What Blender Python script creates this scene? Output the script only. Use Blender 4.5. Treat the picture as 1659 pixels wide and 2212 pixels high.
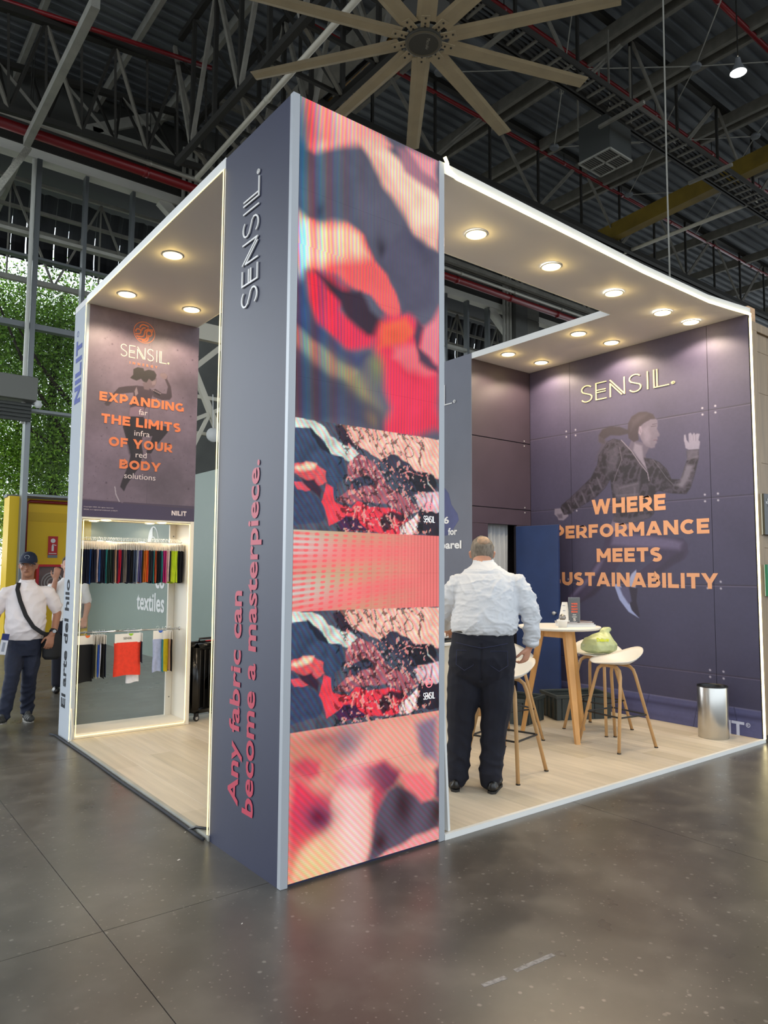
import bpy, math, random
import numpy as np
from mathutils import Vector, Matrix, noise
for _o in list(bpy.data.objects): bpy.data.objects.remove(_o)
SC = bpy.context.scene
COL = SC.collection
R = random.Random(7)
rad = math.radians

# ---------------------------------------------------------------- camera
cam_d = bpy.data.cameras.new('camera'); cam = bpy.data.objects.new('camera', cam_d); COL.objects.link(cam)
F_PX = 1564.58
cam_d.sensor_fit = 'VERTICAL'; cam_d.sensor_height = 24.0; cam_d.lens = F_PX / 2212 * 24.0
cam_d.clip_start = 0.05; cam_d.clip_end = 400
_pi, _ro, _ya = 0.0801, 0.0062, 0.6633
_f = Vector((math.sin(_ya)*math.cos(_pi), math.cos(_ya)*math.cos(_pi), math.sin(_pi)))
_r = _f.cross(Vector((0, 0, 1))).normalized(); _u = _r.cross(_f)
_r2 = _r*math.cos(_ro) + _u*math.sin(_ro); _u2 = -_r*math.sin(_ro) + _u*math.cos(_ro)
M = Matrix((( _r2.x, _u2.x, -_f.x), (_r2.y, _u2.y, -_f.y), (_r2.z, _u2.z, -_f.z))).to_4x4()
M.translation = Vector((-1.8245, -3.1263, 1.5218))
cam.matrix_world = M
SC.camera = cam
# ---------------------------------------------------------------- world / exposure
SC.view_settings.view_transform = 'Standard'; SC.view_settings.look = 'None'
SC.view_settings.gamma = 1.0; SC.view_settings.use_curve_mapping = False
SC.view_settings.exposure = 0.0
W = bpy.data.worlds.new('sky'); SC.world = W; W.use_nodes = True
_bg = W.node_tree.nodes['Background']; _bg.inputs[0].default_value = (0.84, 0.93, 1.0, 1); _bg.inputs[1].default_value = 2.1
# added area fill for unseen hall lamps, high under the roof behind the visitor
def area(name, loc, rot, size, energy, color=(1, 1, 1)):
    l = bpy.data.lights.new(name, 'AREA'); l.shape = 'RECTANGLE'; l.size, l.size_y = size; l.energy = energy; l.color = color
    o = bpy.data.objects.new(name, l); o.location = loc; o.rotation_euler = rot; COL.objects.link(o); return o
area('hall_fill_light', (-3.0, -6.0, 11.0), (rad(-8), rad(0), 0), (2.4, 2.4), 260, (1, 0.97, 0.93))
area('hall_fill_light', (9.0, -7.0, 11.0), (rad(-8), rad(5), 0), (2.4, 2.4), 200, (1, 0.97, 0.93))

# soft hazy sun behind the trees, coming in through the glass wall and the gateway
_s = bpy.data.lights.new('hazy_sun', 'SUN'); _s.energy = 2.4; _s.angle = rad(50); _s.color = (0.92, 0.97, 1.0)
_so = bpy.data.objects.new('hazy_sun', _s); COL.objects.link(_so); _so.rotation_euler = Vector((0.45, -1.0, -0.50)).to_track_quat('-Z', 'Y').to_euler()

# ---------------------------------------------------------------- colour + material helpers
def lin(c):
    return tuple(((v/255)/12.92 if v/255 <= 0.04045 else ((v/255+0.055)/1.055)**2.4) for v in c)
_mc = {}
def mat(name, col, rough=0.6, metal=0.0, emit=0.0, noise_s=0.0, noise_a=0.0, bump=0.0, bump_s=60.0, alpha=1.0, coat=0.0, stretch=(1, 1, 1), trans=0.0, col2=None, emitcol=None):
    if name in _mc: return _mc[name]
    m = bpy.data.materials.new(name); m.use_nodes = True; nt = m.node_tree; b = nt.nodes['Principled BSDF']
    lc = lin(col) + (1,)
    b.inputs['Base Color'].default_value = lc; b.inputs['Roughness'].default_value = rough; b.inputs['Metallic'].default_value = metal
    if coat: b.inputs['Coat Weight'].default_value = coat
    if trans: b.inputs['Transmission Weight'].default_value = trans; b.inputs['IOR'].default_value = 1.01
    if alpha < 1: b.inputs['Alpha'].default_value = alpha
    if 'facade_glass' in name: b.inputs['Specular IOR Level'].default_value = 0.15
    if emit:
        b.inputs['Emission Color'].default_value = (lin(emitcol) + (1,)) if emitcol else lc; b.inputs['Emission Strength'].default_value = emit
    if noise_a or bump:
        tc = nt.nodes.new('ShaderNodeTexCoord'); mp = nt.nodes.new('ShaderNodeMapping'); mp.inputs['Scale'].default_value = stretch
        nt.links.new(tc.outputs['Object'], mp.inputs['Vector'])
    if noise_a:
        n = nt.nodes.new('ShaderNodeTexNoise'); n.inputs['Scale'].default_value = noise_s; n.inputs['Detail'].default_value = 5
        nt.links.new(mp.outputs[0], n.inputs['Vector'])
        mx = nt.nodes.new('ShaderNodeMix'); mx.data_type = 'RGBA'
        rp = nt.nodes.new('ShaderNodeMapRange'); rp.inputs[1].default_value = 0.3; rp.inputs[2].default_value = 0.7
        nt.links.new(n.outputs['Fac'], rp.inputs[0]); nt.links.new(rp.outputs[0], mx.inputs['Factor'])
        c2 = lin(col2) if col2 else tuple(v*(1-noise_a) for v in lc[:3])
        mx.inputs[6].default_value = lc if col2 else tuple(min(1, v*(1+noise_a*0.5)) for v in lc[:3]) + (1,)
        mx.inputs[7].default_value = c2 + (1,)
        nt.links.new(mx.outputs[2], b.inputs['Base Color'])
    if bump:
        n2 = nt.nodes.new('ShaderNodeTexNoise'); n2.inputs['Scale'].default_value = bump_s; n2.inputs['Detail'].default_value = 4
        nt.links.new(mp.outputs[0], n2.inputs['Vector'])
        bp = nt.nodes.new('ShaderNodeBump'); bp.inputs['Strength'].default_value = bump; bp.inputs['Distance'].default_value = 0.01
        nt.links.new(n2.outputs['Fac'], bp.inputs['Height']); nt.links.new(bp.outputs[0], b.inputs['Normal'])
    _mc[name] = m; return m

def mat_print(name, rough=0.5, emit=0.0):
    m = bpy.data.materials.new(name); m.use_nodes = True; nt = m.node_tree; b = nt.nodes['Principled BSDF']
    a = nt.nodes.new('ShaderNodeAttribute'); a.attribute_name = 'print'
    b.inputs['Roughness'].default_value = rough
    if emit:
        b.inputs['Specular IOR Level'].default_value = 0.12; b.inputs['Base Color'].default_value = (0.01, 0.01, 0.01, 1)
        nt.links.new(a.outputs['Color'], b.inputs['Emission Color']); b.inputs['Emission Strength'].default_value = emit
    else:
        nt.links.new(a.outputs['Color'], b.inputs['Base Color'])
    return m

# ---------------------------------------------------------------- object helpers
def tag(o, label=None, cat=None, group=None, kind=None):
    if label: o['label'] = label
    if cat: o['category'] = cat
    if group: o['group'] = group
    if kind: o['kind'] = kind
    return o
def empty(name, loc=(0, 0, 0), rz=0, parent=None):
    o = bpy.data.objects.new(name, None); COL.objects.link(o); o.location = loc; o.rotation_euler = (0, 0, rz); o.empty_display_size = 0.1
    if parent: o.parent = parent
    return o
def link(name, me, m=None, parent=None, loc=None):
    o = bpy.data.objects.new(name, me); COL.objects.link(o)
    if m is not None: me.materials.clear(); me.materials.append(m)
    if parent: o.parent = parent
    if loc: o.location = loc
    return o
def copy_tree(o, parent=None):
    c = o.copy(); COL.objects.link(c)
    if parent: c.parent = parent
    for ch in o.children: copy_tree(ch, c)
    return c

class MB:
    def __init__(s): s.v = []; s.f = []
    def add(s, vs, fs):
        n = len(s.v); s.v += [tuple(q) for q in vs]; s.f += [tuple(i+n for i in f) for f in fs]; return s
    def box(s, x0, x1, y0, y1, z0, z1):
        vs = [(x, y, z) for z in (z0, z1) for y in (y0, y1) for x in (x0, x1)]
        return s.add(vs, [(0, 2, 3, 1), (4, 5, 7, 6), (0, 1, 5, 4), (1, 3, 7, 5), (3, 2, 6, 7), (2, 0, 4, 6)])
    def cbox(s, x0, x1, y0, y1, z0, z1, c=0.004):
        # box with chamfered edges
        vs = []; idx = {}
        for sx in (0, 1):
            for sy in (0, 1):
                for sz in (0, 1):
                    X, Y, Z = (x0, x1)[sx], (y0, y1)[sy], (z0, z1)[sz]
                    dx, dy, dz = (c, -c)[sx], (c, -c)[sy], (c, -c)[sz]
                    idx[sx, sy, sz] = len(vs); vs += [(X, Y+dy, Z+dz), (X+dx, Y, Z+dz), (X+dx, Y+dy, Z)]
        fs = []
        I = lambda a, b, d, k: idx[a, b, d]+k
        for a in (0, 1):
            fs.append([I(a, 0, 0, 0), I(a, 1, 0, 0), I(a, 1, 1, 0), I(a, 0, 1, 0)][::(1 if a else -1)])
            fs.append([I(0, a, 0, 1), I(0, a, 1, 1), I(1, a, 1, 1), I(1, a, 0, 1)][::(1 if a else -1)])
            fs.append([I(0, 0, a, 2), I(1, 0, a, 2), I(1, 1, a, 2), I(0, 1, a, 2)][::(1 if a else -1)])
            for b in (0, 1):
                q = -1 if a == b else 1
                fs.append([I(a, b, 0, 0), I(a, b, 0, 1), I(a, b, 1, 1), I(a, b, 1, 0)][::q])
                fs.append([I(a, 0, b, 0), I(a, 0, b, 2), I(a, 1, b, 2), I(a, 1, b, 0)][::-q])
                fs.append([I(0, a, b, 1), I(0, a, b, 2), I(1, a, b, 2), I(1, a, b, 1)][::q])
                for d in (0, 1): fs.append((I(a, b, d, 0), I(a, b, d, 1), I(a, b, d, 2)))
        return s.add(vs, fs)
    def beam(s, p, q, w, h=None, up=(0, 0, 1)):
        h = h or w; p = Vector(p); q = Vector(q); d = (q-p).normalized(); up = Vector(up)
        if abs(d.dot(up)) > 0.98: up = Vector((0, 1, 0))
        a = d.cross(up).normalized()*w/2; b = a.cross(d).normalized()*h/2
        vs = [p-a-b, p+a-b, p+a+b, p-a+b, q-a-b, q+a-b, q+a+b, q-a+b]
        return s.add(vs, [(3, 2, 1, 0), (4, 5, 6, 7), (0, 1, 5, 4), (1, 2, 6, 5), (2, 3, 7, 6), (3, 0, 4, 7)])
    def tube(s, pts, r, n=8, caps=True, flat=1.0, up=None):
        pts = [Vector(p) for p in pts]; rs = r if isinstance(r, (list, tuple)) else [r]*len(pts)
        T = [(pts[min(i+1, len(pts)-1)]-pts[max(i-1, 0)]).normalized() for i in range(len(pts))]
        a = Vector(up) if up else (Vector((0, 0, 1)) if abs(T[0].z) < 0.9 else Vector((1, 0, 0)))
        base = len(s.v); vs = []
        for p, t, rr in zip(pts, T, rs):
            b = t.cross(a).normalized(); a = b.cross(t).normalized()
            for k in range(n):
                th = 2*math.pi*k/n; vs.append(p + a*math.sin(th)*rr*flat + b*math.cos(th)*rr)
        fs = []
        for i in range(len(pts)-1):
            for k in range(n): fs.append((i*n+k, i*n+(k+1) % n, (i+1)*n+(k+1) % n, (i+1)*n+k))
        if caps: fs.append(tuple(range(n))[::-1]); fs.append(tuple((len(pts)-1)*n+k for k in range(n)))
        return s.add(vs, fs)
    def lathe(s, prof, c=(0, 0, 0), n=24, caps=False, sx=1, sy=1):
        vs = [(c[0]+r*sx*math.cos(2*math.pi*k/n), c[1]+r*sy*math.sin(2*math.pi*k/n), c[2]+z) for r, z in prof for k in range(n)]
        fs = [(i*n+k, i*n+(k+1) % n, (i+1)*n+(k+1) % n, (i+1)*n+k) for i in range(len(prof)-1) for k in range(n)]
        if caps: fs.append(tuple(range(n))[::-1]); fs.append(tuple((len(prof)-1)*n+k for k in range(n)))
        return s.add(vs, fs)
    def prism(s, poly, o, u, v, t):
        # extruded outline: poly (a,b) placed at o + a*u + b*v, thickness t along u x v
        o, u, v = Vector(o), Vector(u), Vector(v); w = u.cross(v).normalized()*t
        A = sum(poly[i][0]*poly[(i+1) % len(poly)][1]-poly[(i+1) % len(poly)][0]*poly[i][1] for i in range(len(poly)))
        if A < 0: poly = poly[::-1]
        n = len(poly); vs = [o+u*a+v*b for a, b in poly] + [o+u*a+v*b+w for a, b in poly]
        return s.add(vs, [tuple(range(n))[::-1], tuple(range(n, 2*n))] + [(i, (i+1) % n, n+(i+1) % n, n+i) for i in range(n)])
    def build(s, name, m=None, parent=None, smooth=False, loc=None):
        me = bpy.data.meshes.new(name); me.from_pydata(s.v, [], s.f); me.update()
        if smooth: me.shade_smooth()
        return link(name, me, m, parent, loc)

def poly_text(string, bold=0.0, spacing=1.0):
    cu = bpy.data.curves.new('t', 'FONT'); cu.body = string; cu.size = 1.0; cu.offset = bold; cu.space_character = spacing; cu.resolution_u = 3
    o = bpy.data.objects.new('t', cu); COL.objects.link(o)
    dg = bpy.context.evaluated_depsgraph_get(); me = bpy.data.meshes.new_from_object(o.evaluated_get(dg))
    bpy.data.objects.remove(o); bpy.data.curves.remove(cu)
    v = np.array([q.co[:] for q in me.vertices]); f = [tuple(p.vertices) for p in me.polygons]
    bpy.data.meshes.remove(me); return v, f
def text(name, string, o, u, v, w, h, m, parent=None, bold=0.0, spacing=1.0, lift=0.002):
    """lettering laid on a surface: ink box w x h, lower left corner at o, reading along u, up along v"""
    P, f = poly_text(string, bold, spacing)
    mn, mx = P.min(0), P.max(0); S = (P-mn); S[:, 0] *= w/(mx-mn)[0]; S[:, 1] *= h/(mx-mn)[1]
    o, u, v = Vector(o), Vector(u), Vector(v); n = u.cross(v).normalized()
    o = o + n*lift
    me = bpy.data.meshes.new(name); me.from_pydata([tuple(o+u*a+v*b) for a, b, _ in S], [], f); me.update()
    return link(name, me, m, parent)

# SENSIL word mark as strokes (box 6.6 wide, 2 high)
def _arc(cx, cy, r, a0, a1, n=9, ry=None):
    ry = ry or r
    return [(cx+r*math.cos(rad(a0+(a1-a0)*i/n)), cy+ry*math.sin(rad(a0+(a1-a0)*i/n))) for i in range(n+1)]
def _S(x):
    k = 1.17
    return [(x+(p-x)*k, q) for p, q in _arc(x+0.5, 1.5, 0.42, 35, 180, ry=0.5)[:-1] + [(x+0.09, 1.42), (x+0.2, 1.2), (x+0.5, 1.0), (x+0.8, 0.82), (x+0.93, 0.6)] + _arc(x+0.5, 0.52, 0.44, 0, -150, ry=0.52)[1:]]
MARK = [_S(0), [(2.46, 2), (1.5, 2), (1.5, 0), (2.46, 0)], [(1.5, 1.13), (2.38, 1.13)], [(1.5, 0.86), (2.38, 0.86)],
        [(2.85, 0), (2.85, 1.6), (3.88, 0.05)], [(2.85, 2), (4.14, 0.05), (4.14, 2)], _S(4.5), [(6.17, 0), (6.17, 2)],
        [(6.7, 2), (6.7, 0), (7.9, 0)], [(6.96, 2), (6.96, 0.1)]]
def ribbon(mb, pts, wd, o, u, v, t):
    for i in range(len(pts)-1):
        a, b = Vector(pts[i]), Vector(pts[i+1]); d = (b-a).normalized(); nrm = Vector((-d.y, d.x))*wd/2; e = d*wd*0.3
        mb.prism([tuple(a-e-nrm), tuple(b+e-nrm), tuple(b+e+nrm), tuple(a-e+nrm)], o, u, v, t+0.00006*(i % 2))
def wordmark(name, o, u, v, w, h, m, parent, sw=0.16, t=0.004, reg=True):
    mb = MB(); u = Vector(u)*w/7.9; v = Vector(v)*h/2
    for k, s in enumerate(MARK): ribbon(mb, s, sw, o, u, v, t+0.00015*(k % 3))
    if reg:
        ring = _arc(8.25, 0.12, 0.14, 0, 330, 10); ribbon(mb, ring, 0.05, o, u, v, t); ribbon(mb, [(8.19, 0.04), (8.19, 0.2), (8.29, 0.16), (8.2, 0.12), (8.3, 0.04)], 0.03, o, u, v, t)
    return mb.build(name, m, parent)

# ---------------------------------------------------------------- painted prints (colour attribute on a fine grid)
def sd_poly(U, V, P):
    """signed distance to polygon (negative inside)"""
    P = np.array(P, float); d = np.full(U.shape, 1e9); ins = np.zeros(U.shape, bool); n = len(P)
    for i in range(n):
        a, b = P[i], P[(i+1) % n]; e = b-a; L = max(1e-12, e@e)
        t = np.clip(((U-a[0])*e[0]+(V-a[1])*e[1])/L, 0, 1)
        d = np.minimum(d, (U-a[0]-t*e[0])**2+(V-a[1]-t*e[1])**2)
        c = (a[1] > V) != (b[1] > V)
        with np.errstate(divide='ignore', invalid='ignore'):
            xi = a[0]+(V-a[1])/(b[1]-a[1] if b[1] != a[1] else 1e-12)*e[0]
        ins ^= (c & (U < xi))
    d = np.sqrt(d); return np.where(ins, -d, d)
def fill(img, U, V, P, col, soft=0.004, op=1.0):
    P = np.array(P); m = soft*1.5+0.01
    s = (U > P[:, 0].min()-m) & (U < P[:, 0].max()+m) & (V > P[:, 1].min()-m) & (V < P[:, 1].max()+m)
    if not s.any(): return
    d = sd_poly(U[s], V[s], P); a = np.clip(0.5-d/soft, 0, 1)*op; a = a*a*(3-2*a) if soft > 0.02 else a
    img[s] = img[s]*(1-a[:, None])+np.array(lin(col))[None]*a[:, None]
def line(img, U, V, pts, w, col, soft=0.003, op=1.0):
    for i in range(len(pts)-1):
        a = np.array(pts[i], float); b = np.array(pts[i+1], float); e = b-a; L = max(1e-12, e@e)
        t = np.clip(((U-a[0])*e[0]+(V-a[1])*e[1])/L, 0, 1); d = np.hypot(U-a[0]-t*e[0], V-a[1]-t*e[1])
        al = np.clip(0.5-(d-w/2)/soft, 0, 1)*op
        img[:] = img*(1-al[..., None])+np.array(lin(col))*al[..., None]
def blob(img, U, V, c, r, col, op=1.0, ang=0.0, p=2.0):
    ca, sa = math.cos(ang), math.sin(ang); x, y = U-c[0], V-c[1]
    d = np.hypot((x*ca+y*sa)/r[0], (-x*sa+y*ca)/r[1]); a = np.exp(-d**p)*op
    img[:] = img*(1-a[..., None])+np.array(lin(col))*a[..., None]
def vnoise(U, V, s, seed=0, octv=4, sx=1.0, sy=1.0):
    """value noise, numpy"""
    out = np.zeros(U.shape); amp = 1.0; tot = 0
    rs = np.random.RandomState(seed)
    for o in range(octv):
        G = rs.rand(64, 64); x = U*s*sx*2**o; y = V*s*sy*2**o
        xi = np.floor(x).astype(int); yi = np.floor(y).astype(int); fx = x-xi; fy = y-yi
        fx = fx*fx*(3-2*fx); fy = fy*fy*(3-2*fy); g = lambda i, j: G[(xi+i) % 64, (yi+j) % 64]
        out += amp*((g(0, 0)*(1-fx)+g(1, 0)*fx)*(1-fy)+(g(0, 1)*(1-fx)+g(1, 1)*fx)*fy); tot += amp; amp *= 0.5
    return out/tot
def print_grid(name, u0, u1, v0, v1, res, place, func, m, parent):
    nu, nv = max(1, int(round((u1-u0)/res))), max(1, int(round((v1-v0)/res)))
    us = np.linspace(u0, u1, nu+1); vs = np.linspace(v0, v1, nv+1); U, V = np.meshgrid(us, vs)
    img = func(U, V); o, du, dv = [np.array(q, float) for q in place]
    P = o+U[..., None]*du+V[..., None]*dv
    me = bpy.data.meshes.new(name); NV = (nu+1)*(nv+1); NF = nu*nv
    me.vertices.add(NV); me.vertices.foreach_set('co', P.reshape(-1).astype(np.float32))
    i = np.arange(nu); j = np.arange(nv); I, J = np.meshgrid(i, j); a = (J*(nu+1)+I).ravel()
    q = np.stack([a, a+1, a+nu+2, a+nu+1], 1).ravel()
    me.loops.add(NF*4); me.loops.foreach_set('vertex_index', q.astype(np.int32))
    me.polygons.add(NF); me.polygons.foreach_set('loop_start', (np.arange(NF)*4).astype(np.int32))
    at = me.color_attributes.new('print', 'FLOAT_COLOR', 'POINT')
    c4 = np.concatenate([np.clip(img, 0, 1), np.ones(U.shape+(1,))], -1)
    at.data.foreach_set('color', c4.reshape(-1).astype(np.float32)); me.update(calc_edges=True); me.validate()
    return link(name, me, m, parent)

# ---------------------------------------------------------------- materials
def concrete():
    m = bpy.data.materials.new('polished_concrete'); m.use_nodes = True; nt = m.node_tree; b = nt.nodes['Principled BSDF']; N = nt.nodes.new; L = nt.links.new
    tc = N('ShaderNodeTexCoord')
    def noi(s, d=6, rough=0.6):
        n = N('ShaderNodeTexNoise'); n.inputs['Scale'].default_value = s; n.inputs['Detail'].default_value = d; n.inputs['Roughness'].default_value = rough; L(tc.outputs['Object'], n.inputs['Vector']); return n
    def ramp(src, a, bb, ca, cb):
        r = N('ShaderNodeValToRGB'); r.color_ramp.elements[0].position = a; r.color_ramp.elements[1].position = bb
        r.color_ramp.elements[0].color = lin(ca)+(1,); r.color_ramp.elements[1].color = lin(cb)+(1,); L(src, r.inputs[0]); return r
    base = ramp(noi(0.9).outputs['Fac'], 0.33, 0.68, (64, 60, 54), (94, 90, 83))
    cl = noi(4.0, 3, 0.5); mask = ramp(cl.outputs['Fac'], 0.5, 0.72, (0, 0, 0), (120, 120, 120))
    mx = N('ShaderNodeMix'); mx.data_type = 'RGBA'; L(mask.outputs[0], mx.inputs['Factor']); L(base.outputs[0], mx.inputs[6]); mx.inputs[7].default_value = lin((140, 135, 126))+(1,)
    vo = N('ShaderNodeTexVoronoi'); vo.voronoi_dimensions = '2D'; vo.inputs['Scale'].default_value = 19; vo.inputs['Randomness'].default_value = 1.0; L(tc.outputs['Object'], vo.inputs['Vector'])
    sp = ramp(vo.outputs['Distance'], 0.04, 0.09, (255, 255, 255), (0, 0, 0))
    gate = ramp(noi(5, 3).outputs['Fac'], 0.46, 0.60, (0, 0, 0), (190, 190, 190))
    mul = N('ShaderNodeMath'); mul.operation = 'MULTIPLY'; L(sp.outputs[0], mul.inputs[0]); L(gate.outputs[0], mul.inputs[1])
    mx2 = N('ShaderNodeMix'); mx2.data_type = 'RGBA'; L(mul.outputs[0], mx2.inputs['Factor']); L(mx.outputs[2], mx2.inputs[6]); mx2.inputs[7].default_value = lin((165, 160, 150))+(1,)
    # second, larger family of pale chips
    v2 = N('ShaderNodeTexVoronoi'); v2.voronoi_dimensions = '2D'; v2.inputs['Scale'].default_value = 7; L(tc.outputs['Object'], v2.inputs['Vector'])
    nd = noi(60, 2); ad = N('ShaderNodeMath'); ad.operation = 'MULTIPLY_ADD'; L(nd.outputs['Fac'], ad.inputs[0]); ad.inputs[1].default_value = -0.07; L(v2.outputs['Distance'], ad.inputs[2])
    sc = ramp(ad.outputs[0], 0.0, 0.035, (190, 190, 190), (0, 0, 0)); g2 = ramp(noi(1.7, 3).outputs['Fac'], 0.46, 0.56, (0, 0, 0), (255, 255, 255))
    m2 = N('ShaderNodeMath'); m2.operation = 'MULTIPLY'; L(sc.outputs[0], m2.inputs[0]); L(g2.outputs[0], m2.inputs[1])
    mx3 = N('ShaderNodeMix'); mx3.data_type = 'RGBA'; L(m2.outputs[0], mx3.inputs['Factor']); L(mx2.outputs[2], mx3.inputs[6]); mx3.inputs[7].default_value = lin((160, 156, 146))+(1,)
    L(mx3.outputs[2], b.inputs['Base Color'])
    rr = N('ShaderNodeMapRange'); rr.inputs[1].default_value = 0.3; rr.inputs[2].default_value = 0.7; rr.inputs[3].default_value = 0.27; rr.inputs[4].default_value = 0.36; b.inputs['Specular IOR Level'].default_value = 0.75
    L(cl.outputs['Fac'], rr.inputs[0]); L(rr.outputs[0], b.inputs['Roughness'])
    bp = N('ShaderNodeBump'); bp.inputs['Strength'].default_value = 0.10; bp.inputs['Distance'].default_value = 0.003; L(noi(9, 2).outputs['Fac'], bp.inputs['Height']); L(bp.outputs[0], b.inputs['Normal'])
    return m
M_conc = concrete()
M_white = mat('white_laminate', (222, 222, 220), 0.5, noise_s=3, noise_a=0.04)
M_canopy = mat('canopy_board', (218, 216, 216), 0.7)
M_navy = mat('navy_vinyl', (31, 35, 64), 0.5, noise_s=2.0, noise_a=0.08, bump=0.12, bump_s=1.8)
M_trim = mat('grey_aluminium_trim', (172, 176, 182), 0.45, 0.2)
M_neon = mat('warm_neon', (255, 240, 190), 0.5, emit=5.5, emitcol=(255, 238, 180))
M_neon2 = mat('warm_neon_strip', (255, 240, 190), 0.5, emit=1.7, emitcol=(255, 232, 158))
M_disc = mat('downlight_lens', (255, 250, 230), 0.5, emit=9, emitcol=(255, 249, 226))
M_wood = mat('pale_oak_vinyl', (206, 187, 156), 0.45, noise_s=2.5, noise_a=0.16, stretch=(9, 0.7, 1), bump=0.1, bump_s=20)
M_edge = mat('white_plastic_edge', (225, 225, 222), 0.4)
M_black = mat('black_plastic', (18, 18, 20), 0.4)
M_dark = mat('dark_steel', (52, 50, 46), 0.6, 0.3)
M_steel = mat('grey_painted_steel', (132, 128, 118), 0.6, 0.1, noise_s=5, noise_a=0.2)
M_steell = mat('light_grey_steel', (168, 166, 156), 0.55, 0.1, noise_s=4, noise_a=0.15)
M_deck = mat('roof_sheet', (124, 129, 134), 0.5, 0.3, noise_s=0.6, noise_a=0.3)
M_red = mat('red_pipe', (128, 18, 24), 0.35)
M_galv = mat('galvanised_pipe', (176, 172, 160), 0.45, 0.4)
M_glassf = mat('facade_glass', (215, 232, 232), 0.03, alpha=0.01)
M_glass = mat('showcase_glass', (225, 240, 236), 0.02, alpha=0.05)
M_wtext = mat('white_vinyl_lettering', (228, 226, 224), 0.4)
M_otext = mat('orange_lettering', (212, 152, 112), 0.55)
M_otext2 = mat('bright_orange_lettering', (214, 118, 74), 0.55)
M_cream = mat('cream_lettering', (240, 216, 156), 0.4)
M_rtext = mat('coral_lettering', (190, 62, 84), 0.5)
M_btext = mat('lavender_lettering', (98, 108, 170), 0.9)
M_ktext = mat('charcoal_lettering', (30, 32, 38), 0.9)
M_grey = mat('grey_board', (120, 124, 128), 0.6)

# ---------------------------------------------------------------- hall floor (slabs with recessed joints)
floor = MB().box(-60, 70, -60, 70, -0.3, -0.006).build('floor', M_conc); tag(floor, kind='structure')
for i in range(7):
    for j in range(8):
        x0 = -9.79+3*i; y0 = -5.9+3*j; g = 0.002
        MB().box(x0+g, x0+3-g, y0+g, y0+3-g, -0.02, 0.0).build('slab', M_conc, floor)
for i, (a, b) in enumerate([((0.19, -1.154), (0.30, -1.168)), ((0.36, -1.16), (0.572, -1.172))]):
    MB().beam((*a, 0.0007), (*b, 0.0007), 0.022, 0.001).build('tape_residue', mat('tape_residue', (150, 148, 146), 0.6, noise_s=60, noise_a=0.5), floor)

# ---------------------------------------------------------------- booth platform with planks
plat = MB().prism([(0, .79), (1.062, .79), (1.062, .012), (4.975, .012), (4.975, 4.02), (0.032, 4.02), (0.032, 3.63), (0, 3.63)], (0, 0, 0), (1, 0, 0), (0, 1, 0), 0.024).build('platform', M_edge)
tag(plat, 'low platform of pale oak planks with a white edge under the whole stand', 'platform')
_pm = [mat('pale_oak_%d' % k, c, 0.42, noise_s=2.2, noise_a=0.13, stretch=(10, 0.6, 1), bump=0.06, bump_s=14) for k, c in enumerate([(206, 194, 174), (200, 188, 167), (211, 199, 180)])]
_pw = 0.1805; x = 0.012; row = 0
while x < 4.96:
    x1 = min(x+_pw, 4.963); y = 0.012 - (row*0.47 % 1.22)
    while y < 4.01:
        a, b = max(y, 0.012 if x > 1.06 else 0.791), min(y+1.22, 4.01)
        if b-a > 0.02:
            o = MB().cbox(x+0.0004, x1-0.0004, a+0.0004, b-0.0004, 0.024, 0.03, 0.0008).build('plank', _pm[R.randrange(3)], plat)
        y += 1.22
    x = x1; row += 1
MB().box(1.062, 4.975, -0.012, 0.012, 0.0, 0.032).build('edge_strip', M_edge, plat)
MB().box(-0.010, 0.012, 0.775, 3.63, 0.0, 0.031).build('edge_strip', M_steell, plat)

# ---------------------------------------------------------------- LED tower
tower = empty('screen_tower'); tag(tower, 'tall navy tower with an LED screen face standing at the front corner of the stand', 'tower')
MB().box(-0.003, 1.03, 0.004, 0.775, 0.0, 3.995).build('tower_body', M_navy, tower)
MB().cbox(-0.004, 0.038, -0.012, 0.02, 0.0, 4.0, 0.002).build('corner_trim', M_trim, tower)
MB().cbox(1.018, 1.060, -0.012, 0.02, 0.0, 4.0, 0.002).build('corner_trim', M_trim, tower)
MB().box(1.03, 1.058, 0.0, 0.775, 0.0, 3.995).build('side_panel', M_white, tower)
MB().box(-0.001, 0.05, 0.775, 0.79, 0.0, 3.995).build('rear_panel', M_white, tower)

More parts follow.
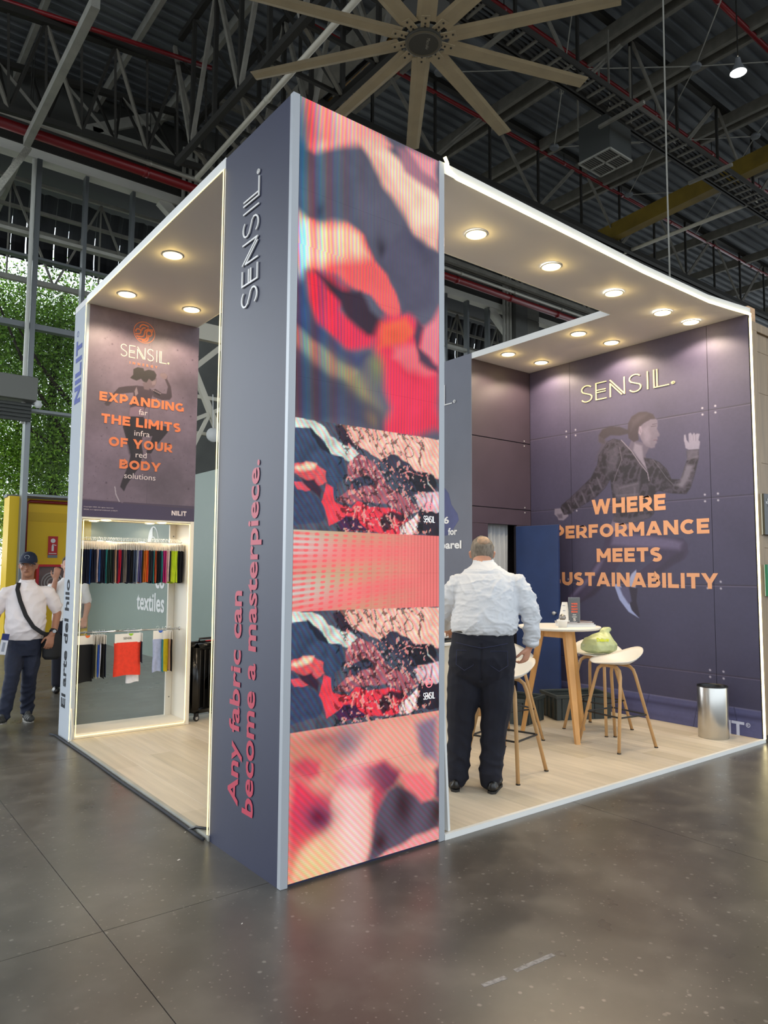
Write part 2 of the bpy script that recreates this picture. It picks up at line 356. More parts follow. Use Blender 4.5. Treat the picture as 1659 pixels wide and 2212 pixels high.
def led_piece(U, V, z0, z1, kind):
    """one still of the film running on the screen; U across 0..0.98 from x=.038, V height"""
    img = np.zeros(U.shape+(3,)); H = z1-z0; t = (V-z0)/H; s = U/0.98
    return img, s, t
def moire_v(img, U, V, k, amp=0.35, warp=0.0, tilt=0.0):
    ph = 2*np.pi*(U*k + tilt*V*k + warp*np.sin(U*3.0+V*1.7))
    r = 0.5+0.5*np.sin(ph); g = 0.5+0.5*np.sin(ph+2.1); b = 0.5+0.5*np.sin(ph+4.2)
    img *= (1-amp+amp*1.4*np.stack([r*1.25, g*0.9, b], -1))
SO = 0.06
def screen_close_top(U, V):
    U0, V0 = U, V; U = U+0.10*(vnoise(U0, V0, 3, 101, 3)-0.5); V = V+0.16*(vnoise(U0, V0, 3, 102, 3)-0.5)
    img = np.ones(U.shape+(3,))*np.array(lin((82, 82, 100)))
    n = vnoise(U, V, 6, 3)
    Z = lambda P, c, so=0.05, op=1.0: fill(img, U, V, P, c, so, op)
    Z([(0.024,3.988),(0.45,3.988),(0.661,3.924),(0.59,3.801),(0.543,3.87),(0.362,3.831),(0.151,3.742),(0.07,3.738),(0.028,3.793)], (238, 160, 150), 0.07)
    Z([(0.024,3.988),(0.21,3.984),(0.191,3.83),(0.121,3.739),(0.06,3.779)], (232, 130, 128), 0.07)
    blob(img, U, V, [(0.045,3.773)][0], (0.05, 0.28), (40, 70, 100), 0.8)
    Z([(0.406,3.866),(0.566,3.908),(0.809,3.76),(1.015,3.707),(1.016,3.412),(0.86,3.458),(0.711,3.569),(0.568,3.667),(0.498,3.767)], (226, 176, 158), 0.06)
    Z([(0.543,3.822),(0.662,3.709),(0.785,3.544),(0.989,3.556),(1.002,3.764),(0.784,3.83),(0.661,3.865)], (240, 200, 176), 0.07)
    Z([(0.709,3.923),(1.015,3.985),(1.015,3.728),(0.859,3.777),(0.734,3.813)], (150, 104, 120), 0.07)
    Z([(0.783,3.94),(1.015,3.975),(1.009,3.828),(0.885,3.866)], (226, 150, 156), 0.06, 0.8)
    Z([(0.023,3.368),(0.097,3.321),(0.24,3.347),(0.368,3.377),(0.479,3.373),(0.548,3.271),(0.642,3.211),(0.691,3.004),(0.667,2.933),(0.597,2.964),(0.505,3.035),(0.329,3.065),(0.172,3.104),(0.028,3.091)], (236, 92, 92), 0.05)
    Z([(0.023,3.368),(0.108,3.315),(0.346,3.37),(0.456,3.357),(0.502,3.277),(0.349,3.179),(0.151,3.125),(0.028,3.074)], (250, 190, 160), 0.09)
    Z([(0.025,3.264),(0.108,3.315),(0.101,3.146),(0.029,3.005)], (200, 222, 226), 0.08)
    Z([(0.072,3.06),(0.151,3.098),(0.351,3.034),(0.309,2.916),(0.44,2.836),(0.552,2.805),(0.508,2.722),(0.355,2.693),(0.187,2.782),(0.095,2.918)], (206, 40, 74), 0.06)
    Z([(0.131,3.093),(0.308,3.032),(0.438,3.047),(0.506,2.943),(0.586,2.887),(0.564,2.78),(0.485,2.782),(0.363,2.874),(0.298,2.958),(0.204,3.024)], (46, 24, 44), 0.05)
    Z([(0.029,3.022),(0.074,2.973),(0.166,2.795),(0.334,2.688),(0.508,2.677),(0.443,2.592),(0.293,2.592),(0.129,2.666),(0.034,2.749)], (56, 60, 96), 0.07)
    Z([(0.034,2.749),(0.148,2.67),(0.335,2.6),(0.421,2.57),(0.379,2.509),(0.231,2.546),(0.036,2.631)], (150, 130, 120), 0.06)
    Z([(0.597,2.945),(0.763,3.002),(0.85,2.925),(1.016,2.901),(1.016,2.292),(0.602,2.298),(0.671,2.464),(0.577,2.625),(0.53,2.745)], (226, 44, 78), 0.09)
    Z([(0.574,2.884),(0.739,2.968),(0.813,2.878),(0.74,2.787),(0.576,2.717)], (244, 92, 62), 0.07)
    Z([(0.669,2.754),(0.862,2.83),(0.913,2.782),(0.99,2.708),(0.789,2.643),(0.669,2.66)], (238, 110, 120), 0.07, 0.8)
    Z([(1.016,3.08),(0.887,2.933),(0.875,2.794),(1.016,2.762)], (216, 120, 132), 0.06)
    Z([(0.837,2.961),(0.887,2.933),(0.862,2.811),(1.016,2.762),(1.016,2.722),(0.863,2.733),(0.813,2.859)], (70, 46, 70), 0.05)
    Z([(0.028,2.578),(0.17,2.57),(0.357,2.532),(0.51,2.504),(0.601,2.408),(0.625,2.301),(0.297,2.286),(0.033,2.302)], (62, 62, 86), 0.07)
    blob(img, U, V, [(0.411,2.533)][0], (0.17, 0.05), (150, 140, 96), 0.8, -0.5)
    blob(img, U, V, [(0.554,2.612)][0], (0.05, 0.07), (120, 124, 80), 0.8)
    blob(img, U, V, [(0.534,2.353)][0], (0.05, 0.05), (120, 100, 80), 0.8)
    blob(img, U, V, [(0.617,3.338)][0], (0.05, 0.09), (34, 28, 44), 0.95, 0.4)
    blob(img, U, V, [(0.187,3.412)][0], (0.03, 0.05), (50, 40, 60), 0.8)
    Z([(0.736,3.499),(0.86,3.468),(0.989,3.374),(0.99,3.094),(0.812,2.994),(0.715,2.991),(0.666,3.189),(0.594,3.284)], (74, 72, 92), 0.07)
    blob(img, U, V, [(0.86,3.438)][0], (0.12, 0.05), (52, 50, 72), 0.7, -0.6)
    img *= (0.70+0.60*n)[..., None]
    U, V = U0, V0
    k = 30+14*np.clip(1-U/0.5, 0, 1)*0
    ph = 2*np.pi*(U*44 + 3.2*np.exp(-((U)/0.3)**2)*np.sin(V*2.2) - 0.9*V*np.clip(1.4-U*1.3, 0, 1)*(V < 3.2)*1.6)
    a = 0.36*np.clip(img.max(-1)*2.2, 0.25, 1)[..., None]
    img *= 1-a+a*2*np.stack([0.5+0.5*np.sin(ph), 0.5+0.5*np.sin(ph+2.1), 0.5+0.5*np.sin(ph+4.0)], -1)*np.array([1.1, 0.95, 1.0])
    # broad colour fringes on the left
    ph2 = 2*np.pi*(U*9+0.35*V); w = np.exp(-(U/0.30)**2)[..., None]*0.5
    img *= 1-w+w*2*np.stack([0.5+0.5*np.sin(ph2), 0.5+0.5*np.sin(ph2+2.4), 0.5+0.5*np.sin(ph2+2.9)], -1)
    return img*1.25
def pile(U, V, v0):
    """crumpled fabric pile; v measured as in the upper still (v0 = shift)"""
    V = V-v0; U0, V0 = U, V; U = U+0.035*(vnoise(U0, V0, 9, 105, 3)-0.5); V = V+0.05*(vnoise(U0, V0, 9, 106, 3)-0.5)
    img = np.ones(U.shape+(3,))*np.array(lin((70, 72, 88)))
    Z = lambda P, c, so=0.006, op=1.0: fill(img, U, V, P, c, so, op)
    n = vnoise(U, V, 26, 5); n2 = vnoise(U, V, 9, 8); rid = np.abs(vnoise(U+0.3*V, V, 22, 11, 3)-0.5)*2
    Z([(0.301,2.29),(1.026,2.293),(1.026,2.041),(0.83,2.092),(0.674,2.168),(0.585,2.123),(0.412,2.186)], (236, 176, 158))
    sl = n > 0.6; 
    Z([(0.029,2.29),(0.156,2.29),(0.208,2.269),(0.248,2.224),(0.343,2.184),(0.398,2.173),(0.434,2.131),(0.392,2.087),(0.337,2.093),(0.263,2.125),(0.216,2.192),(0.131,2.232),(0.03,2.23)], (196, 200, 190))
    Z([(0.281,2.287),(0.321,2.29),(0.412,2.192),(0.426,2.176),(0.329,2.188),(0.288,2.24)], (44, 30, 46))
    Z([(0.03,2.23),(0.131,2.232),(0.216,2.192),(0.263,2.125),(0.331,2.098),(0.352,2.032),(0.292,1.982),(0.306,1.911),(0.253,1.924),(0.218,2.032),(0.153,2.08),(0.034,2.058)], (50, 64, 92))
    Z([(0.131,2.243),(0.249,2.157),(0.263,2.119),(0.21,2.142),(0.144,2.2)], (24, 26, 44))
    Z([(0.034,2.058),(0.102,2.081),(0.159,2.076),(0.185,2.051),(0.231,2.022),(0.232,1.961),(0.187,1.941),(0.135,1.98),(0.041,2.005)], (216, 84, 90))
    Z([(0.04,2.037),(0.108,2.076),(0.166,2.071),(0.153,2.042),(0.071,2.024)], (240, 208, 176), 0.02)
    Z([(0.085,1.987),(0.161,1.983),(0.2,1.92),(0.194,1.887),(0.111,1.935)], (52, 26, 48), 0.01)
    Z([(0.035,1.994),(0.085,1.976),(0.124,1.914),(0.201,1.876),(0.228,1.806),(0.19,1.755),(0.04,1.727)], (52, 62, 92))
    Z([(0.035,1.962),(0.085,1.971),(0.136,1.921),(0.061,1.921)], (212, 74, 88))
    Z([(0.226,1.955),(0.266,1.947),(0.293,1.882),(0.361,1.875),(0.395,1.855),(0.375,1.814),(0.255,1.758),(0.228,1.823),(0.201,1.865)], (232, 60, 76))
    Z([(0.306,1.9),(0.36,1.943),(0.414,1.992),(0.359,2.033),(0.358,2.078),(0.441,2.126),(0.512,2.116),(0.556,2.085),(0.616,2.008),(0.691,1.955),(0.799,1.926),(0.862,1.87),(0.799,1.836),(0.676,1.859),(0.543,1.898),(0.402,1.878)], (150, 84, 96))
    Z([(0.401,1.991),(0.513,2.029),(0.542,1.991),(0.471,1.962),(0.415,1.935)], (56, 56, 78))
    Z([(0.348,1.773),(0.395,1.855),(0.43,1.879),(0.543,1.869),(0.753,1.84),(0.792,1.812),(0.715,1.778),(0.73,1.723),(0.363,1.724)], (226, 54, 72))
    Z([(0.308,1.772),(0.361,1.819),(0.445,1.801),(0.502,1.726),(0.336,1.725)], (64, 26, 66))
    Z([(0.588,1.808),(0.617,1.838),(0.792,1.836),(0.753,1.804),(0.677,1.812),(0.618,1.728),(0.603,1.733)], (60, 22, 40), 0.012)
    Z([(0.585,2.123),(0.674,2.168),(0.712,2.16),(0.838,2.099),(0.894,2.098),(0.984,2.063),(1.009,2.015),(0.992,1.976),(0.846,1.966),(0.799,1.938),(0.721,2.017),(0.675,2.061)], (52, 48, 66))
    Z([(0.744,2.079),(0.83,2.086),(0.894,2.092),(0.967,2.074),(1.009,2.027),(0.976,1.975),(0.854,1.973),(0.806,2.024)], (26, 22, 34), 0.01)
    line(img, U, V, [(0.744,2.064),(0.814,2.078),(0.894,2.074)], 0.006, (200, 130, 130))
    line(img, U, V, [(0.93,2.064),(0.943,2.022),(0.984,1.988),(0.992,1.976)], 0.006, (220, 190, 190))
    Z([(0.838,1.953),(1.026,1.979),(1.026,1.879),(0.927,1.849),(0.87,1.87)], (216, 180, 186))
    line(img, U, V, [(0.91,1.964),(0.927,1.91),(0.91,1.873)], 0.008, (120, 70, 96), 0.01)
    line(img, U, V, [(0.967,1.956),(0.959,1.888)], 0.010, (110, 70, 90), 0.01)
    Z([(0.73,1.779),(0.862,1.839),(0.863,1.785),(0.831,1.723),(0.73,1.72)], (240, 200, 196))
    Z([(0.87,1.846),(1.026,1.879),(1.026,1.724),(0.847,1.724)], (34, 24, 38))
    # creases
    m1 = (rid < 0.10)&(U > 0.3)&(U < 0.9)
    img *= np.where(m1, 0.25, 1.0)[..., None]
    f = vnoise(U*1.0, V, 60, 21, 2); img *= (0.55+0.9*n)[..., None]
    hi = (f > 0.66)&(U > 0.35)&(U < 0.95)&(V > 1.25); img = np.where(hi[..., None], img*0.4+np.array(lin((240, 170, 160)))*0.6, img)
    ph = 2*np.pi*(U*30+V*22); a = 0.28
    img *= 1-a+a*2*np.stack([0.5+0.5*np.sin(ph), 0.5+0.5*np.sin(ph+2.6), 0.5+0.5*np.sin(ph+3.4)], -1)
    return img*1.3
def screen_moire(U, V):
    n = vnoise(U, V, 5, 31)
    A = np.array(lin((236, 120, 116))); B = np.array(lin((176, 172, 128))); C = np.array(lin((206, 206, 202)))
    zc = 1.66; r = np.hypot(U*0.8, V-zc)
    w = np.clip(0.5+0.5*np.sin(2*np.pi*(V*3.0+U*1.3*np.sign(V-zc)*np.abs(V-zc)*3)), 0, 1)
    t = np.clip(U*1.15-0.05, 0, 1)
    img = B*(1-t[..., None])*w[..., None]+A*(1-(1-t)*w)[..., None]
    l = np.exp(-(U/0.22)**2)*(0.6+0.4*np.sin(2*np.pi*(V*4.4))); img = img*(1-l[..., None])+C*l[..., None]
    k = (V-zc); ph1 = 2*np.pi*(U*17); ph2 = 2*np.pi*(V*34+k*U*14)
    d = (0.5+0.5*np.cos(ph1-k*9))*(0.5+0.5*np.cos(ph2)); d = np.clip((d-0.35)*4, 0, 1)*np.clip((1.05-U)*1.2, 0.1, 1)*np.clip(0.35+U*5, 0, 1)
    img = img*(1-0.85*d[..., None])+np.array(lin((250, 92, 100)))*0.85*d[..., None]
    st = (0.5+0.5*np.cos(ph2))*np.exp(-((U-0.06)/0.10)**2); img = img*(1-0.8*st[..., None])+np.array(lin((240, 80, 84)))*0.8*st[..., None]
    vs = 0.5+0.5*np.cos(2*np.pi*U*42); q = np.clip((U-0.55)*2, 0, 1)*0.35; img *= (1-q*vs)[..., None]
    return img*(0.9+0.2*n)[..., None]*1.2
def screen_close_low(U, V):
    U0, V0 = U, V; U = U+0.10*(vnoise(U0, V0, 3, 103, 3)-0.5); V = V+0.12*(vnoise(U0, V0, 3, 104, 3)-0.5)
    img = np.ones(U.shape+(3,))*np.array(lin((222, 150, 132))); n = vnoise(U, V, 5, 41)
    Z = lambda P, c, so=0.07, op=1.0: fill(img, U, V, P, c, so, op)
    Z([(0.021,0.722),(0.206,0.724),(0.32,0.743),(0.49,0.722),(0.422,0.608),(0.356,0.496),(0.274,0.463),(0.209,0.559),(0.023,0.575)], (206, 130, 110), 0.08)
    Z([(0.422,0.608),(0.49,0.722),(1.023,0.718),(1.023,0.434),(0.882,0.412),(0.691,0.442),(0.599,0.534)], (226, 158, 140), 0.06)
    Z([(0.842,0.701),(1.023,0.71),(1.023,0.448),(0.902,0.511),(0.862,0.619)], (134, 112, 134), 0.08)
    blob(img, U, V, [(0.387,0.681)][0], (0.09, 0.09), (76, 66, 88), 0.95)
    blob(img, U, V, [(0.23,0.714)][0], (0.12, 0.03), (140, 80, 90), 0.6)
    Z([(0.023,0.588),(0.114,0.619),(0.208,0.586),(0.209,0.507),(0.131,0.487),(0.024,0.537)], (206, 74, 92), 0.07)
    Z([(0.024,0.524),(0.085,0.495),(0.179,0.434),(0.308,0.385),(0.326,0.302),(0.277,0.253),(0.152,0.182),(0.092,0.132),(0.072,-0.001),(0.02,0.013),(0.028,0.335)], (216, 58, 84), 0.08)
    Z([(0.315,0.476),(0.423,0.533),(0.599,0.52),(0.728,0.422),(0.637,0.325),(0.619,0.245),(0.549,0.163),(0.495,0.269),(0.374,0.373)], (206, 66, 88), 0.07)
    Z([(0.51,0.499),(0.617,0.503),(0.729,0.408),(0.692,0.344),(0.619,0.315),(0.546,0.417)], (124, 56, 84), 0.06)
    Z([(0.308,0.385),(0.357,0.423),(0.547,0.355),(0.548,0.218),(0.497,0.039),(0.472,0.005),(0.217,0.007),(0.064,0.008),(0.107,0.141),(0.238,0.202),(0.31,0.253)], (242, 176, 156), 0.06)
    blob(img, U, V, [(0.427,0.175)][0], (0.10, 0.5), (246, 200, 200), 0.7, 0.0)
    blob(img, U, V, [(0.185,0.073)][0], (0.16, 0.10), (244, 206, 148), 0.9, 0.4)
    blob(img, U, V, [(0.221,0.303)][0], (0.11, 0.07), (74, 62, 96), 0.95, -0.2)
    blob(img, U, V, [(0.213,0.308)][0], (0.06, 0.035), (120, 10, 50), 0.95, -0.3)
    Z([(0.637,0.325),(0.71,0.347),(0.824,0.299),(1.023,0.212),(1.023,0.043),(0.825,0.063),(0.639,0.041),(0.498,-0.001),(0.54,0.097),(0.566,0.215)], (92, 80, 98), 0.05)
    blob(img, U, V, [(0.758,0.24)][0], (0.07, 0.12), (52, 24, 34), 0.95, 0.2)
    blob(img, U, V, [(0.993,0.144)][0], (0.06, 0.09), (58, 34, 32), 0.95)
    blob(img, U, V, [(0.607,0.117)][0], (0.05, 0.06), (60, 26, 34), 0.95)
    Z([(0.729,0.408),(0.882,0.404),(0.982,0.322),(0.972,0.258),(0.883,0.245),(0.767,0.33)], (236, 116, 120), 0.05)
    Z([(0.982,0.41),(1.023,0.434),(1.023,0.212),(0.972,0.25)], (86, 66, 92), 0.05)
    Z([(0.639,0.041),(0.825,0.063),(1.023,0.043),(1.023,-0.001),(0.541,-0.001)], (230, 150, 150), 0.04)
    img *= (0.80+0.40*n)[..., None]
    U, V = U0, V0
    ph = 2*np.pi*(U*26+V*26); a = 0.20
    img *= 1-a+a*2*np.stack([0.5+0.5*np.sin(ph), 0.5+0.5*np.sin(ph+2.6), 0.5+0.5*np.sin(ph+1.8)], -1)*np.array([1.05, 0.97, 1.0])
    return img*1.2
M_led = mat_print('led_picture', 0.3, emit=0.92)
def stone(z): return z
_zs = [(0.034,2.292),(1.007,2.287),(0.037,1.723),(1.007,1.724),(0.032,1.311),(1.014,1.315),(0.027,0.722),(1.018,0.727)]
ZB = [ (_zs[0][1]+_zs[1][1])/2, (_zs[2][1]+_zs[3][1])/2, (_zs[4][1]+_zs[5][1])/2, (_zs[6][1]+_zs[7][1])/2 ]
def screen_func(U, V):
    # U in world x, V in world z
    out = np.zeros(U.shape+(3,)); a = V > ZB[0]; 
    full = [screen_close_top, lambda u, v: pile(u, v, 0), screen_moire, lambda u, v: pile(u, v, ZB[2]-ZB[0]), screen_close_low]
    lims = [(ZB[0], 9), (ZB[1], ZB[0]), (ZB[2], ZB[1]), (ZB[3], ZB[2]), (-1, ZB[3])]
    for fn, (lo, hi) in zip(full, lims):
        rows = (V[:, 0] > lo) & (V[:, 0] <= hi)
        if rows.any(): out[rows] = fn(U[rows], V[rows])
    fine = 0.94+0.06*np.cos(2*np.pi*V/0.010); out *= fine[..., None]
    return out
# LED modules: two wide, eight high, each its own cabinet
scr = empty('led_screen', parent=tower)
for iz in range(8):
    for ix in range(2):
        x0, x1 = 0.04+0.489*ix, 0.04+0.489*(ix+1); z0, z1 = 0.015+0.4975*iz, 0.015+0.4975*(iz+1)
        print_grid('led_cabinet', x0+0.0002, x1-0.0002, z0+0.0002, z1-0.0002, 0.005, ((0, -0.008, 0), (1, 0, 0), (0, 0, 1)), screen_func, M_led, scr)
for zz0 in (ZB[1], ZB[3]):
    wordmark('screen_logo', (0.90, -0.0085, zz0+0.075), (1, 0, 0), (0, 0, 1), 0.085, 0.034, mat('screen_white', (235, 235, 235), emit=0.9), scr, sw=0.2, t=0.0005, reg=False)
    mbk = MB(); ribbon(mbk, _arc(0, 0, 0.026, 0, 360, 16), 0.004, (0.943, -0.0085, zz0+0.165), (1, 0, 0), (0, 0, 1), 0.0005)
    ribbon(mbk, [(-0.016, -0.018), (-0.016, 0.018)], 0.003, (0.943, -0.0085, zz0+0.165), (1, 0, 0), (0, 0, 1), 0.0005)
    ribbon(mbk, [(0.016, -0.018), (0.016, 0.018)], 0.003, (0.943, -0.0085, zz0+0.165), (1, 0, 0), (0, 0, 1), 0.0005)
    ribbon(mbk, [(-0.024, 0.008), (0.024, 0.008)], 0.003, (0.943, -0.0085, zz0+0.165), (1, 0, 0), (0, 0, 1), 0.0005)
    ribbon(mbk, [(-0.024, -0.008), (0.024, -0.008)], 0.003, (0.943, -0.0085, zz0+0.165), (1, 0, 0), (0, 0, 1), 0.0005)
    mbk.build('screen_emblem', mat('screen_pink', (240, 120, 130), emit=0.9), scr)
# navy side: raised word mark and slogan, reading upward
wordmark('tower_wordmark', (0, 0.335, 2.975), (0, 0, 1), (0, 1, 0), 0.715, 0.178, M_wtext, tower, sw=0.11, t=0.006)
for ob in tower.children:
    if ob.name.startswith('tower_wordmark'): ob.location.x = -0.0065
text('slogan_upper_line', 'Any fabric can', (0, 0.400, 0.275), (0, 0, 1), (0, 1, 0), 1.13, 0.158, M_rtext, tower, bold=0.022)
text('slogan_lower_line', 'become a masterpiece.', (0, 0.232, 0.258), (0, 0, 1), (0, 1, 0), 1.845, 0.158, M_rtext, tower, bold=0.022)
for ob in tower.children:
    if ob.name.startswith('slogan'): 
        for v in ob.data.vertices: v.co.x = -0.007

# ---------------------------------------------------------------- canopy (three boards with fascia) + neon
can = empty('canopy'); tag(can, 'off-white flat canopy with round downlights on top of the stand', 'canopy')
MB().box(0.0, 1.06, 0.775, 4.02, 3.94, 4.0).build('left_board', M_canopy, can)
MB().box(-0.006, 0.0, 0.775, 3.63, 3.935, 4.003).build('fascia', M_white, can)
MB().box(1.06, 1.064, 0.775, 3.63, 3.935, 4.003).build('fascia', M_white, can)
SAG = [(1.06, 0.0), (1.3, -0.006), (2.2, -0.03), (3.2, -0.06), (4.2, -0.06), (4.6, -0.03), (4.975, 0.0)]
mb = MB()
for i in range(len(SAG)-1):
    (xa, sa), (xb, sb) = SAG[i], SAG[i+1]
    vs = [(xa, 0, 3.94+sa), (xb, 0, 3.94+sb), (xb, 0.81, 3.94), (xa, 0.81, 3.94), (xa, 0, 4+sa), (xb, 0, 4+sb), (xb, 0.81, 4), (xa, 0.81, 4)]
    mb.add(vs, [(3, 2, 1, 0), (4, 5, 6, 7), (0, 1, 5, 4), (2, 3, 7, 6)] + ([(3, 0, 4, 7)] if i == 0 else []) + ([(1, 2, 6, 5)] if i == len(SAG)-2 else []))
mb.build('front_board', M_canopy, can)
mb = MB()
for i in range(len(SAG)-1):
    (xa, sa), (xb, sb) = SAG[i], SAG[i+1]
    vs = [(xa, -0.006, 3.935+sa), (xb, -0.006, 3.935+sb), (xb, 0, 3.935+sb), (xa, 0, 3.935+sa), (xa, -0.006, 4.004+sa), (xb, -0.006, 4.004+sb), (xb, 0, 4.004+sb), (xa, 0, 4.004+sa)]
    mb.add(vs, [(3, 2, 1, 0), (4, 5, 6, 7), (0, 1, 5, 4), (2, 3, 7, 6)])
mb.build('fascia', M_white, can)
MB().box(3.95, 4.975, 0.81, 4.02, 3.94, 4.0).build('right_board', M_canopy, can)
MB().box(3.944, 3.95, 0.812, 2.65, 3.935, 4.003).build('fascia', M_white, can)
MB().box(1.06, 3.95, 0.81, 0.814, 3.935, 4.003).build('fascia', M_white, can)
def neon(name, pts, r, label, m=M_neon):
    return tag(MB().tube(pts, r, 6).build(name, m, None, True), label, 'neon strip')
neon('neon_strip', [(1.055, -0.02, 4.03), (1.075, -0.02, 4.0), (1.09, -0.018, 3.96), (1.16, -0.014, 3.935)]+[(x, -0.014, 3.938+s) for x, s in SAG[1:-1]]+[(4.955, -0.014, 3.938), (4.955, -0.012, 3.9), (4.955, -0.012, 0.035)], 0.011, 'glowing warm neon strip along the front canopy edge and down the right wall end')
neon('neon_strip', [(-0.012, 0.788, 0.035), (-0.012, 0.788, 3.93), (-0.012, 3.62, 3.93), (-0.012, 3.622, 0.035)], 0.0035, 'thin warm neon strip round the left opening beside the navy tower side', M_neon2)

def downlight(x, y, z, label, power=50, r=0.072, group='round canopy downlights', sub=True):
    t = empty('downlight', (x, y, z)); tag(t, label, 'downlight', group)
    MB().lathe([(r*0.98, 0), (r*1.12, -0.001), (r*1.14, -0.004), (r*1.0, -0.008), (r*0.96, -0.004)], n=28).build('rim', M_white, t, True)
    MB().lathe([(0.0005, -0.005), (r*0.97, -0.004)], n=28).build('lens', M_disc, t)
    l = bpy.data.lights.new('lamp', 'SPOT'); l.energy = power; l.spot_size = rad(148); l.spot_blend = 0.35; l.shadow_soft_size = r*0.8; l.color = (1.0, 0.80, 0.55)
    o = bpy.data.objects.new('lamp', l); COL.objects.link(o); o.parent = t; o.location = (0, 0, -0.02)
    l = bpy.data.lights.new('rim_glow', 'POINT'); l.energy = power*0.022; l.shadow_soft_size = 0.03; l.color = (1.0, 0.70, 0.22)
    o = bpy.data.objects.new('rim_glow', l); COL.objects.link(o); o.parent = t; o.location = (0, 0, -0.045)
    return t
for x, y, s in [(0.218, 2.16, 'nearest the screen tower'), (0.212, 3.19, 'above the left side of the runner poster'), (0.812, 3.19, 'above the right side of the runner poster')]:
    downlight(x, y, 3.94, 'round warm downlight in left canopy board, '+s)
for x, s in [(1.768, 'first'), (2.6, 'second'), (3.43, 'third'), (4.184, 'fourth'), (4.68, 'fifth and last')]:
    sg = np.interp(x, [a for a, b in SAG], [b for a, b in SAG])*0.55-0.008
    downlight(x, 0.42, 3.94+sg, 'round warm downlight in front canopy board, %s from the screen tower' % s)
for x, y, s in [(4.178, 1.35, 'inner edge, above the middle of the runner wall'), (4.685, 1.31, 'wall side, above the middle of the runner wall'), (4.15, 2.28, 'inner edge, by the closet wall'), (4.69, 2.26, 'wall side, in the far corner')]:
    downlight(x, y, 3.94, 'round warm downlight in right canopy board, '+s)

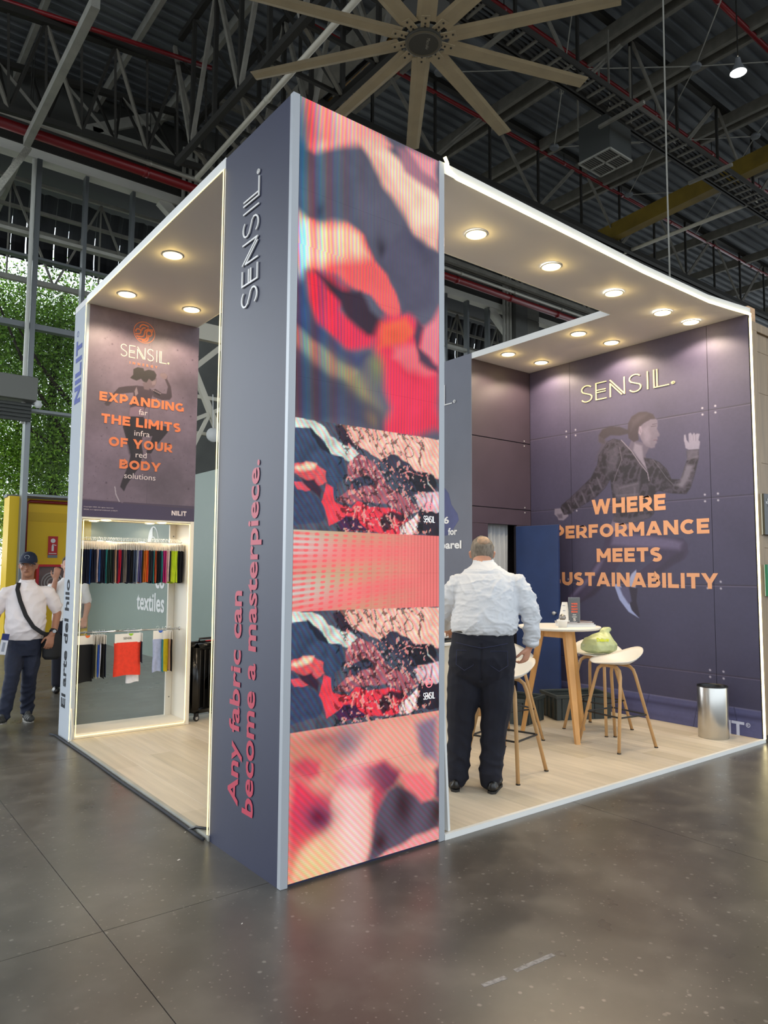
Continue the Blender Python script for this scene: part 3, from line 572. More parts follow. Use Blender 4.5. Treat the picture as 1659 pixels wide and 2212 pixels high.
# ---------------------------------------------------------------- right wall with printed runner
def wall_print(U, V):
    # U = world y, V = world z
    img = np.ones(U.shape+(3,))*np.array(lin((60, 58, 84)))
    n = vnoise(U, V, 2.2, 51); nf = vnoise(U, V, 40, 52, 3)
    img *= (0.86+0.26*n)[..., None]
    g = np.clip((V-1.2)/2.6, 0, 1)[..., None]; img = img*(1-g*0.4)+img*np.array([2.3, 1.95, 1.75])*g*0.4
    L_ = lambda pts, w, c, so=0.004, op=1.0: line(img, U, V, pts, w, c, so, op)
    for z, in ((3.11,), (2.24,), (1.40,), (0.56,)):
        L_([(-0.1, z-0.02 if z > 3 else z), (2.7, z)], 0.010, (50, 44, 62)); L_([(-0.1, z-0.010-(0.02 if z > 3 else 0)), (2.7, z-0.010)], 0.004, (112, 106, 130), 0.004, 0.6)
    for y in (0.34, 0.47, 1.98, 2.11):
        for z in (3.11, 2.24, 1.40, 0.56):
            zz_ = z-(0.02*(1-y/2.7) if z > 3 else 0)
            for dz in (0.032, -0.032): blob(img, U, V, (y, zz_+dz), (0.010, 0.010), (176, 172, 190), 0.9, 0, 4)
    # printed floor
    fl = V < 0.275; c = np.array(lin((80, 82, 122))); 
    strip = 0.85+0.3*vnoise(U, V, 3, 60, 4, 1, 12)
    img[fl] = (c*strip[..., None])[fl]
    L_([(-0.1, 0.275), (2.7, 0.275)], 0.006, (120, 118, 150)); L_([(-0.1, 0.205), (2.7, 0.20)], 0.035, (52, 50, 84), 0.03, 0.8)
    for a, b in (((1.62, 0.275), (1.66, 0.0)), ((1.12, 0.275), (1.20, 0.0)), ((0.6, 0.275), (0.66, 0)), ((2.1, 0.275), (2.12, 0)), ((0.25, 0.275), (0.2, 0.0))): L_([a, b], 0.006, (40, 40, 70))
    F = lambda P, c, so=0.012, op=1.0: fill(img, U, V, P, c, so, op)
    sk, skd, jk, jkh, lg, lgh = (124, 116, 136), (88, 80, 100), (40, 35, 46), (86, 80, 98), (58, 50, 76), (96, 88, 120)
    # back leg, far thigh
    F([(1.61,1.855),(1.433,1.754),(1.417,1.625),(1.513,1.496),(1.629,1.381),(1.748,1.263),(1.908,1.191),(2.053,1.127),(2.197,1.078),(2.146,1.217),(2.007,1.356),(1.842,1.493),(1.72,1.66),(1.66,1.758)], lg)
    F([(1.701,1.626),(1.843,1.46),(1.987,1.34),(2.114,1.218),(2.136,1.149),(2.03,1.237),(1.865,1.376),(1.703,1.527),(1.623,1.659)], lgh, 0.05, 0.8)
    F([(1.512,1.544),(1.629,1.381),(1.748,1.263),(1.908,1.191),(2.053,1.127),(1.867,1.259),(1.706,1.396)], (48, 42, 62), 0.05, 0.8)
    # front leg
    F([(1.607,1.954),(1.464,2.014),(1.245,2.004),(1.055,1.918),(0.806,1.863),(0.709,1.857),(0.66,1.799),(0.654,1.71),(0.7,1.644),(0.813,1.592),(0.947,1.508),(1.102,1.414),(1.207,1.373),(1.295,1.411),(1.267,1.474),(1.15,1.561),(0.976,1.676),(1.061,1.685),(1.325,1.656),(1.473,1.625),(1.584,1.691),(1.624,1.806)], lg)
    F([(1.503,1.934),(1.141,1.905),(0.806,1.848),(0.711,1.815),(0.745,1.741),(0.974,1.761),(1.322,1.784),(1.544,1.805)], lgh, 0.06, 0.75)
    F([(0.81,1.697),(0.681,1.74),(0.715,1.651),(0.879,1.562),(1.102,1.422),(1.189,1.405),(0.979,1.577)], (50, 44, 66), 0.04, 0.8)
    # trailing shoe and sock
    F([(1.293,1.498),(1.238,1.542),(1.237,1.435),(1.252,1.341),(1.334,1.292),(1.35,1.386)], (150, 156, 190))
    F([(1.332,1.371),(1.225,1.349),(1.243,1.216),(1.206,1.065),(1.222,1.043),(1.285,1.097),(1.336,1.213),(1.37,1.291)], (46, 40, 58))
    F([(1.508,1.383),(1.441,1.392),(1.353,1.259),(1.302,1.12),(1.219,1.043),(1.338,1.102),(1.445,1.224)], (146, 156, 200))
    F([(1.442,1.352),(1.332,1.371),(1.3,1.214),(1.336,1.181),(1.407,1.274)], (80, 78, 110), 0.02)
    # bare waist
    F([(1.5,2.097),(1.262,2.044),(1.282,1.974),(1.428,1.963),(1.579,1.945),(1.539,2.017)], (110, 98, 120))
    # rear arm hand
    F([(2.177,2.251),(2.29,2.248),(2.296,2.183),(2.252,2.15),(2.238,2.114),(2.167,2.107),(2.098,2.154),(2.105,2.215)], sk)
    F([(2.259,2.181),(2.183,2.185),(2.179,2.132),(2.235,2.132)], skd, 0.02)
    # face, neck
    F([(1.259,2.92),(1.117,2.868),(1.056,2.806),(1.1,2.739),(1.088,2.626),(1.048,2.527),(1.141,2.616),(1.263,2.759),(1.297,2.844)], skd)
    F([(1.224,2.883),(1.136,2.839),(1.122,2.694),(1.056,2.544),(1.158,2.666),(1.244,2.805)], sk, 0.03, 0.8)
    F([(1.185,3.023),(1.112,3.076),(1.033,3.105),(0.969,3.101),(0.953,3.074),(0.954,3.019),(0.962,2.997),(0.933,2.93),(0.938,2.913),(0.96,2.91),(0.956,2.886),(0.968,2.873),(0.965,2.848),(0.983,2.838),(0.991,2.804),(1.032,2.8),(1.092,2.83),(1.135,2.887),(1.168,2.956)], (104, 95, 114))
    F([(1.131,3.015),(1.061,3.036),(1.028,2.936),(1.048,2.843),(1.117,2.868)], (122, 112, 132), 0.05, 0.7)
    L_([(1.026,3.027),(0.968,3.025)], 0.006, (60, 52, 66)); L_([(1.012,3.047),(0.96,3.049)], 0.005, (70, 60, 76)); L_([(1.002,2.881),(0.961,2.879)], 0.007, (90, 66, 84))
    F([(1.175,3.061),(1.139,3.045),(1.132,2.991),(1.151,2.953),(1.177,2.981),(1.184,3.031)], (128, 116, 136), 0.008); L_([(1.163,3.032),(1.15,2.982)], 0.005, (100, 88, 106))
    # hair
    F([(1.295,2.941),(1.306,3.024),(1.297,3.105),(1.253,3.171),(1.162,3.205),(1.074,3.193),(1.002,3.154),(0.973,3.101),(1.033,3.105),(1.112,3.076),(1.166,3.044),(1.179,2.973),(1.173,2.908),(1.233,2.892)], (58, 48, 58))
    F([(1.254,3.131),(1.163,3.18),(1.057,3.171),(1.111,3.124),(1.201,3.074),(1.275,3.004)], (84, 74, 86), 0.05, 0.4)
    F([(1.296,3.031),(1.402,3.085),(1.525,3.107),(1.622,3.089),(1.672,3.028),(1.664,2.951),(1.587,2.919),(1.595,2.975),(1.518,3.006),(1.405,2.986),(1.297,2.991)], (56, 48, 58), 0.015)
    F([(1.672,3.028),(1.678,2.961),(1.635,2.922),(1.717,2.763),(1.738,2.715),(1.677,2.809),(1.588,2.882),(1.557,2.945)], (70, 62, 74), 0.02, 0.6)
    # jacket
    F([(1.557,2.945),(1.48,2.964),(1.387,2.935),(1.271,2.816),(1.158,2.674),(1.076,2.554),(1.121,2.713),(1.035,2.691),(0.95,2.65),(0.868,2.571),(0.825,2.466),(0.816,2.366),(0.958,2.363),(1.014,2.305),(0.996,2.21),(1.019,2.118),(1.059,2.081),(1.28,2.025),(1.389,2.034),(1.504,2.061),(1.488,2.194),(1.513,2.36),(1.532,2.518),(1.597,2.433),(1.706,2.35),(1.827,2.291),(1.992,2.226),(2.059,2.174),(2.161,2.17),(2.207,2.248),(2.192,2.287),(2.094,2.345),(1.925,2.461),(1.781,2.567),(1.699,2.694),(1.677,2.801),(1.617,2.869)], jk)
    F([(0.95,2.65),(0.853,2.546),(0.814,2.458),(0.717,2.445),(0.673,2.565),(0.643,2.634),(0.646,2.729),(0.518,2.727),(0.52,2.638),(0.562,2.493),(0.613,2.349),(0.662,2.293),(0.81,2.31),(0.958,2.347),(1.026,2.35)], jk)
    F([(0.655,2.753),(0.663,2.807),(0.669,2.83),(0.667,2.887),(0.651,2.889),(0.643,2.835),(0.619,2.801),(0.619,2.892),(0.6,2.9),(0.588,2.89),(0.582,2.871),(0.566,2.893),(0.553,2.885),(0.551,2.867),(0.535,2.883),(0.504,2.875),(0.515,2.832),(0.518,2.814),(0.503,2.797),(0.515,2.727),(0.621,2.733)], (132, 126, 148), 0.008)
    for a in [(0.601,2.874),(0.573,2.867),(0.545,2.86)]: L_([a, (a[0], a[1]-0.05)], 0.004, (110, 100, 120))
    jm = (np.abs(img-np.array(lin(jk))).sum(-1) < 0.004); rn = np.abs(vnoise(U+0.4*V, V-0.3*U, 14, 91, 4)-0.5)*2; img[jm] = (img*(0.8+2.6*np.clip(0.35-rn, 0, 1)[..., None]*2))[jm]
    # jacket sheen and creases
    F([(1.559,2.862),(1.445,2.88),(1.411,2.727),(1.488,2.605),(1.604,2.55),(1.562,2.712)], jkh, 0.06, 0.5)
    F([(1.51,2.491),(1.398,2.448),(1.162,2.475),(1.184,2.318),(1.421,2.287),(1.494,2.375)], (84, 78, 94), 0.03, 0.55)
    F([(0.649,2.593),(0.578,2.57),(0.629,2.44),(0.695,2.356),(0.791,2.394),(0.725,2.419)], (110, 104, 122), 0.04, 0.7)
    F([(0.643,2.728),(0.521,2.725),(0.53,2.639),(0.639,2.652)], (96, 90, 108), 0.02, 0.6)
    F([(1.499,2.113),(1.315,2.087),(1.067,2.121),(1.068,2.082),(1.28,2.029),(1.504,2.064)], (78, 72, 88), 0.02, 0.7)
    L_([(1.384,2.934),(1.262,2.799),(1.167,2.659),(1.08,2.549),(1.065,2.466)], 0.010, (120, 112, 130)); L_([(1.408,2.858),(1.383,2.724),(1.451,2.584),(1.491,2.49)], 0.006, (110, 102, 120), 0.006, 0.8)
    L_([(1.018,2.681),(0.952,2.596),(0.871,2.479),(0.791,2.394)], 0.005, (96, 90, 106), 0.006, 0.8)
    for a, b in (([(2.095,2.284),(2.034,2.194)]), ([(2.01,2.347),(1.95,2.249)]), ([(1.906,2.408),(1.857,2.294)]), ([(1.803,2.484),(1.745,2.361)]), ([(1.702,2.559),(1.646,2.437)]), ([(1.418,2.417),(1.199,2.447)]), ([(1.457,2.339),(1.201,2.335)]), ([(1.235,2.402),(1.24,2.226)]), ([(0.639,2.637),(0.529,2.654)]), ([(0.667,2.519),(0.58,2.525)]), ([(0.709,2.448),(0.614,2.424)])):
        L_([a, b], 0.012, (100, 94, 112), 0.02, 0.7)
    img *= (0.93+0.14*nf)[..., None]
    return img
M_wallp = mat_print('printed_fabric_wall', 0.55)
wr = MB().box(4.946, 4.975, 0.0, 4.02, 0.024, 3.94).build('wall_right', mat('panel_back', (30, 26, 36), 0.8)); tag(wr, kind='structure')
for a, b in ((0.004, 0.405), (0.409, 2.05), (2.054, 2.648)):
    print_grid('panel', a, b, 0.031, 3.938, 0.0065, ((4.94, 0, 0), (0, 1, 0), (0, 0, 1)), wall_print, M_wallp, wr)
# lettering reads from far to near (towards -y)
RX = 4.94
def wtext(s, y0, y1, z0, z1, m=M_otext, bold=0.045, name='lettering', sp=1.0):
    return text(name, s, (RX, y0, z0), (0, -1, 0), (0, 0, 1), y0-y1, z1-z0, m, wr, bold, sp)




wordmark('wall_wordmark', (RX-0.004, 1.895, 3.43), (0, -1, 0), (0, 0, 1), 1.08, 0.185, M_cream, wr, sw=0.115, t=0.004)
wtext('NILIT', 0.60, 0.16, 0.03, 0.155, mat('wall_logo_white', (196, 200, 220), 0.5), 0.03)
mb = MB(); ribbon(mb, _arc(0, 0, 0.018, 0, 350, 12), 0.005, (RX-0.003, 0.125, 0.135), (0, -1, 0), (0, 0, 1), 0.001); mb.build('registered_mark', mat('wall_logo_white', (196, 200, 220), 0.5), wr)
mb = MB(); ribbon(mb, [(-.007, -.009), (-.007, .009), (.005, .006), (-.004, 0), (.006, -.009)], 0.003, (RX-0.003, 0.125, 0.135), (0, -1, 0), (0, 0, 1), 0.001); mb.build('registered_letter', mat('wall_logo_white', (196, 200, 220), 0.5), wr)

# ---------------------------------------------------------------- closet: back wall with door opening, side panel
M_back = mat('dark_plum_print', (62, 52, 66), 0.5, noise_s=2.5, noise_a=0.15)
wb = MB().box(3.945, 4.20, 2.66, 2.69, 0.03, 3.94).add(*(lambda b: (b.v, b.f))(MB().box(4.20, 4.68, 2.66, 2.69, 2.06, 3.94))).add(*(lambda b: (b.v, b.f))(MB().box(4.68, 4.946, 2.66, 2.69, 0.03, 3.94))).build('wall_back', mat('panel_back', (30, 26, 36), 0.8)); tag(wb, kind='structure')
for z0, z1 in ((0.031, 0.555), (0.565, 1.395), (1.405, 2.06)):
    MB().cbox(3.946, 4.198, 2.65, 2.66, z0, z1, 0.002).build('panel', M_back, wb)
    MB().cbox(4.69, 4.938, 2.65, 2.66, z0, z1, 0.002).build('panel', M_back, wb)
for z0, z1 in ((2.062, 2.243), (2.253, 3.05), (3.06, 3.938)): MB().cbox(3.946, 4.938, 2.65, 2.66, z0, z1, 0.002).build('panel', M_back, wb)
for z in (3.055, 2.248):
    for dz in (-0.03, 0.03): MB().lathe([(0.0001, 0), (0.008, 0.002), (0.009, 0)], n=10).build('rivet', M_trim, wb, loc=(4.83, 2.649, z+dz)).rotation_euler = (rad(90), 0, 0)
ws = MB().box(3.94, 3.945, 2.65, 4.02, 0.03, 4.0).build('wall_left', mat('grey_print', (96, 98, 112), 0.5, noise_s=2, noise_a=0.1)); tag(ws, kind='structure')
CX = 3.94
mb = MB()
mb.prism([(3.125+0.25, 2.6), (3.125, 2.52), (3.03, 2.42), (2.98, 2.28), (2.88, 2.17), (2.86, 2.10), (2.95, 2.0), (3.05, 1.93), (3.4, 1.9)], (CX-0.001, 0, 0), (0, 1, 0), (0, 0, 1), 0.001)
mb.build('sleeve_print', mat('sleeve_print', (74, 78, 124), 0.6, noise_s=5, noise_a=0.2), ws)
def ctext(s, y0, y1, z0, z1, m=M_wtext, bold=0.03): return text('lettering', s, (CX-0.002, y0, z0), (0, -1, 0), (0, 0, 1), y0-y1, z1-z0, m, ws, bold)
ctext('6.6', 3.24, 3.02, 2.065, 2.150)
ctext('for', 3.035, 2.885, 1.93, 2.015)
ctext('apparel', 3.33, 2.815, 1.745, 1.865)
wordmark('closet_wordmark', (CX-0.004, 4.0, 3.475), (0, -1, 0), (0, 0, 1), 1.03, 0.235, M_wtext, ws, sw=0.11, t=0.004)
MB().box(3.946, 4.93, 3.9, 3.92, 0.03, 3.9).build('closet_lining', mat('closet_grey', (128, 132, 136), 0.7), ws)
# curtain of light grey cloth in the closet opening
vs = []; fs = []; nx = 40
for i in range(nx+1):
    x = 4.25+0.43*i/nx; yy = 2.80+0.025*math.sin(i*0.9)+0.012*math.sin(i*0.37)
    vs += [(x, yy, 0.06), (x, yy+0.02*math.sin(i*0.5), 1.1), (x, yy, 2.3)]
    if i: b = i*3; fs += [(b-3, b, b+1, b-2), (b-2, b+1, b+2, b-1)]
o = MB().add(vs, fs).build('curtain', mat('light_grey_cloth', (176, 180, 186), 0.8), None, True); tag(o, 'light grey cloth curtain hanging inside the closet doorway', 'curtain')
o = MB().tube([(4.215, 2.78, 2.2), (4.25, 2.77, 2.0), (4.245, 2.78, 1.6), (4.225, 2.78, 1.2), (4.22, 2.78, 0.9)], [0.03, 0.045, 0.05, 0.045, 0.03], 10, flat=0.5).build('black_coat', mat('black_cloth', (14, 14, 16), 0.9), None, True); tag(o, 'black garment hanging at the left edge of the closet doorway', 'coat')
MB().tube([(4.2, 2.79, 2.2), (4.68, 2.79, 2.2)], 0.012, 8).build('curtain_rail', M_trim, ws)
# open door leaf
H0 = Vector((4.674, 2.642)); ang = rad(-84)
d2 = Vector((math.cos(ang), math.sin(ang))); nn = Vector((-d2.y, d2.x))
door = empty('closet_door', (H0.x, H0.y, 0.035), ang); tag(door, 'matte blue door leaf standing open in front of the closet doorway', 'door')
MB().cbox(0.0, 0.57, -0.018, 0.018, 0, 2.01, 0.002).build('leaf', mat('matte_blue_paint', (34, 56, 104), 0.6, noise_s=5, noise_a=0.12, bump=0.05, bump_s=30), door)
for z in (0.25, 1.75): MB().tube([(0.0, 0.02, z), (0.0, 0.02, z+0.09)], 0.008, 8).build('hinge', M_trim, door)
MB().lathe([(0.0001, 0), (0.012, 0), (0.014, 0.02), (0.02, 0.03), (0.02, 0.045), (0.0001, 0.05)], n=14).build('knob', M_trim, door, True, (0.53, -0.018, 1.02)).rotation_euler = (rad(90), 0, 0)

# ---------------------------------------------------------------- wooden neighbour stand at the right
M_oak = mat('brown_oak_board', (150, 126, 96), 0.5, noise_s=3, noise_a=0.25, stretch=(12, 12, 0.8), bump=0.05, bump_s=10)
nb = empty('oak_stand'); tag(nb, 'neighbouring stand wall of brown oak boards at the right edge', 'stand')
MB().box(4.985, 7.2, 0.03, 3.5, 0.0, 3.88).build('core', M_oak, nb)
MB().cbox(4.982, 5.085, -0.01, 0.03, 0.06, 3.88, 0.002).build('post', M_oak, nb)
MB().cbox(4.982, 7.2, -0.012, 0.03, 3.80, 3.885, 0.002).build('top_rail', M_oak, nb)
zz_ = [0.06, 0.95, 1.75, 2.55, 3.22, 3.62, 3.8]
for i in range(6):
    for k in range(9):
        MB().cbox(5.087+k*0.235, 5.087+(k+1)*0.235-0.002, 0.012, 0.03, zz_[i]+0.001, zz_[i+1]-0.001, 0.001).build('board', M_oak, nb)
MB().box(4.99, 7.2, 0.0, 0.03, 0.0, 0.06).build('plinth', mat('plinth_brown', (70, 56, 40), 0.7), nb)
bk = MB().cbox(4.99, 5.13, 0.02, 0.16, 3.882, 4.04, 0.003).build('timber_block', mat('raw_timber', (214, 170, 128), 0.6, noise_s=2, noise_a=0.25, stretch=(2, 2, 14))); tag(bk, 'short raw timber block on top of the brown oak stand', 'block')
sg = empty('black_sign', (5.036, -0.012, 2.06)); tag(sg, 'black sign board with white words on the brown oak wall', 'sign')
MB().cbox(0, 0.5, -0.0305, 0, -0.19, 0.19, 0.0015).build('board', mat('sign_black', (24, 26, 28), 0.4), sg)
MB().box(-0.002, 0.0, -0.012, 0.0, -0.19, 0.19).build('edge', M_trim, sg)
for s, x0, w, z in (('RU', 0.066, 0.055, 0.125), ('SOST', 0.028, 0.10, 0.098), ('IN', 0.075, 0.032, 0.071)):
    text('lettering', s, (x0, -0.031, z), (1, 0, 0), (0, 0, 1), w, 0.021, M_wtext, sg, 0.03)
mb = MB(); ribbon(mb, _arc(0.19, -0.02, 0.10, 100, 400, 24), 0.012, (0, -0.031, 0), (1, 0, 0), (0, 0, 1), 0.001); mb.build('ring', M_wtext, sg)
MB().prism([(0.09, 0.07), (0.16, 0.085), (0.12, 0.05)], (0, -0.031, 0), (1, 0, 0), (0, 0, 1), 0.001).build('ring_tail', M_wtext, sg)
text('lettering', 'COL', (0.075, -0.031, -0.15), (1, 0, 0), (0, 0, 1), 0.03, 0.008, M_wtext, sg, 0.02)
sg = empty('green_sign', (5.06, -0.012, 1.45)); tag(sg, 'green sign board with yellow letters below the black sign', 'sign')
MB().cbox(0, 0.5, -0.028, 0, -0.145, 0.145, 0.002).build('board', mat('sign_green', (18, 112, 88), 0.4), sg)
MB().box(-0.003, 0.0, -0.006, 0.0, -0.145, 0.145).build('edge', mat('sign_edge', (200, 214, 208), 0.5), sg)
text('lettering', 'Be', (0.01, -0.029, 0.0), (1, 0, 0), (0, 0, 1), 0.06, 0.06, mat('sign_yellow', (214, 190, 40), 0.5), sg, 0.04)
MB().box(0.01, 0.03, -0.0295, -0.029, -0.12, -0.115).build('small_line', M_wtext, sg)

# ---------------------------------------------------------------- heavy geometric capitals as strokes (0..1 high)
def heavy(name, string, o, u, v, w, h, m, parent, t=0.0012, st=0.25, gap=0.13):
    q = st/2; T = 1-q; arc = lambda cx, cy, rx, ry, a0, a1, n=10: [(cx+rx*math.cos(rad(a0+(a1-a0)*i/n)), cy+ry*math.sin(rad(a0+(a1-a0)*i/n))) for i in range(n+1)]
    O = lambda W_: [arc(W_/2, 0.5, W_/2-q, 0.5-q, 0, 360, 20)]
    G = {'W': (1.42, [[(q, 1), (0.40, 0)], [(0.38, 0), (0.71, 1)], [(0.71, 1), (1.04, 0)], [(1.02, 0), (1.42-q, 1)]]),
         'H': (0.90, [[(q, 0), (q, 1)], [(0.9-q, 0), (0.9-q, 1)], [(q, 0.5), (0.9-q, 0.5)]]),
         'E': (0.74, [[(q, 0), (q, 1)], [(q, T), (0.74, T)], [(q, 0.5), (0.68, 0.5)], [(q, q), (0.74, q)]]),
         'R': (0.86, [[(q, 0), (q, 1)], [(q, T), (0.48, T)]+arc(0.46, 0.64, 0.26, 0.36-q, 90, -90, 8)+[(q, 0.28+q*0.3)], [(0.46, 0.34), (0.76, 0)]]),
         'P': (0.82, [[(q, 0), (q, 1)], [(q, T), (0.44, T)]+arc(0.44, 0.62, 0.26, 0.38-q, 90, -90, 8)+[(q, 0.24+q)]]),
         'F': (0.72, [[(q, 0), (q, 1)], [(q, T), (0.72, T)], [(q, 0.48), (0.66, 0.48)]]),
         'O': (1.02, O(1.02)),
         'M': (1.06, [[(q, 0), (q, 1)], [(q, 0.98), (0.53, 0.30)], [(0.53, 0.30), (1.06-q, 0.98)], [(1.06-q, 0), (1.06-q, 1)]]),
         'A': (1.02, [[(q*0.9, 0), (0.50, 1)], [(0.52, 1), (1.02-q*0.9, 0)], [(0.26, 0.27), (0.76, 0.27)]]),
         'N': (0.94, [[(q, 0), (q, 1)], [(q, 0.98), (0.94-q, 0.02)], [(0.94-q, 0), (0.94-q, 1)]]),
         'C': (0.88, [arc(0.5, 0.5, 0.5-q, 0.5-q, 48, 312, 16)]),
         'G': (0.92, [arc(0.5, 0.5, 0.5-q, 0.5-q, 48, 300, 16)+[(0.80, 0.18)], [(0.80, 0.06), (0.80, 0.52)]]),
         'T': (0.80, [[(0, T), (0.80, T)], [(0.40, 0), (0.40, 1)]]),
         'S': (0.76, [arc(0.40, 0.70, 0.27, 0.30-q, 40, 180, 8)[:]+[(0.16, 0.60)]+[(0.30, 0.54), (0.5, 0.48)]+arc(0.40, 0.30, 0.25, 0.30-q, 40, -140, 8)]),
         'U': (0.88, [[(q, 1), (q, 0.42)]+arc(0.44, 0.40, 0.44-q, 0.40-q, 180, 360, 10)+[(0.88-q, 1)]]),
         'I': (0.25, [[(q, 0), (q, 1)]]),
         'B': (0.84, [[(q, 0), (q, 1)], [(q, T), (0.44, T)]+arc(0.44, 0.70, 0.24, 0.30-q, 90, -90, 6)+[(q, 0.51)], [(q, 0.51), (0.48, 0.51)]+arc(0.47, 0.32, 0.25, 0.32-q, 90, -90, 6)+[(q, q)]]),
         'L': (0.70, [[(q, 0), (q, 1)], [(q, q), (0.70, q)]]),
         'Y': (0.94, [[(q*0.8, 1), (0.47, 0.38)], [(0.94-q*0.8, 1), (0.47, 0.38)], [(0.47, 0), (0.47, 0.44)]]),
         'X': (0.94, [[(q, 1), (0.94-q, 0)], [(q, 0), (0.94-q, 1)]]),
         'D': (0.94, [[(q, 0), (q, 1)], [(q, T), (0.46, T)]+arc(0.46, 0.5, 0.48-q, 0.5-q, 90, -90, 12)+[(q, q)]]),
         ' ': (0.30, [])}
    tot = sum(G[c][0] for c in string)+gap*(len(string)-1)
    u = Vector(u)*w/tot; v = Vector(v)*h; o = Vector(o)+u.cross(v).normalized()*0.0006
    holder = empty(name, parent=parent); x = 0.0
    for c in string:
        W_, strokes = G[c]
        if strokes:
            mb = MB()
            for ks, pts in enumerate(strokes):
                # mitred band along the stroke
                P = [Vector(p) for p in pts]; n = len(P); closed = (P[0]-P[-1]).length < 1e-4; Lf = []; Rt = []
                for i in range(n):
                    if closed and i in (0, n-1): d0 = (P[-1]-P[-2]).normalized(); d1 = (P[1]-P[0]).normalized()
                    else: d0 = (P[i]-P[i-1]).normalized() if i else (P[1]-P[0]).normalized(); d1 = (P[i+1]-P[i]).normalized() if i < n-1 else d0
                    k = (d0+d1).normalized(); nn_ = Vector((-k.y, k.x)); m_ = max(0.5, nn_.dot(Vector((-d0.y, d0.x))))
                    sl = q
                    if n == 2 and abs(d0.y) > 0.3 and abs(d0.x) > 0.2:   # diagonal ends cut level with the line of type
                        nn_ = Vector((-1 if d0.y > 0 else 1, 0)); m_ = abs(d0.y); sl = q*0.98
                    Lf.append(P[i]+nn_*sl/m_); Rt.append(P[i]-nn_*sl/m_)
                b0 = len(mb.v)
                w3 = u.cross(v).normalized()*(t+0.0003*ks)
                vs = []
                for a, b in zip(Lf, Rt):
                    for pp in (a, b):
                        base = o+u*(pp.x+x)+v*pp.y; vs += [base, base+w3]
                fs = []
                for i in range(n-1):
                    k = 4*i; fs += [(k+1, k+3, k+7, k+5), (k, k+1, k+5, k+4), (k+2, k+6, k+7, k+3)]
                fs += [(0, 2, 3, 1), (4*n-4, 4*n-3, 4*n-1, 4*n-2)]
                mb.add(vs, fs)
            mb.build('letter', m, holder)
        x += W_+gap
    return holder

# replace the wall slogan lines
heavy('slogan_line', 'WHERE', (RX, 1.776, 2.150), (0, -1, 0), (0, 0, 1), 0.891, 0.165, M_otext, wr)
heavy('slogan_line', 'PERFORMANCE', (RX, 2.30, 1.895), (0, -1, 0), (0, 0, 1), 1.866, 0.147, M_otext, wr)
heavy('slogan_line', 'MEETS', (RX, 1.721, 1.625), (0, -1, 0), (0, 0, 1), 0.779, 0.148, M_otext, wr)
heavy('slogan_line', 'SUSTAINABILITY', (RX, 2.345, 1.362), (0, -1, 0), (0, 0, 1), 1.977, 0.150, M_otext, wr)

# ---------------------------------------------------------------- display unit with poster and showcase
unit = empty('display_unit'); tag(unit, 'white display unit with runner poster above a lit open showcase', 'display unit')
M_warmw = mat('cream_laminate', (226, 218, 202), 0.5)
MB().cbox(0.0, 0.03, 3.63, 4.02, 0.0, 3.94, 0.003).build('side_panel', mat('shaded_white_side', (178, 184, 192), 0.8), unit)  # white panel; its shade is put into this darker, cooler colour
MB().cbox(1.048, 1.085, 3.63, 4.02, 0.031, 3.94, 0.003).build('side_panel', M_warmw, unit)
MB().cbox(0.03, 1.048, 3.63, 4.02, 0.031, 0.075, 0.003).build('bottom_panel', M_warmw, unit)
MB().box(0.03, 1.048, 3.634, 4.02, 1.968, 3.938).build('upper_box', M_warmw, unit)
MB().cbox(0.985, 1.048, 3.985, 4.018, 0.045, 1.968, 0.003).build('back_stile', M_warmw, unit)
MB().cbox(0.03, 0.05, 3.985, 4.018, 0.045, 1.968, 0.003).build('back_stile', M_warmw, unit)
MB().box(0.05, 0.985, 4.0, 4.006, 0.045, 1.968).build('glass_pane', M_glass, unit)
for z in (0.25, 0.75, 1.85): MB().lathe([(0.0001, 0.002), (0.006, 0.002), (0.007, 0)], n=8).build('screw', mat('screw_grey', (130, 126, 118), 0.4, 0.5), unit, loc=(1.02, 3.984, z)).rotation_euler = (rad(90), 0, 0)
# curved loose trim at the foot of the side panel
MB().tube([(0.0, 3.625, 0.30), (0.008, 3.622, 0.2), (0.012, 3.615, 0.1), (0.002, 3.60, 0.035), (-0.02, 3.61, 0.02)], 0.006, 6).build('loose_edge_band', M_warmw, unit, True)

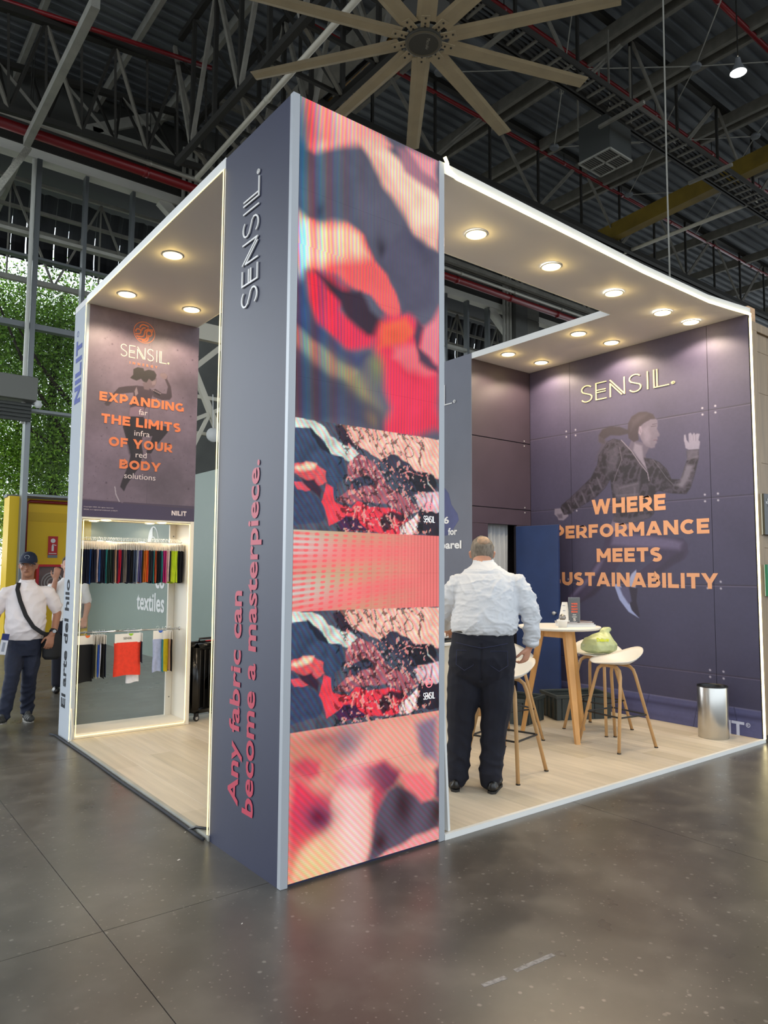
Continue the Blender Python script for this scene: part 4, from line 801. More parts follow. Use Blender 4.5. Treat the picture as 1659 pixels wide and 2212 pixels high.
def poster_print(U, V):
    img = np.ones(U.shape+(3,))*np.array(lin((104, 90, 104)))
    n = vnoise(U, V, 3.0, 71, 5); img *= (0.45+1.05*n)[..., None]
    n2 = vnoise(U, V, 30, 72, 3); sp = vnoise(U, V, 70, 73, 2) > 0.86
    img *= (0.9+0.2*n2)[..., None]; img[sp & (n > 0.45)] *= 0.55
    L_ = lambda pts, w, c, so=0.003, op=1.0: line(img, U, V, pts, w, c, so, op)
    F = lambda P, c, so=0.006, op=1.0: fill(img, U, V, P, c, so, op)
    L_([(0.61, 3.95), (0.60, 3.0), (0.605, 2.1)], 0.003, (70, 58, 72), 0.003, 0.8)
    for q in [(0.235,3.602),(1.021,3.596),(1.018,3.026),(1.016,2.305),(0.227,2.303),(0.864,3.666)]: blob(img, U, V, q, (0.008, 0.008), (50, 38, 52), 0.9)
    fl = V < 2.135; img[fl] = np.array(lin((62, 52, 78)))*(0.85+0.3*n[fl][..., None])
    L_([(0.0, 2.137), (1.1, 2.12)], 0.010, (74, 60, 74), 0.012)
    skin, dark, mid = (76, 62, 70), (40, 32, 40), (60, 48, 56)
    F([(0.623,3.228),(0.655,3.246),(0.721,3.213),(0.765,3.215),(0.777,3.286),(0.744,3.357),(0.696,3.382),(0.699,3.404),(0.721,3.413),(0.743,3.416),(0.771,3.395),(0.768,3.361),(0.808,3.291),(0.822,3.194),(0.8,3.16),(0.723,3.146),(0.636,3.165)], mid)
    F([(0.696,3.382),(0.699,3.406),(0.743,3.416),(0.771,3.395),(0.761,3.36),(0.728,3.354)], (110, 92, 98), 0.004)
    F([(0.639,3.225),(0.7,3.202),(0.703,3.181),(0.64,3.204)], (30, 24, 32), 0.003)
    L_([(0.634,3.23),(0.711,3.204)], 0.003, (170, 150, 156)); 
    F([(0.483,3.251),(0.38,3.228),(0.308,3.204),(0.279,3.165),(0.212,3.081),(0.183,3.033),(0.199,3.015),(0.224,3.017),(0.255,3.06),(0.301,3.14),(0.361,3.155),(0.456,3.18)], mid)
    F([(0.483,3.249),(0.547,3.254),(0.612,3.237),(0.637,3.198),(0.605,3.101),(0.559,3.036),(0.548,2.957),(0.412,2.941),(0.417,3.036),(0.448,3.126),(0.443,3.199)], (62, 48, 58))
    F([(0.418,3.026),(0.469,3.049),(0.553,3.051),(0.546,2.957),(0.412,2.941)], (120, 96, 112), 0.01)
    F([(0.587,3.33),(0.656,3.375),(0.665,3.322),(0.654,3.282),(0.633,3.249),(0.6,3.252),(0.593,3.223),(0.548,3.225),(0.53,3.278)], (98, 82, 90))
    F([(0.615,3.313),(0.658,3.326),(0.653,3.287),(0.623,3.277)], (124, 106, 112), 0.01, 0.7)
    F([(0.438,3.401),(0.477,3.428),(0.533,3.427),(0.542,3.401),(0.584,3.422),(0.638,3.419),(0.663,3.385),(0.652,3.341),(0.62,3.314),(0.589,3.333),(0.567,3.293),(0.535,3.298),(0.513,3.32),(0.471,3.295),(0.431,3.304),(0.41,3.313),(0.438,3.348)], (40, 34, 34))
    F([(0.41,2.946),(0.548,2.959),(0.59,2.901),(0.698,2.904),(0.778,2.893),(0.79,2.84),(0.735,2.766),(0.673,2.686),(0.632,2.615),(0.581,2.61),(0.618,2.701),(0.639,2.784),(0.544,2.765),(0.542,2.682),(0.557,2.609),(0.53,2.48),(0.47,2.39),(0.412,2.292),(0.393,2.238),(0.344,2.243),(0.369,2.34),(0.416,2.469),(0.443,2.597),(0.397,2.718),(0.358,2.837)], dark)
    F([(0.37,2.903),(0.453,2.914),(0.46,2.704),(0.465,2.537),(0.422,2.595),(0.397,2.718)], (28, 24, 32), 0.03, 0.8)
    F([(0.303,2.273),(0.33,2.296),(0.372,2.256),(0.394,2.228),(0.408,2.155),(0.379,2.124),(0.337,2.15),(0.313,2.212)], (104, 90, 104)); L_([(0.305,2.273),(0.318,2.202),(0.351,2.138)], 0.006, (180, 172, 180))
    F([(0.548,2.566),(0.621,2.616),(0.659,2.513),(0.68,2.472),(0.649,2.489),(0.594,2.526)], (84, 70, 84))
    F([(0.473,3.236),(0.491,3.175),(0.466,3.145),(0.456,3.191)], (160, 140, 146), 0.004, 0.5)
    return img
M_post = mat_print('poster_print', 0.5)
pst = print_grid('poster', 0.024, 1.083, 1.985, 3.938, 0.0055, ((0, 3.629, 0), (1, 0, 0), (0, 0, 1)), poster_print, M_post, unit)
PY = 3.628
def ptext(s, x0, x1, z0, z1, m=M_wtext, bold=0.0, sp=1.0, name='lettering'): return text(name, s, (x0, PY, z0), (1, 0, 0), (0, 0, 1), x1-x0, z1-z0, m, unit, bold, sp)
for s, x0, x1, z0, z1 in (('EXPANDING', 0.137, 0.943, 3.058, 3.142), ('THE LIMITS', 0.161, 0.916, 2.852, 2.940), ('OF YOUR', 0.235, 0.839, 2.646, 2.734), ('BODY', 0.338, 0.728, 2.446, 2.532)):
    heavy('slogan_line', s, (x0, PY, z0), (1, 0, 0), (0, 0, 1), x1-x0, z1-z0, M_otext2, unit)
M_ptext = mat('pale_lettering', (214, 200, 200), 0.5)
ptext('far', 0.502, 0.585, 2.974, 3.026, M_ptext); ptext('infra', 0.467, 0.613, 2.769, 2.822, M_ptext); ptext('red', 0.486, 0.590, 2.564, 2.618, M_ptext); ptext('solutions', 0.386, 0.682, 2.359, 2.412, M_ptext)
heavy('makers_name', 'NILIT', (0.851, PY, 2.036), (1, 0, 0), (0, 0, 1), 0.150, 0.046, M_ptext, unit)
ptext('Copyright 2023. All rights reserved.', 0.037, 0.30, 2.068, 2.079, M_ptext); ptext('SENSIL is a registered trademark of NILIT.', 0.037, 0.34, 2.043, 2.055, M_ptext)
ptext('INNERGY', 0.40, 0.668, 3.446, 3.470, M_otext2, 0.03, 2.2)
wordmark('poster_wordmark', (0.310, PY, 3.510), (1, 0, 0), (0, 0, 1), 0.445, 0.112, mat('cream_print', (236, 222, 182), 0.5), unit, sw=0.10, t=0.001)
mb = MB(); EC = (0.5305, PY, 3.774); e_ = lambda pts, w=0.0125: ribbon(mb, pts, w, EC, (1, 0, 0), (0, 0, 1), 0.001)
e_(_arc(0, 0, 0.101, 0, 360, 40), 0.006)
e_([(-0.044, 0.040)]+_arc(-0.005, 0.035, 0.040, 170, 90, 6)+[(0.035, 0.066)]); e_([(-0.024, 0.016)]+_arc(0.0, 0.018, 0.026, 175, 105, 5)+[(0.006, 0.046)]); e_(_arc(0.034, 0.048, 0.003, 0, 360, 6), 0.008)
e_(_arc(-0.058, 0.000, 0.024, 190, -80, 12)+[(-0.082, -0.028)]); e_([(-0.072, -0.048)]+_arc(-0.036, -0.012, 0.036, -100, 0, 6)+_arc(0.036, 0.0, 0.034, 180, 100, 6)+[(0.078, 0.040)])
e_([(-0.055, -0.068)]+_arc(-0.010, -0.036, 0.034, -100, 10, 6)+_arc(0.046, 0.000, 0.026, 180, -90, 10)+[(0.036, -0.022)]); e_([(-0.018, -0.084)]+_arc(0.005, -0.052, 0.032, -80, 0, 5)+[(0.040, -0.036)]); e_([(0.072, 0.022), (0.080, 0.025)])
mb.build('round_wave_emblem', M_otext2, unit)
# side face lettering
heavy('makers_name', 'NILIT', (-0.0005, 3.742, 3.045), (0, 0, 1), (0, 1, 0), 0.60, 0.19, M_btext, unit, st=0.24, gap=0.14)
text('lettering', 'El arte del hilo', (-0.0005, 3.829, 0.27), (0, 0, 1), (0, 1, 0), 1.15, 0.128, M_ktext, unit, 0.02)
mb = MB(); ribbon(mb, _arc(0, 0, 0.026, 0, 350, 14), 0.006, (-0.001, 3.895, 3.715), (0, 0, 1), (0, 1, 0), 0.001); mb.build('registered_mark', M_btext, unit)
tag(MB().tube([(0.040, 3.622, 0.055), (0.040, 3.622, 1.955), (1.036, 3.622, 1.955), (1.036, 3.622, 0.075), (1.028, 3.622, 0.055), (0.040, 3.622, 0.055)], 0.0038, 6).build('neon_strip', M_neon2, None, True), 'thin warm neon strip framing the opening of the showcase', 'neon strip')
for x, y, s in ((0.272, 3.74, 'front left'), (0.21, 3.90, 'rear left'), (0.80, 3.74, 'front right'), (0.74, 3.90, 'rear right')):
    downlight(x, y, 1.966, 'small round downlight in the top of the showcase, '+s, 3.5, 0.045, 'showcase downlights')
# rails
for z, nm in ((1.77, 'upper'), (0.935, 'lower')):
    r_ = empty('hanging_rail', (0, 0, z)); tag(r_, 'chrome hanging rail, %s one in the showcase' % nm, 'rail')
    MB().tube([(0.032, 3.83, 0), (1.046, 3.83, 0)], 0.0095, 10).build('tube', mat('chrome', (220, 220, 220), 0.12, 1.0), r_, True)
    for x in (0.031, 1.043): MB().tube([(x, 3.83, 0), (x+0.004, 3.83, 0)], 0.018, 12).build('flange', mat('chrome', (220, 220, 220), 0.12, 1.0), r_, True)
M_card = mat('card_white', (232, 226, 216), 0.6); M_clear = mat('clear_plastic', (235, 240, 240), 0.15, alpha=0.45)
FC = {'navy': (16, 22, 48), 'royal blue': (24, 70, 130), 'black': (14, 14, 18), 'pale pink': (224, 196, 190), 'teal': (40, 130, 128), 'bottle green': (30, 48, 40), 'tan': (196, 150, 120), 'crimson': (190, 24, 60),
      'taupe': (120, 108, 100), 'slate': (70, 84, 110), 'pale grey': (196, 200, 206), 'violet grey': (86, 80, 130), 'orange': (206, 110, 30), 'rust orange': (214, 82, 40), 'magenta': (180, 30, 110), 'lime yellow': (206, 224, 50),
      'charcoal': (44, 44, 48), 'white': (232, 230, 232), 'coral red': (232, 62, 38), 'striped pale blue': (168, 176, 206), 'mustard yellow': (206, 186, 24), 'blue': (36, 84, 190), 'sand': (190, 184, 150)}
SEQ = ['navy', 'navy', 'navy', 'navy', 'royal blue', 'navy', 'navy', 'navy', 'pale pink', 'royal blue', 'navy', 'navy', 'navy', 'teal', 'bottle green', 'bottle green', 'bottle green', 'charcoal', 'tan', 'navy', 'crimson', 'crimson', 'navy', 'taupe',
       'taupe', 'navy', 'navy', 'black', 'black', 'slate', 'slate', 'pale grey', 'violet grey', 'violet grey', 'bottle green', 'orange', 'orange', 'rust orange', 'charcoal', 'charcoal', 'navy', 'teal', 'rust orange', 'black', 'black', 'navy',
       'teal', 'magenta', 'magenta', 'pale pink', 'pale pink', 'navy', 'lime yellow', 'lime yellow', 'lime yellow', 'lime yellow', 'black', 'black', 'charcoal', 'black']
def fab(c): return mat('fabric_'+c.replace(' ', '_'), FC[c], 0.85, noise_s=30, noise_a=0.12)
ORD = ['first', 'second', 'third', 'fourth', 'fifth', 'sixth', 'seventh', 'eighth', 'ninth', 'tenth']
def ordn(i):
    tens = ['', 'eleventh twelfth thirteenth fourteenth fifteenth sixteenth seventeenth eighteenth nineteenth twentieth'.split()]
    if i < 10: return ORD[i]
    if i < 20: return tens[1][i-10]
    base = {2: 'twenty', 3: 'thirty', 4: 'forty', 5: 'fifty', 6: 'sixty'}[(i+1)//10]
    return base.replace('ty', 'tieth') if (i+1) % 10 == 0 else base+'-'+ORD[(i+1) % 10-1]
def swatch(x, y, ztop, w, hc, hf, col, rot, label, group, th=0.0065, wave=0.003, tab=None, clear=False):
    """hanging sample: hook, header card, cloth; hung from a rail at (x, y)"""
    t = empty('fabric_swatch', (x, y, ztop), rot); tag(t, label, 'fabric swatch', group)
    mb = MB(); mb.tube([(-0.0, 0, -0.012), (0.0, 0, 0.008)]+[(0.014*math.sin(a), 0, 0.020-0.013*math.cos(a)) for a in (0.6, 1.4, 2.2, 3.14, 4.0, 4.7)], 0.0018, 5)
    mb.build('hook', M_clear, t, True).location.z = 0.035
    MB().box(-w/2, w/2, -0.0012, 0.0012, -hc+0.025, 0.025).build('header_card', M_card, t)
    vs = []; fs = []; nx, nz = 6, 7; k = R.random()*6
    for s in (-1, 1):
        for j in range(nz+1):
            for i in range(nx+1):
                q = i/nx; z = -hc+0.03-(hf+0.006*math.sin(q*5+k))*j/nz; amp = wave*(0.3+j/nz)
                vs.append(((q-0.5)*(w*1.03+0.006*math.sin(j*0.9+k)), s*th/2*(1 if 0 < i < nx else 0.3)+amp*math.sin(q*7+k+j*0.25), z))
    n1 = (nx+1)*(nz+1)
    for j in range(nz):
        for i in range(nx):
            a = j*(nx+1)+i; fs.append((a, a+1, a+nx+2, a+nx+1)); fs.append((n1+a, n1+a+nx+1, n1+a+nx+2, n1+a+1))
    for j in range(nz):
        a = j*(nx+1); fs.append((a, a+nx+1, n1+a+nx+1, n1+a)); a += nx; fs.append((a, n1+a, n1+a+nx+1, a+nx+1))
    MB().add(vs, fs).build('cloth', fab(col), t, True)
    if tab:
        MB().prism(_arc(0, 0, 0.022, 180, 360, 8), (0.03, -0.0016, 0.025), (1, 0, 0), (0, 0, 1), 0.0006).build('colour_tab', mat('tab_%d' % sum(tab), tab, 0.5), t)
    return t
TAB = [(232, 110, 40), (60, 100, 190), (150, 200, 40), (60, 180, 160), (200, 220, 40), (220, 60, 60)]
N_ = len(SEQ)
for i, c in enumerate(SEQ):
    x = 0.082+0.943*i/(N_-1)
    swatch(x, 3.83+R.uniform(-0.006, 0.006), 1.745, 0.20, 0.078, 0.305+R.uniform(-0.008, 0.012), c, rad(90+R.uniform(-1.5, 1.5)), '%s cloth swatch on a white card, upper rail, %s from the left' % (c, ordn(i)), 'swatches on the upper rail', tab=TAB[i % 6] if i % 3 == 0 else None)
low = [(0.135, 3.80, 0.155, 'black', 4, 'wide black swatch facing forward at the left end of the lower rail', (232, 110, 40), 0.34), (0.215, 3.83, 0.2, 'black', 84, 'black swatch behind the wide black one on the lower rail', (60, 100, 190), 0.31), (0.235, 3.83, 0.2, 'sand', 88, 'sand coloured swatch between black and blue on the lower rail', None, 0.30),
       (0.252, 3.83, 0.2, 'blue', 86, 'bright blue swatch on the lower rail', (220, 60, 60), 0.30), (0.275, 3.83, 0.2, 'white', 84, 'white swatch beside the bright blue one on the lower rail', None, 0.30), (0.300, 3.83, 0.2, 'black', 88, 'black swatch right of the white one on the lower rail', None, 0.31), (0.318, 3.83, 0.2, 'navy', 86, 'navy swatch ending the left bunch on the lower rail', None, 0.30)]
for x, y, w, c, a, lb, tb, hf in low: swatch(x, y, 0.885, w, 0.085, hf, c, rad(a), lb, 'swatches on the lower rail', tab=tb)
tr = swatch(0.530, 3.80, 0.885, 0.245, 0.085, 0.31, 'coral red', rad(2), 'large coral red swatch with printed card in the middle of the lower rail', 'swatches on the lower rail', th=0.004, wave=0.002, tab=(150, 200, 40))
text('card_lettering', 'SENSIL', (-0.042, -0.0025, -0.028), (1, 0, 0), (0, 0, 1), 0.082, 0.022, M_ktext, tr, 0.0)
swatch(0.60, 3.845, 0.885, 0.12, 0.085, 0.385, 'white', rad(2), 'sheer white swatch hanging lower behind the coral red one', 'swatches on the lower rail', th=0.003)
swatch(0.672, 3.85, 0.885, 0.15, 0.085, 0.20, 'navy', rad(82), 'narrow navy swatch just right of the coral red one', 'swatches on the lower rail')
swatch(0.812, 3.79, 0.900, 0.090, 0.085, 0.31, 'striped pale blue', rad(6), 'crinkled pale blue swatch on the lower rail', 'swatches on the lower rail', wave=0.006, tab=(60, 100, 190))
swatch(0.868, 3.81, 0.895, 0.11, 0.085, 0.31, 'teal', rad(80), 'teal green edge swatch beside the pale blue one on the lower rail', 'swatches on the lower rail')
swatch(0.900, 3.81, 0.895, 0.075, 0.085, 0.31, 'mustard yellow', rad(20), 'mustard yellow swatch at the right of the lower rail', 'swatches on the lower rail')
swatch(0.938, 3.83, 0.893, 0.14, 0.085, 0.30, 'tan', rad(84), 'tan swatch at the right end of the lower rail', 'swatches on the lower rail')
swatch(0.955, 3.83, 0.893, 0.14, 0.085, 0.31, 'black', rad(85), 'black swatch at the right end of the lower rail', 'swatches on the lower rail')

# ---------------------------------------------------------------- green-grey stand behind
gw = MB().box(2.85, 3.0, 5.4, 13.2, 0.0, 3.02).build('partition_wall', mat('sage_grey_paint', (116, 131, 120), 0.5, noise_s=0.8, noise_a=0.06)); tag(gw, 'long sage grey partition wall of another stand behind the display unit', 'partition')
GX = 2.848
text('lettering', 'textiles', (GX, 10.20, 0.775), (0, -1, 0), (0, 0, 1), 1.335, 0.325, M_wtext, gw, 0.02)
text('lettering', 'co', (GX, 9.30, 1.18), (0, -1, 0), (0, 0, 1), 0.42, 0.22, M_wtext, gw, 0.02)
mb = MB(); ribbon(mb, _arc(0, 0, 0.26, 0, 180, 16, 0.33), 0.022, (GX-0.002, 9.48, 1.93), (0, -1, 0), (0, 0, 1), 0.001); ribbon(mb, _arc(0, 0, 0.13, 0, 180, 12, 0.15), 0.02, (GX-0.002, 9.48, 1.93), (0, -1, 0), (0, 0, 1), 0.001)
mb.prism(_arc(0, 0, 0.26, 180, 95, 10, 0.33)+[(-0.03, 0.24), (-0.02, 0.16)]+_arc(0, 0, 0.13, 110, 180, 8, 0.15), (GX-0.003, 9.48, 1.93), (0, -1, 0), (0, 0, 1), 0.001); mb.build('arch_emblem', M_wtext, gw)
tf = empty('stand_truss'); tag(tf, 'white square-tube truss frame above the sage grey partition', 'truss')
def mem(parent, name, p, q, w, h, m): return MB().beam(p, q, w, h).build(name, m, parent)
M_cream2 = mat('cream_steel', (196, 190, 174), 0.5)
mem(tf, 'top_beam', (3.1, 9, 5.80), (6.2, 9, 5.80), 0.12, 0.31, M_cream2)
for a, b, w in (((3.2, 9, 5.0), (4.1, 9, 5.85), 0.09), ((3.3, 9, 5.1), (4.0, 9, 3.6), 0.10), ((3.2, 9, 4.1), (4.2, 9, 4.62), 0.07), ((3.62, 9, 4.30), (3.3, 9, 3.6), 0.06)): mem(tf, 'brace', a, b, w, w, M_cream2)
mem(tf, 'rail', (3.1, 9.3, 4.0), (6.2, 9.3, 4.0), 0.06, 0.06, M_cream2); mem(tf, 'rail', (3.1, 9.6, 4.75), (6.2, 9.6, 4.75), 0.07, 0.07, M_cream2)
for x in (3.15, 6.2): mem(tf, 'post', (x, 9, 0), (x, 9, 5.95), 0.1, 0.1, M_cream2)
ap = empty('wireless_router', (3.665, 8.9, 3.92)); tag(ap, 'rounded white wireless device on a rod above the sage grey partition', 'router')
MB().lathe([(0.0001, -0.03), (0.10, -0.03), (0.125, -0.015), (0.13, 0.0), (0.125, 0.02), (0.0001, 0.03)], n=24).build('housing', M_white, ap, True).rotation_euler = (rad(90), 0, 0)
MB().tube([(0, 0, 0.12), (0, 0.05, 0.75)], 0.008, 6).build('rod', M_white, ap)

# ---------------------------------------------------------------- glazed facade
M_alu = mat('facade_aluminium', (128, 132, 134), 0.35, 0.5)
M_concb = mat('pale_concrete_beam', (232, 230, 220), 0.7, noise_s=3, noise_a=0.12, stretch=(0.3, 1, 1))
fc = MB().box(-14, 26, 13.75, 14.05, 10.57, 10.80).build('wall_facade', M_concb); tag(fc, kind='structure')
MB().box(-14, 26, 13.70, 13.75, 10.78, 11.05).build('ledge', M_dark, fc); MB().box(-14, 26, 13.95, 14.1, 11.05, 12.7).build('upper_cladding', mat('upper_cladding', (70, 70, 66), 0.7), fc)
for x in (5.3, 16.9):
    MB().cbox(x, x+0.62, 13.45, 14.2, 0, 12.6, 0.01).build('column', mat('column_grey', (92, 92, 88), 0.7, noise_s=2, noise_a=0.2), fc)
    for k in range(9): MB().cbox(x+0.66, x+1.3, 13.5, 13.6, 0.05+k*1.3, 1.33+k*1.3, 0.01).build('column_panel', mat('column_panel', (108, 106, 98), 0.6), fc)
    for k in range(3): MB().tube([(x-0.12-0.16*k, 13.6, 0), (x-0.12-0.16*k, 13.6, 12)], 0.05, 8).build('riser_pipe', M_steell, fc)
    MB().beam((x-0.9, 13.9, 10.6), (x, 13.9, 9.9), 0.2, 0.25).build('haunch', M_concb, fc)
def mull(x0, x1, z0, z1, y0=13.8, y1=14.0): MB().cbox(x0, x1, y0, y1, z0, z1, 0.006).build('mullion', M_alu, fc)
mull(1.55, 1.66, 0, 10.57, 13.72, 13.98); mull(2.60, 2.68, 3.1, 10.57); mull(3.68, 3.76, 3.1, 10.57); mull(4.76, 4.84, 3.1, 10.57); mull(0.42, 0.50, 5.6, 10.57); mull(-0.7, -0.62, 5.6, 10.57)
for x in (13.9, 14.9, 15.9, 19.2, 20.3): mull(x, x+0.09, 3.1, 10.57)
MB().tube([(1.49, 13.70, 4.6), (1.49, 13.70, 6.6), (1.49, 13.70, 10.5)], 0.045, 8).build('downpipe', mat('white_pipe', (214, 214, 206), 0.4), fc)
for a, b, z0, z1, m in ((-6, 5.3, 6.74, 6.87, M_alu), (1.66, 5.3, 4.91, 4.98, M_alu), (-6, 5.3, 8.82, 8.90, M_steell), (-6, 5.3, 8.32, 8.38, M_alu), (13, 26, 8.8, 8.9, M_steell), (13, 26, 6.74, 6.87, M_alu), (1.66, 5.3, 3.06, 3.12, M_alu)):
    MB().cbox(a, b, 13.82, 14.0, z0, z1, 0.006).build('transom', m, fc)
for x0, x1 in ((-0.62, 0.42), (0.50, 1.55), (1.66, 2.60), (2.68, 3.68), (3.76, 4.76)):
    for z0, z1 in ((8.90, 10.57), (6.87, 8.32), (5.6, 6.74)) if x0 < 1.6 else ((8.90, 10.57), (6.87, 8.32), (4.98, 6.74), (3.12, 4.91)):
        MB().box(x0, x1, 13.90, 13.908, z0, z1).build('pane', M_glassf, fc)
rb = empty('roller_shutter'); tag(rb, 'grey roller shutter box above the open gateway in the glass wall', 'shutter')
MB().cbox(-4, 1.69, 13.35, 13.80, 5.06, 5.56, 0.01).build('box', mat('shutter_grey', (120, 120, 114), 0.5), rb)
for k in range(5): MB().tube([(-4, 13.55, 4.66+0.08*k), (1.62, 13.55, 4.66+0.08*k)], 0.04, 8).build('slat', mat('shutter_slat', (96, 98, 96), 0.4, 0.3), rb)
sc = empty('security_camera', (1.72, 13.4, 4.98)); tag(sc, 'small white dome security camera below the shutter box', 'camera')
MB().lathe([(0.07, 0.05), (0.075, 0.0), (0.06, -0.05), (0.03, -0.07), (0.0001, -0.075)], n=16).build('housing', M_white, sc, True); MB().lathe([(0.035, -0.062), (0.02, -0.082), (0.0001, -0.085)], n=12).build('lens', M_black, sc, True)
MB().box(-0.05, 0.05, -0.05, 0.35, 0.05, 0.09).build('bracket', M_white, sc)

# yellow wall with fire point
M_yel = mat('yellow_paint', (232, 186, 20), 0.55, noise_s=1.5, noise_a=0.06)
yw = MB().box(1.56, 5.3, 14.2, 14.45, 0.0, 3.05).build('yellow_wall', M_yel); tag(yw, 'bright yellow low wall behind the hall glass', 'wall')
MB().box(1.36, 1.56, 13.95, 14.5, 0.0, 3.06).build('pilaster', mat('yellow_paint_light', (242, 200, 30), 0.55), yw); MB().box(1.34, 5.3, 14.15, 14.5, 3.05, 3.11).build('coping', M_grey, yw); MB().box(1.56, 5.3, 14.19, 14.2, 2.55, 2.75).build('band', mat('yellow_band', (214, 170, 12), 0.55), yw)
fp = MB().tube([(1.74, 14.13, 0.0), (1.74, 14.13, 2.93), (1.80, 14.13, 2.98), (5.2, 14.13, 2.98)], 0.035, 8).build('fire_pipe', M_red, None, True); tag(fp, 'dark red fire pipe along the top of the yellow wall', 'pipe')
fs_ = empty('fire_sign', (2.32, 14.19, 1.99)); tag(fs_, 'red fire extinguisher sign with white symbols on the yellow wall', 'sign')
MB().box(-0.10, 0.10, -0.01, 0, -0.24, 0.24).build('plate', mat('sign_red', (190, 30, 36), 0.5), fs_); MB().box(-0.10, 0.10, -0.012, -0.01, -0.24, -0.175).build('footer', M_grey, fs_)
MB().prism(_arc(0, 0.14, 0.05, 0, 350, 16), (0, -0.0105, 0), (1, 0, 0), (0, 0, 1), 0.003).build('reel_symbol', M_wtext, fs_)
MB().prism([(-0.025, -0.09), (0.02, -0.09), (0.02, 0.02), (0.0, 0.045), (0.07, 0.03), (0.07, 0.045), (-0.01, 0.065), (-0.025, 0.02)], (0, -0.0105, 0), (1, 0, 0), (0, 0, 1), 0.003).build('extinguisher_symbol', M_wtext, fs_)
MB().box(-0.08, 0.08, -0.0125, -0.0105, -0.15, -0.135).build('caption', M_wtext, fs_)
hc = empty('hose_cabinet', (2.32, 14.0, 0.82)); tag(hc, 'red fire hose cabinet with glass door against the yellow wall', 'cabinet')
for b in ((-0.36, 0.36, 0.0, 0.2, 0, 0.05), (-0.36, 0.36, 0.0, 0.2, 0.73, 0.78), (-0.36, -0.30, 0.0, 0.2, 0.05, 0.73), (0.30, 0.36, 0.0, 0.2, 0.05, 0.73)): MB().cbox(*b, 0.004).build('frame', mat('cabinet_red', (200, 24, 40), 0.4), hc)
MB().box(-0.30, 0.30, 0.16, 0.19, 0.05, 0.73).build('back', mat('cabinet_inner', (110, 60, 56), 0.6), hc); MB().box(-0.30, 0.30, 0.01, 0.015, 0.05, 0.73).build('door_glass', M_glass, hc)
for r_ in (0.10, 0.16, 0.22): MB().tube([(r_*math.cos(a*math.pi/10), 0.12, 0.38+r_*math.sin(a*math.pi/10)) for a in range(21)], 0.018, 6).build('hose_coil', mat('hose_grey', (170, 150, 146), 0.6), hc, True)
lv = empty('louvre_panel', (2.84, 14.12, 0.17)); tag(lv, 'dark grey ribbed shutter panel low on the yellow wall', 'panel')
MB().box(-0.26, 0.26, 0.02, 0.07, 0, 1.35).build('backing', M_dark, lv)
for k in range(6): MB().cbox(-0.26+k*0.088, -0.185+k*0.088, -0.01, 0.02, 0, 1.35, 0.004).build('slat', mat('louvre_grey', (104, 98, 98), 0.5), lv)

# ---------------------------------------------------------------- outside: hanging dark cladding, lattice, trees, fence
oc = empty('outer_canopy'); tag(oc, 'dark ribbed skirt cladding hanging outside above the glass wall', 'cladding')
M_skirt = mat('black_ribbed_sheet', (34, 34, 38), 0.45, 0.2)
for k in range(86):
    x = -5+0.345*k; tl = R.uniform(-0.03, 0.03)
    vs = []; 
    for j in range(5):
        q = j/4; z = 11.4-1.85*q; yy = 17.0+0.25*math.sin(q*2.2)
        for i, (dx, dy) in enumerate(((-0.168, 0.0), (-0.08, -0.05), (0.06, -0.05), (0.168, 0.0))): vs.append((x+dx+tl*q, yy+dy, z-0.03*R.random()))
    MB().add(vs, [(j*4+i, j*4+i+1, j*4+i+5, j*4+i+4) for j in range(4) for i in range(3)]).build('skirt_sheet', M_skirt, oc)
MB().box(-8, 26, 14.1, 19.5, 11.7, 11.8).build('soffit', mat('blackened_soffit_sheet', (22, 22, 24), 0.7), oc)  # soffit made extra wide and black to hold back daylight
for z, m in ((10.9, M_steell), (10.2, M_steel), (9.7, M_steel)): mem(oc, 'purlin', (-8, 15.6, z), (26, 15.6, z), 0.08, 0.08, m)
for k in range(15):
    x = -6+2.1*k; mem(oc, 'strut', (x, 15.5, 8.4), (x+1.05, 15.5, 10.8), 0.05, 0.05, M_steell if k % 2 else M_steel); mem(oc, 'strut', (x+1.05, 15.5, 10.8), (x+2.1, 15.5, 8.4), 0.05, 0.05, M_steel); mem(oc, 'strut', (x+1.05, 15.5, 8.4), (x+1.05, 15.5, 10.8), 0.035, 0.035, M_steel)
mem(oc, 'bottom_chord', (-8, 15.5, 8.4), (26, 15.5, 8.4), 0.12, 0.12, M_steell)
st = MB().beam((0.72, 13.4, 9.4), (1.30, 13.4, 10.55), 0.13, 0.13).build('facade_strut', mat('netted_steel', (200, 198, 184), 0.6, noise_s=40, noise_a=0.3)); tag(st, 'pale slanting steel strut before the upper left glass', 'strut')

